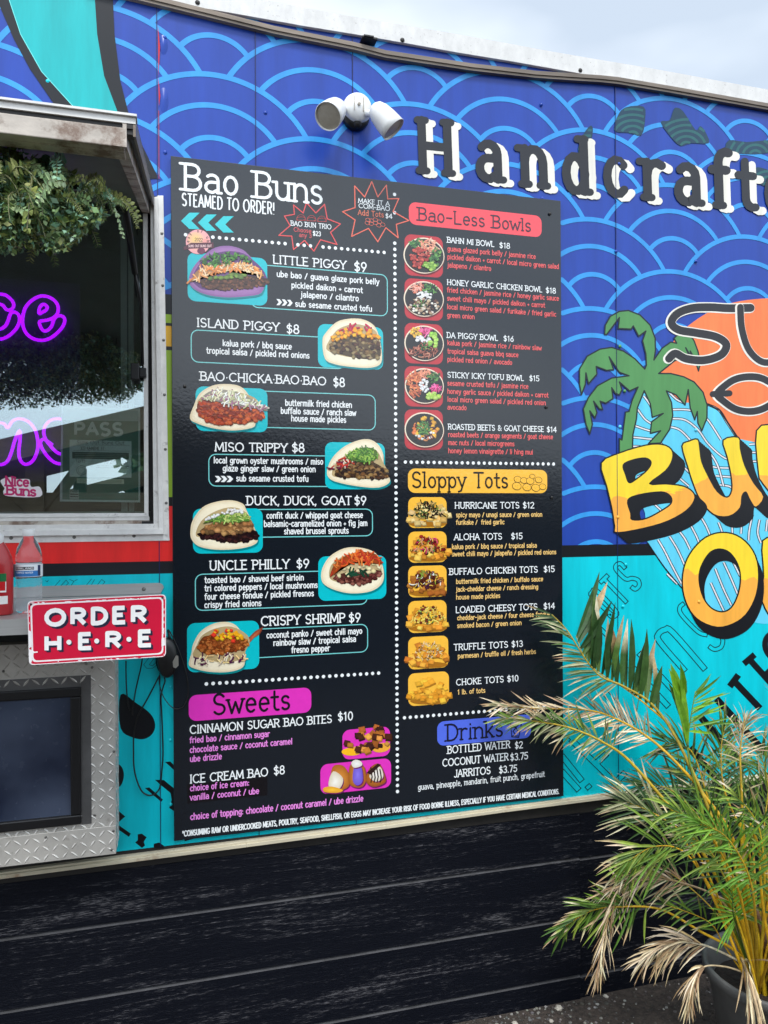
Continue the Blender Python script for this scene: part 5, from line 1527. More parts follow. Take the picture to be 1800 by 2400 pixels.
wpart(m, 'inner_jamb', 'jamb')
m = MB(); vbar(((297, 470), (299, 1204)), ((300, 470), (302, 1204)), -0.046, -0.05, m); wpart(m, 'jamb_groove', 'darkmetal')
m = MB(); p0 = W(0, 1196, -0.03); m.box((XO, 0.03, p0.z - .06), (-0.06, 0.34, p0.z - 0.004)); wpart(m, 'inner_counter', 'jamb')
m = MB(); m.box((XO, 0.02, W(200, 480, 0).z), (-0.05, 0.07, W(200, 440, 0).z + .05)); wpart(m, 'head_rail', 'darkmetal')
for y_ in (547, 669, 797, 925, 1053, 1179):
    t = (y_ - 458) / 808
    p = W(375 + 13 * t + 3, y_, 0.006); screw_head(p.x, p.z, -0.006, 0.0036, material='screw')
for x_, y_ in ((26, 1261), (174, 1259), (314, 1256)):
    p = W(x_, y_, 0.006); screw_head(p.x, p.z, -0.006, 0.0042, material='screw')
m = MB(); p = W(318, 872, 0.02); m.box((p.x - .012, -0.035, p.z - .022), (p.x + .010, 0.006, p.z + .022)); m.box((p.x + .010, -0.028, p.z - .014), (p.x + .028, -0.004, p.z + .012))
wpart(m, 'latch', 'blackplastic', bevel=0.002)

# lifted hatch above the window
hatch = MB().build('hatch', None, truck); hatch.location = -world_loc(truck)
HD = 0.95
fr_t, fr_b = W(318, 277, HD), W(297, 345, HD)
wl_t, wl_b = W(362, 462, 0.0), W(345, 498, 0.0)
xe0, xe1 = fr_t.x, wl_t.x
hz_f, hz_w = fr_t.z, wl_t.z
def hq(x, t, dz=0.0):   # point of the hatch: t=0 at the hinge, 1 at the front
    return Vector((x if x < -0.3 else x + (xe1 - xe0) * (1 - t), -HD * t - (0.004 if t == 0 else 0), hz_w + (hz_f - hz_w) * t + dz))
m = MB()
F4 = [hq(XO, 0, 0), hq(xe0, 0, 0), hq(xe0, 1, 0), hq(XO, 1, 0)]
m.hexa(F4, [Vector((p.x, p.y, p.z - 0.004)) for p in F4]); m.build('top_skin', M['roof_metal'], hatch)
m = MB(); 
F4 = [hq(XO, .01, -0.030), hq(xe0 - .022, .01, -0.030), hq(xe0 - .022, .985, -0.030), hq(XO, .985, -0.030)]
m.hexa(F4, [Vector((p.x, p.y, p.z - 0.003)) for p in F4]); m.build('underside', M['hood'], hatch)
m = MB()
hb = abs(W(318, 290, HD).z - W(318, 345, HD).z)
m.box((XO, -HD - 0.001, hz_f - 0.010), (xe0, -HD + 0.004, hz_f + 0.0)); m.box((XO, -HD - .006, hz_f + 0.0005), (xe0 + .002, -HD + .02, hz_f + .004))
m.build('drip_edge', M['white_metal'], hatch)
m = MB(); m.box((XO, -HD + 0.003, hz_f - 0.026), (xe0 - .003, -HD + 0.02, hz_f - 0.0105)); m.build('shadow_channel', M['darkmetal'], hatch)
m = MB(); m.box((XO, -HD + 0.002, hz_f - .010 - hb), (xe0 - .018, -HD + 0.024, hz_f - 0.0165))
m.box((XO, -HD + 0.024, hz_f - .010 - hb), (xe0 - .018, -HD + 0.05, hz_f - .007 - hb)); m.build('front_beam', M['rust'], hatch, bevel=0.0015)
m = MB()
def sidebar(x0, x1, z0, z1, mb):
    a = [hq(x0, 0.0, z0), hq(x1, 0.0, z0), hq(x1, 0.0, z1), hq(x0, 0.0, z1)]
    b = [hq(x0, 1.0, z0), hq(x1, 1.0, z0), hq(x1, 1.0, z1), hq(x0, 1.0, z1)]
    mb.hexa(a, b)
sidebar(xe0 - .004, xe0, -0.030, 0.0, m); m.build('side_rim', M['gutter'], hatch)
m = MB(); sidebar(xe0 - .020, xe0 - .014, -0.048, -0.004, m); sidebar(xe0 - .034, xe0 - .0202, -0.048, -0.044, m); m.build('side_channel', M['rust'], hatch)
m = MB(); sidebar(xe0 - .0138, xe0 - .0042, -0.018, -0.008, m); m.build('side_seal', M['darkmetal'], hatch)
m = MB()
pa_, pb_, pc_ = W(292, 470, 0.28), W(316, 640, 0.10), W(330, 712, 0.035)
m.tube([pa_, pb_], 0.0085, 10); m.tube([pb_, pc_, W(334, 855, 0.02)], 0.0045, 8)
m.build('gas_strut', M['blackplastic'], hatch, smooth=True)
m = MB(); p = W(318, 470, .05); m.box((p.x - .006, -.20, p.z - .03), (p.x - .001, -.0, p.z + .035)); m.build('strut_bracket', M['darkmetal'], hatch)

# stainless shelf
shelf = MB().build('serving_shelf', None, truck); shelf.location = -world_loc(truck)
SD = 0.46
zs_ = W(60, 1452, SD).z
p1, p2 = W(384, 1366, 0.006), W(376, 1398, 0.006)
m = MB()
m.prism([(XO, zs_ + .001), (p2.x, zs_ + .001), (p1.x, p1.z - .012), (p1.x - .004, p1.z - .004), (p1.x - .012, p1.z), (XO, p1.z)], -0.007, -0.002)
m.build('back_flange', M['steel'], shelf)
m = MB()
SXR = W(384, 1430, SD).x - 0.012
m.box((XO, -SD, zs_ - .003), (SXR, -0.003, zs_)); m.build('shelf_top', M['steel'], shelf)
m = MB(); zl = W(60, 1487, SD).z; m.box((XO, -SD - .002, zl), (SXR + .0, -SD + .001, zs_ + .0015)); m.box((SXR - .003, -SD, zl + .006), (SXR, -0.01, zs_ - .0035)); m.build('front_lip', M['steel'], shelf)
p = W(337, 1381, .007); screw_head(p.x, p.z, -0.007, 0.005, material='screw', parent=shelf)
m = MB()
for xx in (-.22, -.75, -1.3):
    m.add([(xx, -.01, zs_ - .004), (xx, -.34, zs_ - .004), (xx, -.01, zs_ - .25), (xx + .006, -.01, zs_ - .004), (xx + .006, -.34, zs_ - .004), (xx + .006, -.01, zs_ - .25)], [(0, 1, 2), (3, 5, 4), (0, 3, 4, 1), (1, 4, 5, 2), (2, 5, 3, 0)])
m.build('shelf_bracket', M['steel'], shelf)

# things behind the glass
def tube_path(pts, d, closed, rad=0.0042, sm=4):
    pp = smooth_path(pts, closed, sm)
    if closed: pp.append(pp[0])
    return [W(x / 3.252, 600 + y / 3.252, d) for x, y in pp]
neon = thing('neon_sign', 'violet outlined neon lettering sign glowing behind the window glass', 'neon sign', (-0.5, 0.09, 2.0))
ND = -0.085
def neon_letter(paths, name='neon_letter'):
    m = MB()
    for pl, cl in paths: m.tube(tube_path(pl, ND, cl), 0.0044, 8, caps=not cl)
    m.build(name, M['neon'], neon, smooth=True)
neon_letter([([(440, 430), (438, 370), (385, 318), (310, 305), (240, 340), (190, 400), (172, 480), (180, 550), (215, 605), (275, 637), (345, 640), (410, 608), (465, 555), (492, 505), (485, 465), (445, 455), (412, 480), (395, 530), (368, 562), (335, 570), (312, 545), (302, 500), (360, 488), (410, 468)], True),
             ([(298, 438), (300, 400), (318, 372), (340, 370), (360, 388), (350, 412), (322, 428)], True)])
neon_letter([([(-150, 300), (-80, 290), (0, 290), (50, 302), (95, 345), (103, 385), (75, 412), (45, 405), (20, 375), (-30, 365), (-100, 400), (-120, 470), (-70, 540), (0, 555), (42, 530), (62, 490), (80, 440), (112, 427), (145, 455), (145, 510), (110, 570), (50, 618), (-10, 632), (-120, 610), (-200, 520), (-210, 400)], True)])
neon_letter([([(-140, 1585), (-60, 1585), (10, 1590), (55, 1565), (85, 1500), (115, 1400), (150, 1328), (152, 1400), (143, 1500), (160, 1565), (200, 1588), (250, 1560), (282, 1490), (288, 1410), (265, 1320), (215, 1262), (150, 1240), (95, 1258), (58, 1310), (30, 1278), (-20, 1275), (-60, 1310), (-90, 1400)], True)])
neon_letter([([(520, 1300), (470, 1246), (400, 1246), (350, 1285), (333, 1340), (350, 1400), (400, 1465), (440, 1500), (480, 1510), (530, 1500)], False), ([(530, 1570), (470, 1585), (410, 1570), (360, 1525), (320, 1465), (308, 1420), (330, 1395), (362, 1412), (400, 1440)], False)])
neon_letter([([(-330, 640), (-330, 300), (-250, 300), (-250, 640)], True)]); neon_letter([([(-420, 1590), (-420, 1280), (-330, 1280), (-330, 1480), (-260, 1480), (-260, 1280), (-190, 1280), (-190, 1590)], True)])
m = MB(); q0, q1 = W(-60, 650, -0.11), W(190, 1130, -0.11); m.box((-1.0, .101, q1.z), (q1.x, .105, q0.z)); m.build('glow_catch_panel', M['glow_backing'], neon)  # panel added close behind the tubes to catch and tint their glow

GP = 0.006   # just in front of the glass? printed sticker lies on the pane
stick = thing('window_sticker', 'pink script sticker with white border on the window glass', 'sticker', (W(50, 1140, 0).x, -0.006, W(50, 1140, 0).z))
a = Art('sticker', -0.0070)
ol = [(0, 1710), (40, 1690), (90, 1685), (110, 1700), (215, 1700), (225, 1740), (240, 1760), (300, 1760), (300, 1835), (60, 1830), (20, 1800), (30, 1770), (10, 1740)]
a.poly(smooth_path(ol, True, 4), S(244, 238, 242), fn=cW)
for t_, x_, y_, sx, sy in (('Nice', 35, 1745, 88, 66), ('Buns', 42, 1815, 100, 66)):
    draw_text(a, t_, (x_, y_), (sx, sx * .06), (0, -sy), .24, S(206, 30, 110), serif=.07, track=.05, fn=cW)
a.build('sticker_print', M['print'], stick)
permit = thing('permit_poster', 'green and white PASS inspection permit hung inside the window corner', 'poster', (W(230, 1070, -.03).x, 0.03, W(230, 1180, -.03).z))
PD = -0.016
def cP(p): return W2(p[0] / 3.252, 600 + p[1] / 3.252, PD)
m = MB(); pts = [cP(p) for p in ((455, 1870), (1068, 1878), (1068, 1160), (470, 1140))]
m.prism(pts, -PD + .0005, -PD + .003, S(226, 234, 230)); m.build('poster_sheet', M['print'], permit)
a = Art('permit', PD)
a.poly([(475, 1855), (1055, 1862), (1055, 1178), (480, 1160)], S(56, 128, 110), fn=cP)
a.poly([(480, 1160), (1055, 1178), (1055, 1260), (480, 1250)], S(170, 190, 186), fn=cP)
draw_text(a, 'PASS', (566, 1362), (128, 1.5), (0, -90), .25, S(250, 252, 246), track=.14, cap='butt', fn=cP)
a.poly([(530, 1400), (1002, 1412), (1002, 1690), (530, 1682)], S(232, 240, 236), fn=cP)
draw_text(a, 'Suns Out Buns Out', (585, 1432), (34, 0.6), (0, -26), .12, S(20, 30, 30), fn=cP)
a.stroke([(560, 1440), (990, 1446)], 2, S(60, 70, 70), fn=cP)
draw_text(a, '333 KAINEHE ST', (612, 1475), (20, 0.3), (0, -22), .14, S(20, 30, 30), fn=cP)
a.stroke([(560, 1482), (990, 1488)], 2, S(60, 70, 70), fn=cP)
a.poly([(550, 1492), (982, 1500), (982, 1552), (550, 1543)], S(24, 84, 76), fn=cP)
for k in range(3): a.stroke([(570, 1505 + 14 * k), (960, 1511 + 14 * k)], 3, S(150, 180, 170), fn=cP, cap='butt')
draw_text(a, '12/15', (580, 1572), (24, 0), (0, -24), .12, S(20, 30, 30), fn=cP); draw_text(a, 'AFZ', (795, 1580), (30, 0), (0, -22), .14, S(20, 30, 30), fn=cP)
for k in range(2): a.stroke([(735, 1600 + 13 * k), (985, 1603 + 13 * k)], 4, S(40, 50, 50), fn=cP, cap='butt')
a.stroke(ell(622, 1634, 38, 36), 4, S(90, 104, 100), closed=True, fn=cP); a.stroke(ell(622, 1634, 26, 24), 3, S(110, 124, 120), closed=True, fn=cP)
a.poly([(585, 1695), (945, 1702), (945, 1738), (585, 1731)], S(236, 240, 214), fn=cP)
for k in range(3): a.stroke([(600, 1704 + 9 * k), (930, 1710 + 9 * k)], 2.5, S(90, 100, 90), fn=cP, cap='butt')
a.poly([(530, 1780), (600, 1782), (600, 1855), (565, 1862), (530, 1850)], S(190, 200, 190), fn=cP)
draw_text(a, 'PASS', (536, 1800), (19, 0), (0, -16), .2, S(24, 60, 54), cap='butt', fn=cP)
for k in range(2): a.stroke([(535, 1815 + 18 * k), (597, 1817 + 18 * k)], 8, S(24, 60, 54), fn=cP, cap='butt')
a.build('poster_print', M['print'], permit)

# ================================================================== FLOOD LIGHT
fl = thing('flood_light', 'white twin-head flood light fixed on the blue wave panel', 'flood light', tuple(W(833, 262, 0)))
def f5(x, y, d): return W(700 + x / 5.925, 180 + y / 5.925, d)
c0 = f5(790, 510, 0.0)
R0 = abs(f5(590, 510, 0.02).x - f5(990, 510, 0.02).x) / 2
m = MB(); m.lathe([(R0, 0.001), (R0, .018), (R0 * .98, .028), (R0 * .88, .040), (0.0001, .044)], 40, (c0.x, 0, c0.z + .003), (0, -1, 0)); m.build('mount_plate', M['lampwhite'], fl, smooth=True)
m = MB(); m.lathe([(R0 * .93, .001), (R0 * .96, .008), (R0 * .92, .020), (R0 * .7, .026), (.0001, .027)], 32, (c0.x - .002, 0, c0.z - .0135), (0, -1, 0)); m.build('sensor_window', M['blackplastic'], fl, smooth=True)
m = MB(); m.lathe([(.012, 0), (.012, .004), (.007, .008), (.0001, .009)], 20, (c0.x, -.024, c0.z - R0 * .98), (0, -1, -.4)); m.build('sensor_lens', M['darkmetal'], fl, smooth=True)
m = MB(); m.lathe([(.005, 0), (.005, .003), (.0001, .004)], 14, (c0.x, -.045, c0.z + .006), (0, -1, 0)); m.build('centre_screw', M['lens'], fl)
m = MB()
for s_ in (-1, 1): m.box((c0.x + s_ * .0145 - .0007, -.0465, c0.z - .0135), (c0.x + s_ * .0145 + .0007, -.038, c0.z + .028))
m.build('cover_seam', M['lens'], fl)
def lamp_head(center, axis, R1, L_):
    """rounded cup; centre of its mouth and the axis it points along"""
    ax = Vector(axis).normalized(); c = Vector(center)
    prof = [(0.0001, -L_), (R1 * .35, -L_ * .985), (R1 * .62, -L_ * .9), (R1 * .82, -L_ * .70), (R1 * .92, -L_ * .45), (R1 * .97, -L_ * .2), (R1, 0), (R1 * .965, 0.0005), (R1 * .94, -.008)]
    m = MB(); m.lathe(prof, 36, c, ax); h = m.build('lamp_head', M['lampwhite'], fl, smooth=True)
    m = MB(); m.lathe([(R1 * .945, -.006), (R1 * .7, -.004), (.0001, -.003)], 30, c, ax); l_ = m.build('lamp_lens', M['lens'], h, smooth=True)
    return h
lc = f5(405, 552, 0.135); rc = f5(1322, 735, 0.125)
hr = 0.0385
lamp_head(lc, Vector((-.46, -.58, -.66)), hr, .098)
lamp_head(rc, Vector((.62, -.18, -.76)), hr * .98, .092)
m = MB()
m.tube([f5(640, 450, .03), f5(600, 440, .06), f5(560, 440, .075)], .009, 12); m.tube([f5(930, 500, .03), f5(985, 510, .06), f5(1060, 520, .075)], .010, 12)
m.build('swivel_arm', M['lampwhite'], fl, smooth=True)

# ================================================================== ORDER HERE SIGN
OD = 0.475
sign = thing('order_sign', 'worn red and white sign reading ORDER HERE on the shelf edge', 'sign', tuple(W(225, 1555, OD)))
tl, tr_, br, bl = W2(64, 1409, OD), W2(389, 1393, OD), W2(389, 1539, OD), W2(68, 1559, OD)
cs = [Vector((*p, 0)) for p in (bl, br, tr_, tl)]
# a flat plate with rounded corners
def corner_round(q, r=.010, n=4):
    o = []
    for i in range(4):
        p, a_, b_ = q[i], (q[i - 1] - q[i]).normalized(), (q[(i + 1) % 4] - q[i]).normalized()
        s0, e0 = p + a_ * r, p + b_ * r
        for k in range(n + 1):
            t = k / n
            o.append(((s0 * (1 - t) ** 2 + p * 2 * t * (1 - t) + e0 * t * t).x, (s0 * (1 - t) ** 2 + p * 2 * t * (1 - t) + e0 * t * t).y))
    return o
out_ = corner_round(cs)
SR = S(206, 22, 58)
m = MB(); m.prism(out_, -OD, -OD + .0018, S(240, 236, 236)); m.build('plate', M['print'], sign)
a = Art('sign', OD)
cc = sum((Vector(p) for p in out_), Vector((0, 0))) / len(out_)
def ins(q, k):
    return [(p[0] - (p[0] - cc.x) / abs(p[0] - cc.x + 1e-9) * min(k, abs(p[0] - cc.x)), p[1] - (1 if p[1] > cc.y else -1) * k) for p in q]
a.poly(ins(out_, .0016), SR); a.poly(ins(out_, .0056), S(242, 238, 238)); a.poly(ins(out_, .0088), SR)
def cO(p): return W2(p[0] / 3.607, 1200 + p[1] / 3.607, OD)
rnd = random.Random(5)
for k in range(90):                                 # scuffed rim
    e = rnd.randrange(4); t = rnd.random()
    A0, B0 = [(240, 765), (1395, 715), (1390, 1225), (250, 1280)][e], [(1395, 715), (1390, 1225), (250, 1280), (240, 765)][e]
    x, y = A0[0] + (B0[0] - A0[0]) * t, A0[1] + (B0[1] - A0[1]) * t
    L_ = rnd.uniform(4, 26) * (1 if e % 2 == 0 else .25); H_ = rnd.uniform(2, 6) * (1 if e % 2 == 0 else 3)
    pl = [(x + rnd.uniform(.6, 1.1) * L_ * math.cos(q), y + rnd.uniform(.6, 1.1) * H_ * math.sin(q)) for q in [6.283 * i / 8 for i in range(8)]]
    pl = [(min(max(p[0], 240), 1398), p[1]) for p in pl]
    cx_, cy_ = 820, 1000
    pl = [(p[0] + (cx_ - p[0]) * .012, p[1] + (cy_ - p[1]) * .02) for p in pl]
    a.poly(pl, S(244, 240, 240) if rnd.random() < .6 else SR, fn=cO)
for pl in [[(245, 1160), (275, 1165), (290, 1180), (318, 1178), (320, 1188), (285, 1192), (280, 1225), (262, 1280), (246, 1270)], [(1366, 1070), (1392, 1060), (1396, 1125), (1366, 1140)], [(245, 1000), (262, 1010), (266, 1140), (248, 1150)]]:
    a.poly(pl, S(244, 240, 240), fn=cO)
def block_text(t_, x0, y0, x1, y1, h, gap=.14):
    wdt = text_width(t_, gap); ux = ((x1 - x0) / wdt, (y1 - y0) / wdt)
    for dx, dy, c_, w_ in ((20, 18, S(34, 40, 62), .31), (10, 9, S(34, 40, 62), .31), (0, 0, S(244, 242, 240), .31)):
        draw_text(a, t_, (x0 + dx, y0 + dy), ux, (0, -h), w_, c_, track=gap, cap='butt', fn=cO)
block_text('ORDER', 385, 955, 1235, 925, 122, .24)
x_ = 0
for ch, x0, y0 in (('H', 378, 1170), ('E', 662, 1152), ('R', 892, 1142), ('E', 1168, 1128)):
    wdt = glyph_strokes(ch)[0]
    for dx, dy, c_ in ((18, 16, S(34, 40, 62)), (9, 8, S(34, 40, 62)), (0, 0, S(244, 242, 240))):
        draw_text(a, ch, (x0 + dx, y0 + dy), (140 / (.7), -6), (0, -118), .31, c_, cap='butt', fn=cO)
for x_, y_ in ((583, 1100), (818, 1090), (1090, 1076)):
    a.poly(ell(x_ + 8, y_ + 8, 22, 22), S(34, 40, 62), fn=cO); a.poly(ell(x_, y_, 21, 21), S(244, 242, 240), fn=cO)
a.build('sign_lettering', M['print'], sign)
for q in ((1374, 724), (262, 780)):
    p = W(q[0] / 3.607, 1200 + q[1] / 3.607, OD); screw_head(p.x, p.z, -OD - Art.lvl['sign'] * EPS, .0022, parent=sign)

# ================================================================== BOTTLES ON THE SHELF
bc = W(68, 1420, 0.33)
bx, by, bz = bc.x, -0.33, zs_ + 0.0005
bs = 0.205 / 0.205
wb = thing('water_bottle', 'clear plastic water bottle with blue and white label on the steel shelf', 'bottle', (bx, by, bz))
hB = abs(W(68, 1238, .33).z - W(68, 1420, .33).z) + .012
k = hB / .205
prof = [(.001, .006), (.022, .002), (.029, .0), (.0315, .006), (.0325, .02), (.031, .026), (.0325, .033), (.031, .040), (.0325, .047), (.031, .054), (.0325, .061), (.031, .068), (.0325, .075), (.031, .082), (.0328, .090), (.0328, .118), (.031, .122), (.0325, .128), (.0322, .140), (.028, .158), (.020, .174), (.014, .184), (.0128, .188), (.0128, .192)]
prof = [(r_ * k * .95, h * k) for r_, h in prof]
m = MB(); m.lathe(prof + [(.0001, prof[-1][1])], 36, (bx, by, bz)); m.build('bottle_body', M['bottle'], wb, smooth=True)
m = MB(); m.lathe([(.0142 * k, .188 * k), (.0148 * k, .190 * k), (.0148 * k, .203 * k), (.0135 * k, .205 * k), (.0001, .205 * k)], 28, (bx, by, bz)); m.build('cap', M['lampwhite'], wb, smooth=True)
# label: curved bands with print
def curved(m, r_, a0, a1, z0, z1, col, n=10):
    for i in range(n):
        t0, t1 = math.radians(a0 + (a1 - a0) * i / n), math.radians(a0 + (a1 - a0) * (i + 1) / n)
        m.face([(bx + r_ * math.cos(t0), by + r_ * math.sin(t0), bz + z0), (bx + r_ * math.cos(t1), by + r_ * math.sin(t1), bz + z0), (bx + r_ * math.cos(t1), by + r_ * math.sin(t1), bz + z1), (bx + r_ * math.cos(t0), by + r_ * math.sin(t0), bz + z1)], col)
m = MB(); rl = .0328 * k * .95 + .0006
curved(m, rl, 0, 360, .089 * k, .119 * k, S(238, 242, 246), 36); curved(m, rl + .0002, 200, 330, .090 * k, .104 * k, S(50, 120, 190)); curved(m, rl + .0003, 215, 300, .1065 * k, .1135 * k, S(30, 34, 44)); curved(m, rl + .0002, 318, 334, .091 * k, .117 * k, S(36, 50, 90))
def fcyl(p):
    t = math.radians(p[0]); return t
class Cyl(Art):
    pass
lb = Art('label', 0.0, local=0.0)
draw_text(lb, 'KIRKLAND', (0, 0), (1, 0), (0, 1), .17, S(240, 240, 240), cap='butt')
wl = text_width('KIRKLAND')
for f, c_ in zip(lb.mb.f, lb.mb.c):
    q = []
    for j in f:
        x, y, z = lb.mb.v[j]; t = math.radians(218 + 79 * x / wl)
        q.append((bx + (rl + .0005) * math.cos(t), by + (rl + .0005) * math.sin(t), bz + .108 * k + z * .0042 * k))
    m.face(q, c_)
lb = Art('label', 0.0, local=0.0); draw_text(lb, 'PURIFIED WATER', (0, 0), (1, 0), (0, 1), .16, S(236, 244, 250), cap='butt'); wl = text_width('PURIFIED WATER')
for f, c_ in zip(lb.mb.f, lb.mb.c):
    q = []
    for j in f:
        x, y, z = lb.mb.v[j]; t = math.radians(222 + 74 * x / wl)
        q.append((bx + (rl + .0005) * math.cos(t), by + (rl + .0005) * math.sin(t), bz + .0975 * k + z * .004 * k))
    m.face(q, c_)
m.build('label', M['print'], wb)
kc = W(-8, 1425, 0.36)
kx, ky = kc.x, -0.36
kb = thing('ketchup_bottle', 'red squeeze sauce bottle standing left of the water bottle', 'bottle', (kx, ky, zs_))
m = MB(); m.lathe([(.001, .0005), (.026, .0005), (.029, .004), (.0295, .05), (.0295, .110), (.027, .128), (.020, .146), (.014, .158), (.012, .162)], 32, (0, 0, 0))
m.v = [(kx + v[0] * 1.18, ky + v[1] * .85, zs_ + v[2] * 1.02) for v in m.v]; m.build('bottle_body', M['redplastic'], kb, smooth=True)
m = MB(); m.lathe([(.0145, .160), (.0155, .164), (.0155, .178), (.006, .186), (.003, .200), (.0001, .201)], 24, (kx, ky, zs_)); m.build('cap', M['lampwhite'], kb, smooth=True)
m = MB()
for (a0, a1, z0, z1, c_, ex) in ((262, 312, .052, .082, S(236, 236, 230), 0), (266, 308, .056, .078, S(196, 24, 30), .0004), (282, 312, .076, .094, S(30, 110, 60), .0006), (250, 318, .026, .044, S(232, 230, 224), 0)):
    for i in range(8):
        t0, t1 = math.radians(a0 + (a1 - a0) * i / 8), math.radians(a0 + (a1 - a0) * (i + 1) / 8); r_ = .0298 + ex
        m.face([(kx + 1.18 * r_ * math.cos(t0), ky + .85 * r_ * math.sin(t0), zs_ + z0), (kx + 1.18 * r_ * math.cos(t1), ky + .85 * r_ * math.sin(t1), zs_ + z0), (kx + 1.18 * r_ * math.cos(t1), ky + .85 * r_ * math.sin(t1), zs_ + z1), (kx + 1.18 * r_ * math.cos(t0), ky + .85 * r_ * math.sin(t0), zs_ + z1)], c_)
m.build('label', M['print'], kb)

# ================================================================== SCREEN IN ITS TREAD-PLATE HOUSING
BD = 0.12
box_ = thing('screen_housing', 'diamond tread plate aluminium housing below the steel shelf', 'housing', (-.3, -.06, .75))
q_tr, q_br = W(270, 1556, BD), W(272, 2000, BD)
HZ0, HZ1, HX1 = W(0, 2032, BD).z, W(268, 1500, BD).z, q_tr.x
ox1, oz0, oz1 = W(190, 1780, BD).x, W(100, 1938, BD).z, W(100, 1622, BD).z
m = MB()
t_ = .004
m.box((XO, -BD, oz1), (HX1, -BD + t_, HZ1)); m.box((ox1, -BD, HZ0 + .075), (HX1, -BD + t_, oz1)); m.box((XO, -BD, HZ0 + .075), (ox1, -BD + t_, oz0)); m.box((XO, -BD, oz0), (-1.2, -BD + t_, oz1))
m.build('face_plate', M['plate'], box_)
m = MB(); m.prism([(XO, 0), (HX1, 0), (HX1, 0), (XO, 0)][:0] or [(XO, HZ0 + .0), (HX1, HZ0 + .0), (HX1, HZ0 + .0745), (XO, HZ0 + .0745)], -BD - .003, -BD + .001)
m.build('lower_plate', M['plate'], box_, bevel=.001)
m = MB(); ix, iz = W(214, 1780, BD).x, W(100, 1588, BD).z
m.box((ox1 + .0005, -BD - .002, oz0 - .004), (ix, -BD - .0002, iz)); m.box((XO, -BD - .002, oz1 + .0005), (ox1, -BD - .0002, iz)); m.build('shade_band_plate', M['plate_dark'], box_)  # added plate in darker metal stands in for the shaded band round the screen
m = MB(); m.box((HX1 - .003, -BD + .0045, HZ0), (HX1, -.001, HZ1)); m.build('side_plate', M['plate'], box_)
m = MB(); m.box((XO, -BD + .004, HZ1 - .003), (HX1 - .004, -.001, HZ1)); m.box((XO, -BD + .004, HZ0), (HX1 - .004, -.001, HZ0 + .003)); m.build('top_plate', M['plate'], box_)
# raised treads: little lozenges lying alternately left and right
rnd = random.Random(3)
def lozenge(m, x, y, z, an, L_=.0125, H_=.0034, up=.0017, plane='y'):
    c_, s_ = math.cos(an), math.sin(an)
    pts = [(-L_, 0), (-L_ * .3, -H_ * .8), (L_ * .3, -H_ * .8), (L_, 0), (L_ * .3, H_ * .8), (-L_ * .3, H_ * .8)]
    top = [(-L_ * .55, 0), (L_ * .55, 0)]
    V = []
    for u, v in pts: V.append((u * c_ - v * s_, u * s_ + v * c_, 0))
    for u, v in top: V.append((u * c_ - v * s_, u * s_ + v * c_, up))
    vs = [(x + a_, y - h, z + b_) if plane == 'y' else (x + h, y + a_, z + b_) for a_, b_, h in V]
    fs = [(0, 1, 6), (1, 2, 7, 6), (2, 3, 7), (3, 4, 7), (4, 5, 6, 7), (5, 0, 6)]
    if plane != 'y': fs = [tuple(reversed(f)) for f in fs]
    m.add(vs, fs)
m = MB(); P_ = .0225
nx = int((HX1 + .75) / P_)
for i in range(nx):
    for j in range(int((HZ1 - HZ0) / P_) + 1):
        x, z = HX1 - .012 - i * P_, HZ0 + .012 + j * P_
        if x < ox1 + .010 and oz0 - .008 < z < oz1 + .008: continue
        if z > HZ1 - .006: continue
        an = math.radians(45 if (i + j) % 2 else -45) + .12
        up = .0013 if z > HZ0 + .078 or z < HZ0 + .066 else .0
        if up == 0: continue
        lozenge(m, x, -BD - .0001 - (.003 if z < HZ0 + .0745 else (.002 if (x < ix and z < iz and z > oz0 - .004) else 0)), z, an)
m.build('tread_pattern', M['plate'], box_, kind='stuff')
m = MB()
for j in range(int((HZ1 - HZ0) / P_)):
    for i in range(4): lozenge(m, HX1 + .0001, -BD + .018 + i * P_, HZ0 + .012 + j * P_, math.radians(45 if (i + j) % 2 else -45), plane='x')
m.build('side_tread_pattern', M['plate'], box_, kind='stuff')
for q in ((8, 1573), (216, 1564), (267, 1761), (222, 1910), (191, 1913), (108, 1961), (262, 1990), (266, 1946)):
    p = W(*q, BD); screw_head(p.x, p.z, -BD - .001 - (.003 if p.z < HZ0 + .0745 else 0), .0030, material='screw', parent=box_)
# black box filling the gap above the housing, under the shelf
m = MB(); m.box((XO, -.07, HZ1 + .0005), (HX1 - .02, -.001, HZ1 + .028)); m.build('black_gap_box', M['blackplastic'], box_)
TD = BD + .012
tv = thing('tv_screen', 'dark flat screen with black bezel set into the tread plate housing', 'screen', (-.5, -.1, .95))
m = MB()
sx1, sz0, sz1 = W(189, 1780, TD).x, W(100, 1942, TD).z, W(100, 1616, TD).z
bw = abs(W(163, 1780, TD).x - W(187, 1780, TD).x)
m.box((-1.15, -TD, sz1 - bw), (sx1, -TD + .03, sz1)); m.box((-1.15, -TD, sz0), (sx1, -TD + .03, sz0 + bw)); m.box((sx1 - bw, -TD, sz0 + bw + .0002), (sx1, -TD + .03, sz1 - bw - .0002)); m.box((-1.15, -TD, sz0 + bw + .0002), (-1.15 + bw, -TD + .03, sz1 - bw - .0002))
m.build('bezel', M['blackplastic'], tv, bevel=.003)
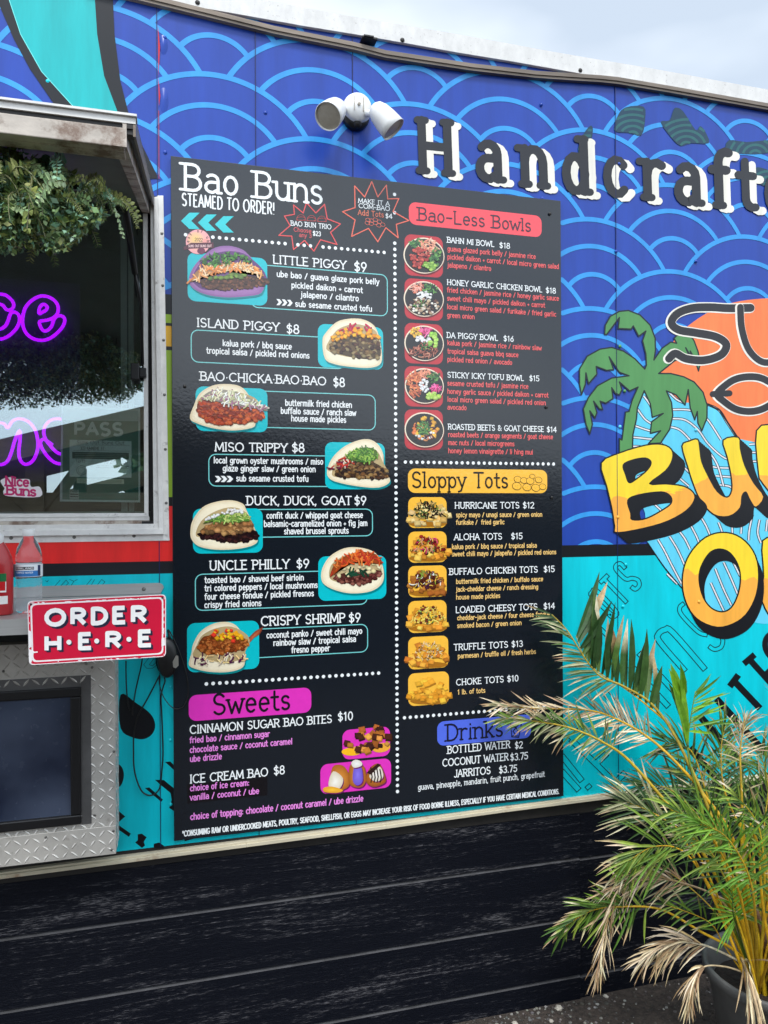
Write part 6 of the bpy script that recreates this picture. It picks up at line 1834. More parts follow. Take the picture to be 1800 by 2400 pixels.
def screen_mat():
    m = bpy.data.materials.new('screen_glass'); m.use_nodes = True
    t = m.node_tree; b = t.nodes['Principled BSDF']; n_, l_ = t.nodes.new, t.links.new
    tc = n_('ShaderNodeTexCoord'); z = n_('ShaderNodeTexNoise'); z.inputs['Scale'].default_value = 5; z.inputs['Detail'].default_value = 3
    l_(tc.outputs['Object'], z.inputs[0])
    r_ = n_('ShaderNodeValToRGB'); r_.color_ramp.elements[0].color = (*S(20, 32, 54), 1); r_.color_ramp.elements[1].color = (*S(70, 80, 100), 1); r_.color_ramp.elements[0].position = .35; r_.color_ramp.elements[1].position = .7  # lighter blotches in the base colour stand in for reflections
    l_(z.outputs[0], r_.inputs[0]); l_(r_.outputs[0], b.inputs['Base Color']); b.inputs['Roughness'].default_value = .08
    b.inputs['Coat Weight'].default_value = .4
    z2 = n_('ShaderNodeTexNoise'); z2.inputs['Scale'].default_value = 55; z2.inputs['Detail'].default_value = 8; l_(tc.outputs['Object'], z2.inputs[0])
    q_ = n_('ShaderNodeMapRange'); q_.inputs[1].default_value = .55; q_.inputs[2].default_value = .75; q_.inputs[3].default_value = .06; q_.inputs[4].default_value = .5; l_(z2.outputs[0], q_.inputs[0]); l_(q_.outputs[0], b.inputs['Roughness'])
    return m
M['screen'] = screen_mat()
m = MB(); m.box((-1.15 + bw, -TD + .010, sz0 + bw), (sx1 - bw, -TD + .014, sz1 - bw)); m.build('screen_panel', M['screen'], tv)

# ================================================================== BLACK CASE AND CABLES
jx = W(388, 1520, .03)
case = thing('cable_case', 'round black plastic case hanging behind the ORDER HERE sign', 'case', (jx.x, -.03, jx.z))
def cJ(x, y, d): return W(340 + x / 7.375, 1400 + y / 7.375, d)
m = MB()
cx_, cz_ = cJ(380, 1050, .035).x, cJ(380, 1050, .035).z
rx_, rz_ = abs(cJ(200, 1050, .035).x - cJ(560, 1050, .035).x) / 2, abs(cJ(380, 700, .035).z - cJ(380, 1400, .035).z) / 2
m.lathe([(1, .010), (1, .030), (.97, .037), (.88, .043), (.6, .047), (0.0001, .049)], 36, (0, 0, 0), (0, -1, 0))
m.v = [(cx_ + v[0] * rx_, v[1], cz_ + v[2] * rz_) for v in m.v]; m.build('case_front', M['blackplastic'], case, smooth=True)
m = MB(); m.lathe([(0.0001, .0005), (.95, .001), (.98, .012), (.96, .0165)], 36, (0, 0, 0), (0, -1, 0)); m.v = [(cx_ + v[0] * rx_ - .004, v[1], cz_ + v[2] * rz_) for v in m.v]; m.build('case_back', M['rubber'], case, smooth=True)
m = MB(); m.tube([cJ(400, 570, .02), cJ(415, 640, .03), cJ(425, 720, .035)], .0038, 8); m.build('strap', M['rubber'], case, smooth=True)
m = MB(); pts = [(cJ(x, y, 0).x, cJ(x, y, 0).z) for x, y in ((490, 1060), (545, 950), (585, 960), (590, 1120), (545, 1170), (500, 1150))]
pts = [(x - .002, z) for x, z in pts]; m.prism(pts, -.0478, -.0472, S(130, 128, 122)); o = m.build('sticker', M['print'], case)
def cable(pts, label, r=.0021, fn=cJ):
    P = [fn(*p) for p in pts]
    Q = []
    for i in range(len(P) - 1):
        p0, p1_, p2_, p3_ = P[max(i - 1, 0)], P[i], P[i + 1], P[min(i + 2, len(P) - 1)]
        for k in range(6):
            t = k / 6
            Q.append(0.5 * ((2 * p1_) + (p2_ - p0) * t + (2 * p0 - 5 * p1_ + 4 * p2_ - p3_) * t * t + (3 * p1_ - p0 - 3 * p2_ + p3_) * t ** 3))
    Q.append(P[-1])
    m = MB(); m.tube(Q, r, 7)
    o = m.build('cable', M['rubber'], None, smooth=True, loc=tuple(P[0]))
    return tag(o, label, 'cable')
cable([(430, 590, .02), (560, 860, .030), (690, 1230, .026), (740, 1500, .024), (735, 1720, .022), (660, 1880, .022), (540, 1930, .022), (430, 1870, .02), (320, 1720, .016), (260, 1550, .014), (240, 1380, .020)], 'thin black cable looping over the left edge of the menu board', .0014)
cable([(330, 1380, .02), (345, 1450, .02), (310, 1560, .016), (275, 1720, .012), (285, 1950, .010), (300, 2300, .010), (310, 2700, .010), (290, 3000, .010), (250, 3300, .010), (120, 3420, .012), (-30, 3380, .012), (-130, 3200, .012), (-190, 2950, .012), (-200, 2650, .012), (-190, 2350, .012), (-120, 2050, .012), (60, 1720, .012), (250, 1350, .018)], 'black cable hanging in a deep loop on the teal panel', .0021)
cable([(-40, 870, .03), (-60, 1150, .02), (-150, 1550, .012), (-210, 1900, .010), (-215, 2040, .010)], 'short black cable running down beside the tread plate housing', .0019)
cable([(-330, 1100, .03), (-330, 1300, .02), (-320, 1600, .012), (-290, 1850, .008), (-260, 1960, .006)], 'black cable emerging below the sign at the edge of the tread plate', .0019)

# ================================================================== HANGING GREENERY UNDER THE HATCH
def sprig_mesh(seed, L_, nleaf, ls, kind, cols):
    rnd = random.Random(seed)
    m = MB()
    P = [Vector((0, 0, 0))]
    d = Vector((rnd.uniform(-.8, .8), rnd.uniform(-.9, .1), rnd.uniform(-.3, .5))).normalized()
    for i in range(10):
        d = (d + Vector((rnd.uniform(-.14, .14), rnd.uniform(-.1, .1), -.19))).normalized()
        P.append(P[-1] + d * L_ / 10)
    stem = vary(S(128, 130, 96), .2, rnd)
    m.tube(P, [.0012] * 6 + [.0008] * 5, 4, stem, caps=False)
    for i in range(nleaf):
        t = (i + 1) / nleaf * 10; k = min(int(t), 9); f = t - k
        b = P[k].lerp(P[k + 1], f) if k < 10 else P[10]
        tg = (P[k + 1] - P[k]).normalized()
        for sg in (-1, 1):
            side = tg.cross(Vector((rnd.uniform(-.3, .3), -1, rnd.uniform(-.3, .3)))).normalized() * sg
            dr = (side + tg * rnd.uniform(.2, .8)).normalized()
            s_ = ls * rnd.uniform(.7, 1.15) * (1.15 - .55 * (i / nleaf))
            nrm = dr.cross(tg).normalized()
            wv_ = dr.cross(nrm).normalized()
            c = vary(rnd.choice(cols), .2, rnd); c2_ = tuple(q * 1.12 for q in c)
            wd = s_ * (.42 if kind == 'round' else .13)
            cup = nrm * s_ * .12
            p0 = b; p1_ = b + dr * s_ * .25; p2_ = b + dr * s_ * .65; p3_ = b + dr * s_
            m.face([p0, p1_ + wv_ * wd * .8 + cup, p2_ + wv_ * wd * .85 + cup, p3_], c)
            m.face([p0, p3_, p2_ - wv_ * wd * .85 + cup, p1_ - wv_ * wd * .8 + cup], c2_)
    return m
gar = thing('hanging_greenery', 'bushy artificial leaf garland hanging from the lifted window hatch', 'artificial plant', (-.5, -.7, 2.2))
LG = [S(176, 206, 146), S(194, 216, 160), S(156, 190, 130)]
BG = [S(128, 172, 142), S(156, 196, 164), S(112, 156, 128)]
OG = [S(154, 164, 92), S(130, 144, 78), S(176, 182, 116)]
DG = [S(80, 106, 62), S(64, 88, 54), S(104, 124, 66)]
protos = []
for i in range(12):
    kind = 'round' if i % 3 else 'fine'
    cols = [LG, BG, LG, OG, LG, BG, DG, OG, LG, DG, OG, BG][i]
    mm_ = sprig_mesh(100 + i, .075 + .016 * (i % 4), 9 if kind == 'round' else 20, .0165 if kind == 'round' else .016, kind, cols)
    o = mm_.build('sprig', M['leaf'], gar, loc=(0, 0, 0))
    protos.append(o)
rnd = random.Random(11)
def gprofile(t):      # t: 0 right end .. 1 far left; survey pixel of the middle of the bush
    return None
cents = []
for i in range(298):
    u = rnd.random()
    px = 268 - u * (620 if i % 4 else 1250)
    bot = 600 if px < 170 else 610 - (px - 170) * .9
    top = 350 if px < 90 else 350 + (px - 90) * .62
    v = rnd.random()
    py = top + max(20, bot - top - 95) * v
    d = .79 + rnd.uniform(-.09, .09) + .03 * math.sin(v * 3.14)
    p = W(px, py, d)
    cents.append((p, v))
for i, (p, v) in enumerate(cents):
    src = protos[i % 12]
    o = src if i < 12 else src.copy()
    if i >= 12: C.objects.link(o); o.parent = gar
    o.location = p - gar.location
    sc_ = rnd.uniform(.7, 1.1) * (.85 if v > .7 else 1) * (.6 if p.x > -.17 else 1)
    o.rotation_euler = (rnd.uniform(-.5, .5), rnd.uniform(-.5, .5), rnd.uniform(-2.2, 2.2)); o.scale = (sc_, sc_, sc_)
# dense inner foliage nobody could count
m = MB()
for i in range(27000):
    u = rnd.random(); px = 240 - u * 1300
    bot = 585 if px < 150 else 585 - (px - 150) * .9
    top = 375 if px < 60 else 375 + (px - 60) * .7
    v = rnd.random() ** .9
    p = W(px, top + (bot - top) * v, .79 + rnd.uniform(-.12, .11))
    dr = Vector((rnd.gauss(0, 1), rnd.gauss(0, 1) - .3, rnd.gauss(0, 1) - .4)).normalized()
    wv_ = dr.cross(Vector((rnd.gauss(0, 1), rnd.gauss(0, 1), rnd.gauss(0, 1)))).normalized()
    L_ = rnd.uniform(.007, .017); w_ = L_ * rnd.uniform(.14, .36)
    c = vary(rnd.choice(DG + OG + DG + BG + LG[2:]), .3, rnd)
    m.face([p, p + dr * L_ * .5 + wv_ * w_, p + dr * L_, p + dr * L_ * .5 - wv_ * w_], c)
m.build('inner_foliage', M['leaf'], gar, kind='stuff')
m = MB(); q = W(0, 400, .72); zh = hq(-.5, .72 / HD).z
m.tube([(XO, -.76, q.z + .01), (-.15, -.76, q.z - .03)], .006, 8)
for xx in (-.2, -.55, -.95): m.tube([(xx, -.755, q.z), (xx + .004, -.757, zh - .02)], .002, 6)
m.build('support_wire', M['darkmetal'], gar)

# ================================================================== GROUND
m = MB(); m.face([(-60, -60, 0), (60, -60, 0), (60, 60, 0), (-60, 60, 0)])
g_ = m.build('ground', M['ground']); g_['kind'] = 'structure'
rnd = random.Random(21)
ICO_V = []
t = (1 + 5 ** .5) / 2
for a_ in (-1, 1):
    for b_ in (-t, t):
        ICO_V += [(a_, b_, 0), (0, a_, b_), (b_, 0, a_)]
ICO_V = [Vector(v).normalized() for v in ICO_V]
ICO_F = []
for i in range(12):
    for j in range(i + 1, 12):
        for k in range(j + 1, 12):
            if all(abs((ICO_V[x] - ICO_V[y]).length - 1.0515) < .01 for x, y in ((i, j), (j, k), (i, k))):
                n_ = (ICO_V[j] - ICO_V[i]).cross(ICO_V[k] - ICO_V[i])
                ICO_F.append((i, j, k) if n_.dot(ICO_V[i]) > 0 else (i, k, j))
def pebble(m, x, y, r, col, z=0.0):
    s = (rnd.uniform(.8, 1.3), rnd.uniform(.8, 1.3), rnd.uniform(.45, .8)); a_ = rnd.uniform(0, 6.28)
    c_, s_ = math.cos(a_), math.sin(a_)
    vs = []
    for v in ICO_V:
        k = rnd.uniform(.85, 1.12)
        X, Y, Z = v.x * s[0] * r * k, v.y * s[1] * r * k, v.z * s[2] * r * k
        vs.append((x + X * c_ - Y * s_, y + X * s_ + Y * c_, z + r * .25 + Z))
    m.add(vs, ICO_F, col)
m = MB()
PC = [S(90, 88, 86), S(70, 66, 62), S(120, 116, 110), S(60, 54, 50), S(50, 44, 40), S(140, 138, 132)]
for i in range(7000):
    x, y = rnd.uniform(.75, 2.6), -rnd.random() ** 1.3 * .75 - .002
    near = math.exp(-((x - 1.05) / .25) ** 2)
    if rnd.random() > .35 + .6 * near: continue
    r = rnd.uniform(.0018, .0055) * (1 + (.5 if rnd.random() < .1 else 0))
    pebble(m, x, y, r, vary(rnd.choice(PC if rnd.random() < .35 + .6 * near else PC[3:5] + PC[1:2]), .25, rnd))
o = m.build('gravel', M['pebble']); o['kind'] = 'stuff'; o['label'] = 'loose grey gravel strewn over the dark ground beside the skirt'
for i, (px, py, r, lab) in enumerate(((1310, 2362, .013, 'large pale stone on the gravel just below the plank seam'), (1402, 2314, .008, 'small pale stone lying close to the black skirt'), (1206, 2397, .011, 'whitish stone at the lower edge of the gravel'), (1292, 2392, .0085, 'pale stone just in front of the larger pale stone'))):
    v = W(px, py, 0) - CAM; tt = (0.004 - CAM.z) / v.z; p = CAM + v * tt
    m = MB(); pebble(m, 0, 0, r, S(176, 170, 158)); o = m.build('stone', M['pebble'], None, smooth=False); o.location = (p.x, min(p.y, -.01), 0); tag(o, lab, 'stone', 'pale stones lying in the gravel')

# ================================================================== POTTED PALM
PDP = .42
rim = W(1684, 2292, PDP)
PR = .20
pcx, pcz = rim.x + PR, rim.z
pot = thing('potted_palm', 'areca palm with yellow stems and dry fronds in a grey pot', 'potted plant', (pcx, -PDP, 0))
m = MB()
H_ = pcz
m.lathe([(.0001, .001), (PR * .74, .001), (PR * .93, H_ - .035), (PR * .94, H_ - .033), (PR * 1.0, H_ - .030), (PR * 1.01, H_ - .004), (PR * .995, H_), (PR * .96, H_), (PR * .93, H_ - .01), (PR * .88, H_ - .06), (PR * .86, H_ - .10)], 48, (pcx, -PDP, 0))
m.build('pot', M['pot'], pot, smooth=True)
m = MB(); m.lathe([(PR * .87, H_ - .075), (PR * .5, H_ - .065), (.0001, H_ - .06)], 24, (pcx, -PDP, 0)); m.build('soil', M['soil'], pot)
YST = [S(212, 168, 34), S(196, 160, 40), S(170, 150, 50)]
GRN = [S(104, 136, 46), S(84, 118, 40), S(132, 152, 60), S(66, 98, 38)]
DGR = [S(60, 92, 40), S(48, 78, 38), S(78, 106, 46)]
TAN = [S(206, 186, 148), S(184, 158, 120), S(222, 206, 174), S(156, 126, 92)]
GTN = [S(138, 142, 100), S(160, 158, 120), S(110, 122, 76)]
count = [0]
prnd = random.Random(77)
def leaflet(P0, dr, L_, w_, col, tip, droop, fold=.3, n=4):
    m = MB(); rnd = prnd
    d = dr.normalized(); P = [Vector(P0)]
    cr_ = rnd.uniform(-.4, .4)
    for i in range(n):
        d = (d + Vector((cr_ * .3, rnd.uniform(-.05, .05), -droop / n * (0.6 + .8 * i / n)))).normalized()
        P.append(P[-1] + d * L_ / n)
    up = Vector((0, -1, .35))
    prof = [.35, .95, 1.0, .7, .04] if n == 4 else [.4, 1, .6, .04]
    Lf, Rt = [], []
    for i, p in enumerate(P):
        t_ = (P[min(i + 1, n)] - P[max(i - 1, 0)]).normalized()
        s_ = t_.cross(up)
        s_ = s_.normalized() if s_.length > 1e-4 else Vector((1, 0, 0))
        nn = s_.cross(t_)
        Lf.append(p + s_ * w_ * prof[i] + nn * w_ * prof[i] * fold); Rt.append(p - s_ * w_ * prof[i] + nn * w_ * prof[i] * fold)
    for i in range(n):
        f0, f1 = i / n, (i + 1) / n
        ca = col if f0 < .7 else tip; cb = col if f1 < .72 else tip
        ca2 = tuple(q * 1.1 for q in ca); cb2 = tuple(q * 1.1 for q in cb)
        m.face([P[i], P[i + 1], Lf[i + 1], Lf[i]], (ca, cb, cb, ca)); m.face([Rt[i], Rt[i + 1], P[i + 1], P[i]], (ca2, cb2, cb2, ca2))
    return m
def frond(pts, n, L_, w_=.0055, cols=GRN, tip=None, droop=.35, t0=.3, sides=(-1, 1), a0=62, a1=24, stem=YST, r0=.0050, single=True, jit=.32, ang_j=15, endlen=.55, broad=0):
    rnd = prnd
    K = [W(px, py, d) for px, py, d in pts]
    Q = []
    for i in range(len(K) - 1):
        p0, p1_, p2_, p3_ = K[max(i - 1, 0)], K[i], K[i + 1], K[min(i + 2, len(K) - 1)]
        for k in range(8):
            t = k / 8
            Q.append(0.5 * ((2 * p1_) + (p2_ - p0) * t + (2 * p0 - 5 * p1_ + 4 * p2_ - p3_) * t * t + (3 * p1_ - p0 - 3 * p2_ + p3_) * t ** 3))
    Q.append(K[-1])
    N_ = len(Q) - 1
    if w_ < .008: n = int(n * 1.55); w_ *= .62; L_ *= 1.08
    m = MB(); sc0 = vary(rnd.choice(stem), .12, rnd)
    m.tube(Q, [r0 * (1 - .75 * i / N_) for i in range(N_ + 1)], 6, sc0)
    fr = m.build('frond', M['palm'], pot, smooth=True, loc=tuple(K[0]))
    rest = MB()
    for i in range(n):
        t = t0 + (1 - t0) * (i + .5) / n
        for sg in sides:
            x = (t + rnd.uniform(-.006, .006)) * N_; k = max(0, min(N_ - 1, int(x))); P0 = Q[k].lerp(Q[k + 1], x - k)
            T_ = (Q[k + 1] - Q[k]).normalized()
            S_ = T_.cross(Vector((0, -1, 0)))
            S_ = S_.normalized() if S_.length > 1e-3 else Vector((1, 0, 0))
            al = math.radians(a0 + (a1 - a0) * (t - t0) / (1 - t0) + rnd.uniform(-ang_j, ang_j))
            dr = T_ * math.cos(al) + S_ * sg * math.sin(al) + Vector((0, rnd.uniform(-.45, .15), 0))
            f = (t - t0) / (1 - t0)
            ll = L_ * (1 - (1 - endlen) * f) * (1 if f > .15 else .75 + f * 1.6) * rnd.uniform(1 - jit, 1 + jit)
            c = vary(rnd.choice(cols), .2, rnd)
            tp = vary(rnd.choice(tip), .15, rnd) if tip and rnd.random() < .38 else c
            lm = leaflet(P0, dr, ll, w_ * rnd.uniform(.75, 1.2), c, tp, droop * rnd.uniform(.5, 1.5))
            if min(ap.y for ap in map(Vector, lm.v)) > 10: continue
            lm.v = [(v[0], min(v[1], -.004 - (.012 if 0 < v[0] < 1.23 and v[2] > .72 else 0) - rnd.random() * .0), v[2]) for v in lm.v]
            if single and count[0] < 300:
                count[0] += 1
                lo = lm.build('leaflet', M['palm'], fr, loc=tuple(P0))
            else:
                i0 = len(rest.v); rest.v += lm.v; rest.f += [tuple(j + i0 for j in f_) for f_ in lm.f]; rest.c += lm.c
    if rest.f:
        o = rest.build('leaflets', M['palm'], fr, kind='stuff')
    return fr
B0 = (1775, 2330, .42)
# long lower-left fronds lying over the menu
frond([B0, (1727, 2160, .40), (1631, 1973, .34), (1489, 1798, .24), (1416, 1741, .20), (1333, 1705, .15), (1250, 1690, .11), (1180, 1684, .09)], 30, .092, .0048, GRN + GTN, TAN, .5, .52, sides=(-1, 1), a0=56, a1=10, r0=.0065)
frond([B0, (1727, 1997, .38), (1648, 1861, .32), (1595, 1798, .28), (1532, 1738, .22), (1465, 1695, .17), (1383, 1665, .13), (1250, 1660, .09), (1165, 1652, .08)], 36, .10, .0040, TAN + GTN + TAN, TAN, .1, .50, a0=46, a1=10, r0=.0062)
# grey green frond climbing to the upper left
frond([B0, (1690, 1980, .36), (1600, 1760, .28), (1532, 1655, .22), (1462, 1609, .18), (1409, 1586, .15), (1373, 1546, .13), (1330, 1479, .11), (1293, 1440, .09)], 26, .115, .0050, GTN + DGR, TAN, .35, .52, sides=(-1,), a0=42, a1=34, r0=.0055, endlen=.6)
frond([(1560, 1690, .24), (1500, 1640, .20), (1462, 1612, .17), (1409, 1580, .15), (1373, 1546, .13), (1350, 1490, .12)], 22, .19, .0125, DGR, TAN, -.7, .05, sides=(1,), a0=54, a1=52, r0=.003, endlen=1.0, ang_j=3, jit=.25)
# bright young leaf
frond([B0, (1690, 2080, .38), (1640, 1880, .33), (1612, 1760, .29), (1618, 1690, .27), (1630, 1620, .26)], 10, .13, .0062, [S(110, 158, 30), S(96, 146, 30), S(84, 130, 30)], None, .05, .72, sides=(1,), a0=66, a1=30, r0=.0045, stem=GRN)
frond([(1612, 1750, .29), (1606, 1700, .27), (1600, 1640, .26)], 9, .19, .0125, [S(104, 150, 30), S(84, 128, 28), S(92, 140, 30)], None, -.25, .05, sides=(-1,), a0=14, a1=4, r0=.003, stem=GRN, ang_j=5)
# green-tipped frond arching to the far left low
frond([B0, (1734, 2239, .42), (1640, 2182, .38), (1547, 2131, .33), (1451, 2125, .28), (1384, 2135, .24), (1318, 2175, .20)], 20, .125, .0062, GRN, TAN, .35, .55, a0=52, a1=14, r0=.0050)
# dry fronds
frond([B0, (1707, 2131, .40), (1601, 2070, .36), (1481, 2052, .30), (1436, 2120, .27), (1412, 2220, .26), (1402, 2275, .26)], 26, .11, .0034, TAN, None, .8, .40, a0=34, a1=12, stem=[S(196, 166, 110)], r0=.0036)
frond([(1720, 2120, .41), (1640, 2082, .38), (1560, 2062, .34), (1480, 2068, .30), (1415, 2092, .27)], 20, .10, .0036, TAN + GTN, TAN, .35, .30, sides=(-1, 1), a0=30, a1=12, stem=TAN, r0=.003)
frond([(1750, 2262, .42), (1670, 2222, .39), (1616, 2209, .36), (1565, 2215, .34), (1520, 2240, .33)], 20, .13, .0040, TAN, None, .9, .30, sides=(-1, 1), a0=26, a1=20, stem=TAN, r0=.0036)
frond([(1745, 2280, .44), (1700, 2266, .46), (1650, 2266, .48), (1622, 2300, .48), (1612, 2350, .48)], 14, .10, .0034, TAN, None, .9, .45, a0=24, a1=12, stem=TAN, r0=.0032)
frond([(1738, 2246, .46), (1745, 2262, .50), (1752, 2290, .52), (1758, 2320, .53)], 13, .13, .0042, TAN, None, 1.1, .08, a0=30, a1=14, stem=TAN, r0=.004, endlen=.9)
# green fans in the middle
frond([B0, (1690, 2120, .40), (1620, 1975, .36), (1540, 1910, .30), (1470, 1880, .24)], 14, .15, .0055, DGR + GTN, TAN, .25, .68, a0=44, a1=12, r0=.0042)
frond([B0, (1700, 2150, .40), (1640, 2040, .38), (1592, 1990, .36), (1530, 1985, .34), (1470, 2020, .32)], 13, .17, .0058, GRN, TAN, .45, .52, a0=46, a1=16, r0=.0040)
frond([B0, (1730, 2180, .45), (1718, 2140, .47), (1716, 2085, .47)], 10, .11, .0048, [S(110, 158, 44), S(96, 146, 40)], None, .25, .40, a0=76, a1=24, r0=.0032, stem=GRN)
frond([B0, (1700, 2220, .40), (1660, 2160, .38), (1560, 2120, .35)], 8, .09, .0046, GRN, TAN, .5, .5, a0=50, a1=20, r0=.003)
# right-hand group
frond([B0, (1745, 1990, .40), (1738, 1850, .38), (1735, 1760, .36), (1745, 1690, .35)], 20, .085, .0030, TAN + GTN, None, .35, .66, a0=70, a1=22, r0=.0056, jit=.4, ang_j=30)
frond([B0, (1790, 2050, .40), (1850, 1850, .36), (1880, 1740, .34), (1850, 1650, .32)], 20, .17, .0050, GTN + DGR, TAN, .35, .42, a0=60, a1=26, r0=.0054)
frond([B0, (1760, 2020, .36), (1700, 1860, .30), (1690, 1760, .26), (1700, 1700, .24)], 16, .13, .0050, GRN + DGR, TAN, .35, .45, a0=50, a1=24, r0=.0046)
frond([B0, (1800, 2120, .44), (1850, 1960, .46), (1920, 1880, .48)], 16, .20, .0066, [S(120, 146, 50), S(100, 130, 46)], TAN, .4, .30, a0=60, a1=26, r0=.0050)
frond([B0, (1810, 2180, .46), (1860, 2080, .50), (1940, 2020, .52)], 14, .18, .0060, GRN, TAN, .4, .30, a0=60, a1=26, r0=.0046)
frond([B0, (1720, 2060, .34), (1640, 1920, .24), (1570, 1850, .16), (1500, 1840, .12)], 16, .13, .0052, DGR, TAN, .3, .50, a0=56, a1=20, r0=.0044)
frond([B0, (1740, 2080, .30), (1690, 1950, .22), (1640, 1870, .16), (1600, 1810, .12)], 18, .14, .0052, DGR + GRN, TAN, .3, .40, a0=56, a1=22, r0=.0044)
frond([B0, (1770, 2080, .28), (1760, 1940, .20), (1745, 1850, .15), (1720, 1790, .12)], 18, .14, .0052, DGR, TAN, .3, .40, a0=56, a1=22, r0=.0044)
frond([B0, (1750, 2160, .46), (1700, 2060, .46), (1660, 1990, .45), (1600, 1950, .44)], 14, .12, .0048, GRN, TAN, .45, .45, a0=54, a1=20, r0=.0038)
frond([B0, (1790, 2140, .48), (1790, 2020, .50), (1775, 1930, .50), (1730, 1870, .49)], 15, .12, .0048, GRN, TAN, .45, .45, a0=54, a1=20, r0=.0040)
frond([B0, (1830, 1980, .30), (1900, 1760, .24), (1960, 1640, .2)], 22, .18, .0055, DGR, TAN, .3, .35, a0=56, a1=22, r0=.0048)
frond([B0, (1900, 2140, .50), (2050, 2020, .52), (2160, 2030, .52)], 22, .18, .0060, GRN, TAN, .5, .30, a0=56, a1=22, r0=.0048)
frond([B0, (1860, 2080, .62), (1930, 1920, .72), (2050, 1850, .8)], 22, .18, .0060, GRN, TAN, .5, .35, a0=56, a1=22, r0=.0048)
frond([B0, (1720, 2020, .30), (1660, 1870, .22), (1620, 1760, .16), (1560, 1740, .12)], 18, .15, .0054, GRN + DGR, TAN, .35, .40, a0=56, a1=22, r0=.0046)
frond([B0, (1740, 2120, .50), (1690, 2000, .52), (1640, 1930, .52), (1580, 1900, .50)], 16, .14, .0054, GRN, None, .4, .40, a0=56, a1=22, r0=.0040)
frond([B0, (1770, 2140, .54), (1750, 2040, .56), (1700, 1960, .56), (1640, 1930, .55)], 16, .13, .0050, [S(110, 150, 44), S(90, 134, 40)], None, .4, .40, a0=56, a1=22, r0=.0040)
frond([B0, (1800, 2100, .36), (1790, 1960, .30), (1800, 1840, .26), (1780, 1760, .24)], 18, .15, .0054, GRN + GTN, TAN, .35, .45, a0=56, a1=22, r0=.0046)
frond([B0, (1720, 2200, .3), (1650, 2110, .22), (1560, 2040, .14), (1500, 2030, .10)], 16, .13, .0050, DGR, TAN, .4, .45, a0=54, a1=22, r0=.0038)
# bare yellow canes and husks at the foot
for (pts_, r_) in (([(1790, 2390, .42), (1745, 2180, .42), (1690, 2010, .40), (1640, 1900, .38)], .0075), ([(1800, 2390, .43), (1775, 2200, .44), (1745, 2040, .43), (1735, 1900, .42)], .0080), ([(1775, 2385, .44), (1735, 2260, .45), (1670, 2100, .42), (1600, 1960, .40)], .0055),
        ([(1810, 2390, .40), (1805, 2200, .40), (1790, 2040, .40), (1760, 1930, .40)], .0085), ([(1785, 2390, .47), (1765, 2280, .48), (1730, 2160, .47), (1700, 2080, .46)], .0045), ([(1820, 2390, .5), (1815, 2280, .52), (1790, 2140, .54), (1780, 2020, .55)], .0055)):
    K = [W(*q) for q in pts_]; Q = []
    for i in range(len(K) - 1):
        p0, p1_, p2_, p3_ = K[max(i - 1, 0)], K[i], K[i + 1], K[min(i + 2, len(K) - 1)]
        for k in range(6):
            t = k / 6; Q.append(0.5 * ((2 * p1_) + (p2_ - p0) * t + (2 * p0 - 5 * p1_ + 4 * p2_ - p3_) * t * t + (3 * p1_ - p0 - 3 * p2_ + p3_) * t ** 3))
    Q.append(K[-1]); m = MB(); m.tube(Q, [r_ * (1 - .55 * i / len(Q)) for i in range(len(Q))], 8, vary(YST[0], .12, prnd)); m.build('cane', M['palm'], pot, smooth=True, loc=tuple(K[0]))
m = MB()
for i in range(7):
    x = pcx + prnd.uniform(-.05, .05); y = -PDP + prnd.uniform(-.05, .05)
    m.tube([(x, y, H_ - .07), (x + prnd.uniform(-.02, .02), y, H_ + .03), (x + prnd.uniform(-.05, .03), y, H_ + prnd.uniform(.08, .2))], [.014, .012, .004], 7, vary(S(112, 84, 58), .25, prnd))
m.build('husk', M['palm'], pot, smooth=True)

# ================================================================== BEHIND THE VIEWER: what the glass and the glossy board mirror
def virt(px, py, dist):                 # mirrored in the truck side
    p = W(px, py, -dist); return Vector((p.x, -dist, p.z))
ap = virt(385, 940, 6.0); le = virt(-420, 1125, 6.0); re_ = virt(1400, 1192, 6.0)
pav = thing('picnic_pavilion', 'open gabled timber picnic pavilion mirrored in the window glass', 'pavilion', (ap.x, -8.5, 0))
m = MB()
def slab(a, b, th, y0, y1):
    F4 = [Vector((a.x, y0, a.z - th)), Vector((b.x, y0, b.z - th)), Vector((b.x, y0, b.z)), Vector((a.x, y0, a.z))]
    m.hexa(F4, [Vector((p.x, y1, p.z)) for p in F4])
slab(le, ap, .05, -6.05, -11); slab(ap, re_, .05, -6.05, -11); m.build('roof', M['board_wood'], pav)
m = MB()
slab(le, ap, .24, -6.0, -6.049); slab(ap, re_, .24, -6.0, -6.049); m.build('fascia', M['board_wood'], pav)
for px in (80, 1150, -330):
    t_ = virt(px, 1100, 6.4); m = MB(); zt_ = le.z + (ap.z - le.z) * max(0, min(1, (t_.x - le.x) / (ap.x - le.x))) - .1 if t_.x < ap.x else ap.z + (re_.z - ap.z) * (t_.x - ap.x) / (re_.x - ap.x) - .1
    for yy in (-6.5, -10.5): m.box((t_.x - .09, yy - .09, 0), (t_.x + .09, yy + .09, zt_))
    m.build('post', M['board_wood'], pav)
    m = MB(); m.tube([(t_.x + .05, -6.5, zt_ - .75), (t_.x + .55, -6.5, zt_ - .02)], .06, 4); m.tube([(t_.x - .05, -6.5, zt_ - .75), (t_.x - .55, -6.5, zt_ - .2)], .06, 4); m.build('brace', M['board_wood'], pav)
m = MB(); m.box((le.x, -6.6, le.z - .32), (re_.x, -6.45, le.z - .10)); m.build('tie_beam', M['board_wood'], pav)
sa, sb = virt(110, 1160, 11.5), virt(700, 1010, 11.5)
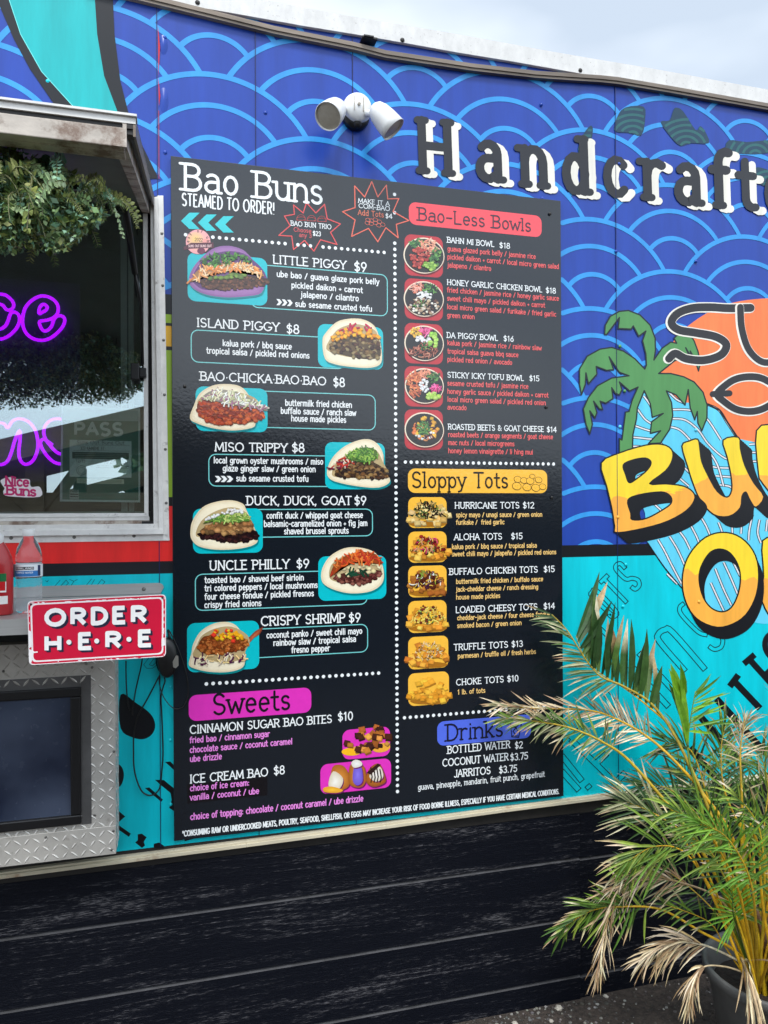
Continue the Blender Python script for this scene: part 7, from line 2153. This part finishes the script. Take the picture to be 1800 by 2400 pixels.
shed = thing('garden_shelter', 'low brown shelter roof mirrored in the lower right of the window', 'shelter', (sa.x, -12.2, 0))
m = MB(); slab(sa, sb, .05, -11.55, -12.9); m.build('roof', M['board_wood'], shed)
m = MB(); slab(sa, sb, .26, -11.5, -11.549); m.build('fascia', M['board_wood'], shed)
for t_ in (.12, .9):
    p = sa.lerp(sb, t_); m = MB(); m.box((p.x - .07, -11.8, 0), (p.x + .07, -11.66, p.z - .1)); m.build('post', M['board_wood'], shed)
rnd = random.Random(5)
labs = ['low dense dark green tree behind the left end of the pavilion', 'broad dark green tree behind the middle of the pavilion', 'rounded dark green tree behind the right side of the pavilion', 'dark green tree standing to the far right of the pavilion', 'dark green tree standing to the far left of the pavilion']
for i, tx in enumerate((-9.0, 1.3, 5.2, 9.6, -13.5)):
    tr_o = thing('tree', labs[i], 'tree', (tx, -13.5, 0), 'dark green trees behind the pavilion')
    m = MB(); m.tube([(tx, -13.5, 0), (tx + .05, -13.5, .8), (tx, -13.5, 1.6)], [.16, .12, .07], 8)
    for q in range(5): m.tube([(tx, -13.5, .9 + .1 * q), (tx + rnd.uniform(-1, 1), -13.5 + rnd.uniform(-.8, .8), 1.9)], [.05, .02], 5)
    m.build('trunk', M['bark'], tr_o)
    m = MB()
    cl = [(tx + rnd.uniform(-1.9, 1.9), -13.5 + rnd.uniform(-1.2, 1.2), rnd.uniform(.4, 2.95 if 0 < tx < 3 else 2.1), rnd.uniform(.5, .8)) for _ in range(46 if 0 < tx < 3 else 34)]
    for cx_, cy_, cz_, r_ in cl:
        m.add([(cx_ + v.x * r_ * .72, cy_ + v.y * r_ * .72, max(.03, cz_ + v.z * r_ * .72)) for v in ICO_V], ICO_F, S(30, 46, 28))
        cc_ = vary(rnd.choice([S(50, 74, 40), S(38, 60, 34), S(66, 88, 44)]), .2, rnd)
        for q in range(150):
            v = Vector((rnd.gauss(0, 1), rnd.gauss(0, 1), rnd.gauss(0, 1))).normalized() * r_ * rnd.uniform(.6, 1)
            p = Vector((cx_, cy_, cz_)) + v
            if p.z < .05: continue
            a_ = Vector((rnd.gauss(0, 1), rnd.gauss(0, 1), rnd.gauss(0, 1))).normalized() * .12; b_ = a_.cross(Vector((rnd.gauss(0, 1), rnd.gauss(0, 1), rnd.gauss(0, 1)))).normalized() * .07
            m.face([p - a_, p + b_, p + a_, p - b_], vary(cc_, .2, rnd))
    m.build('crown', M['foliage'], tr_o)
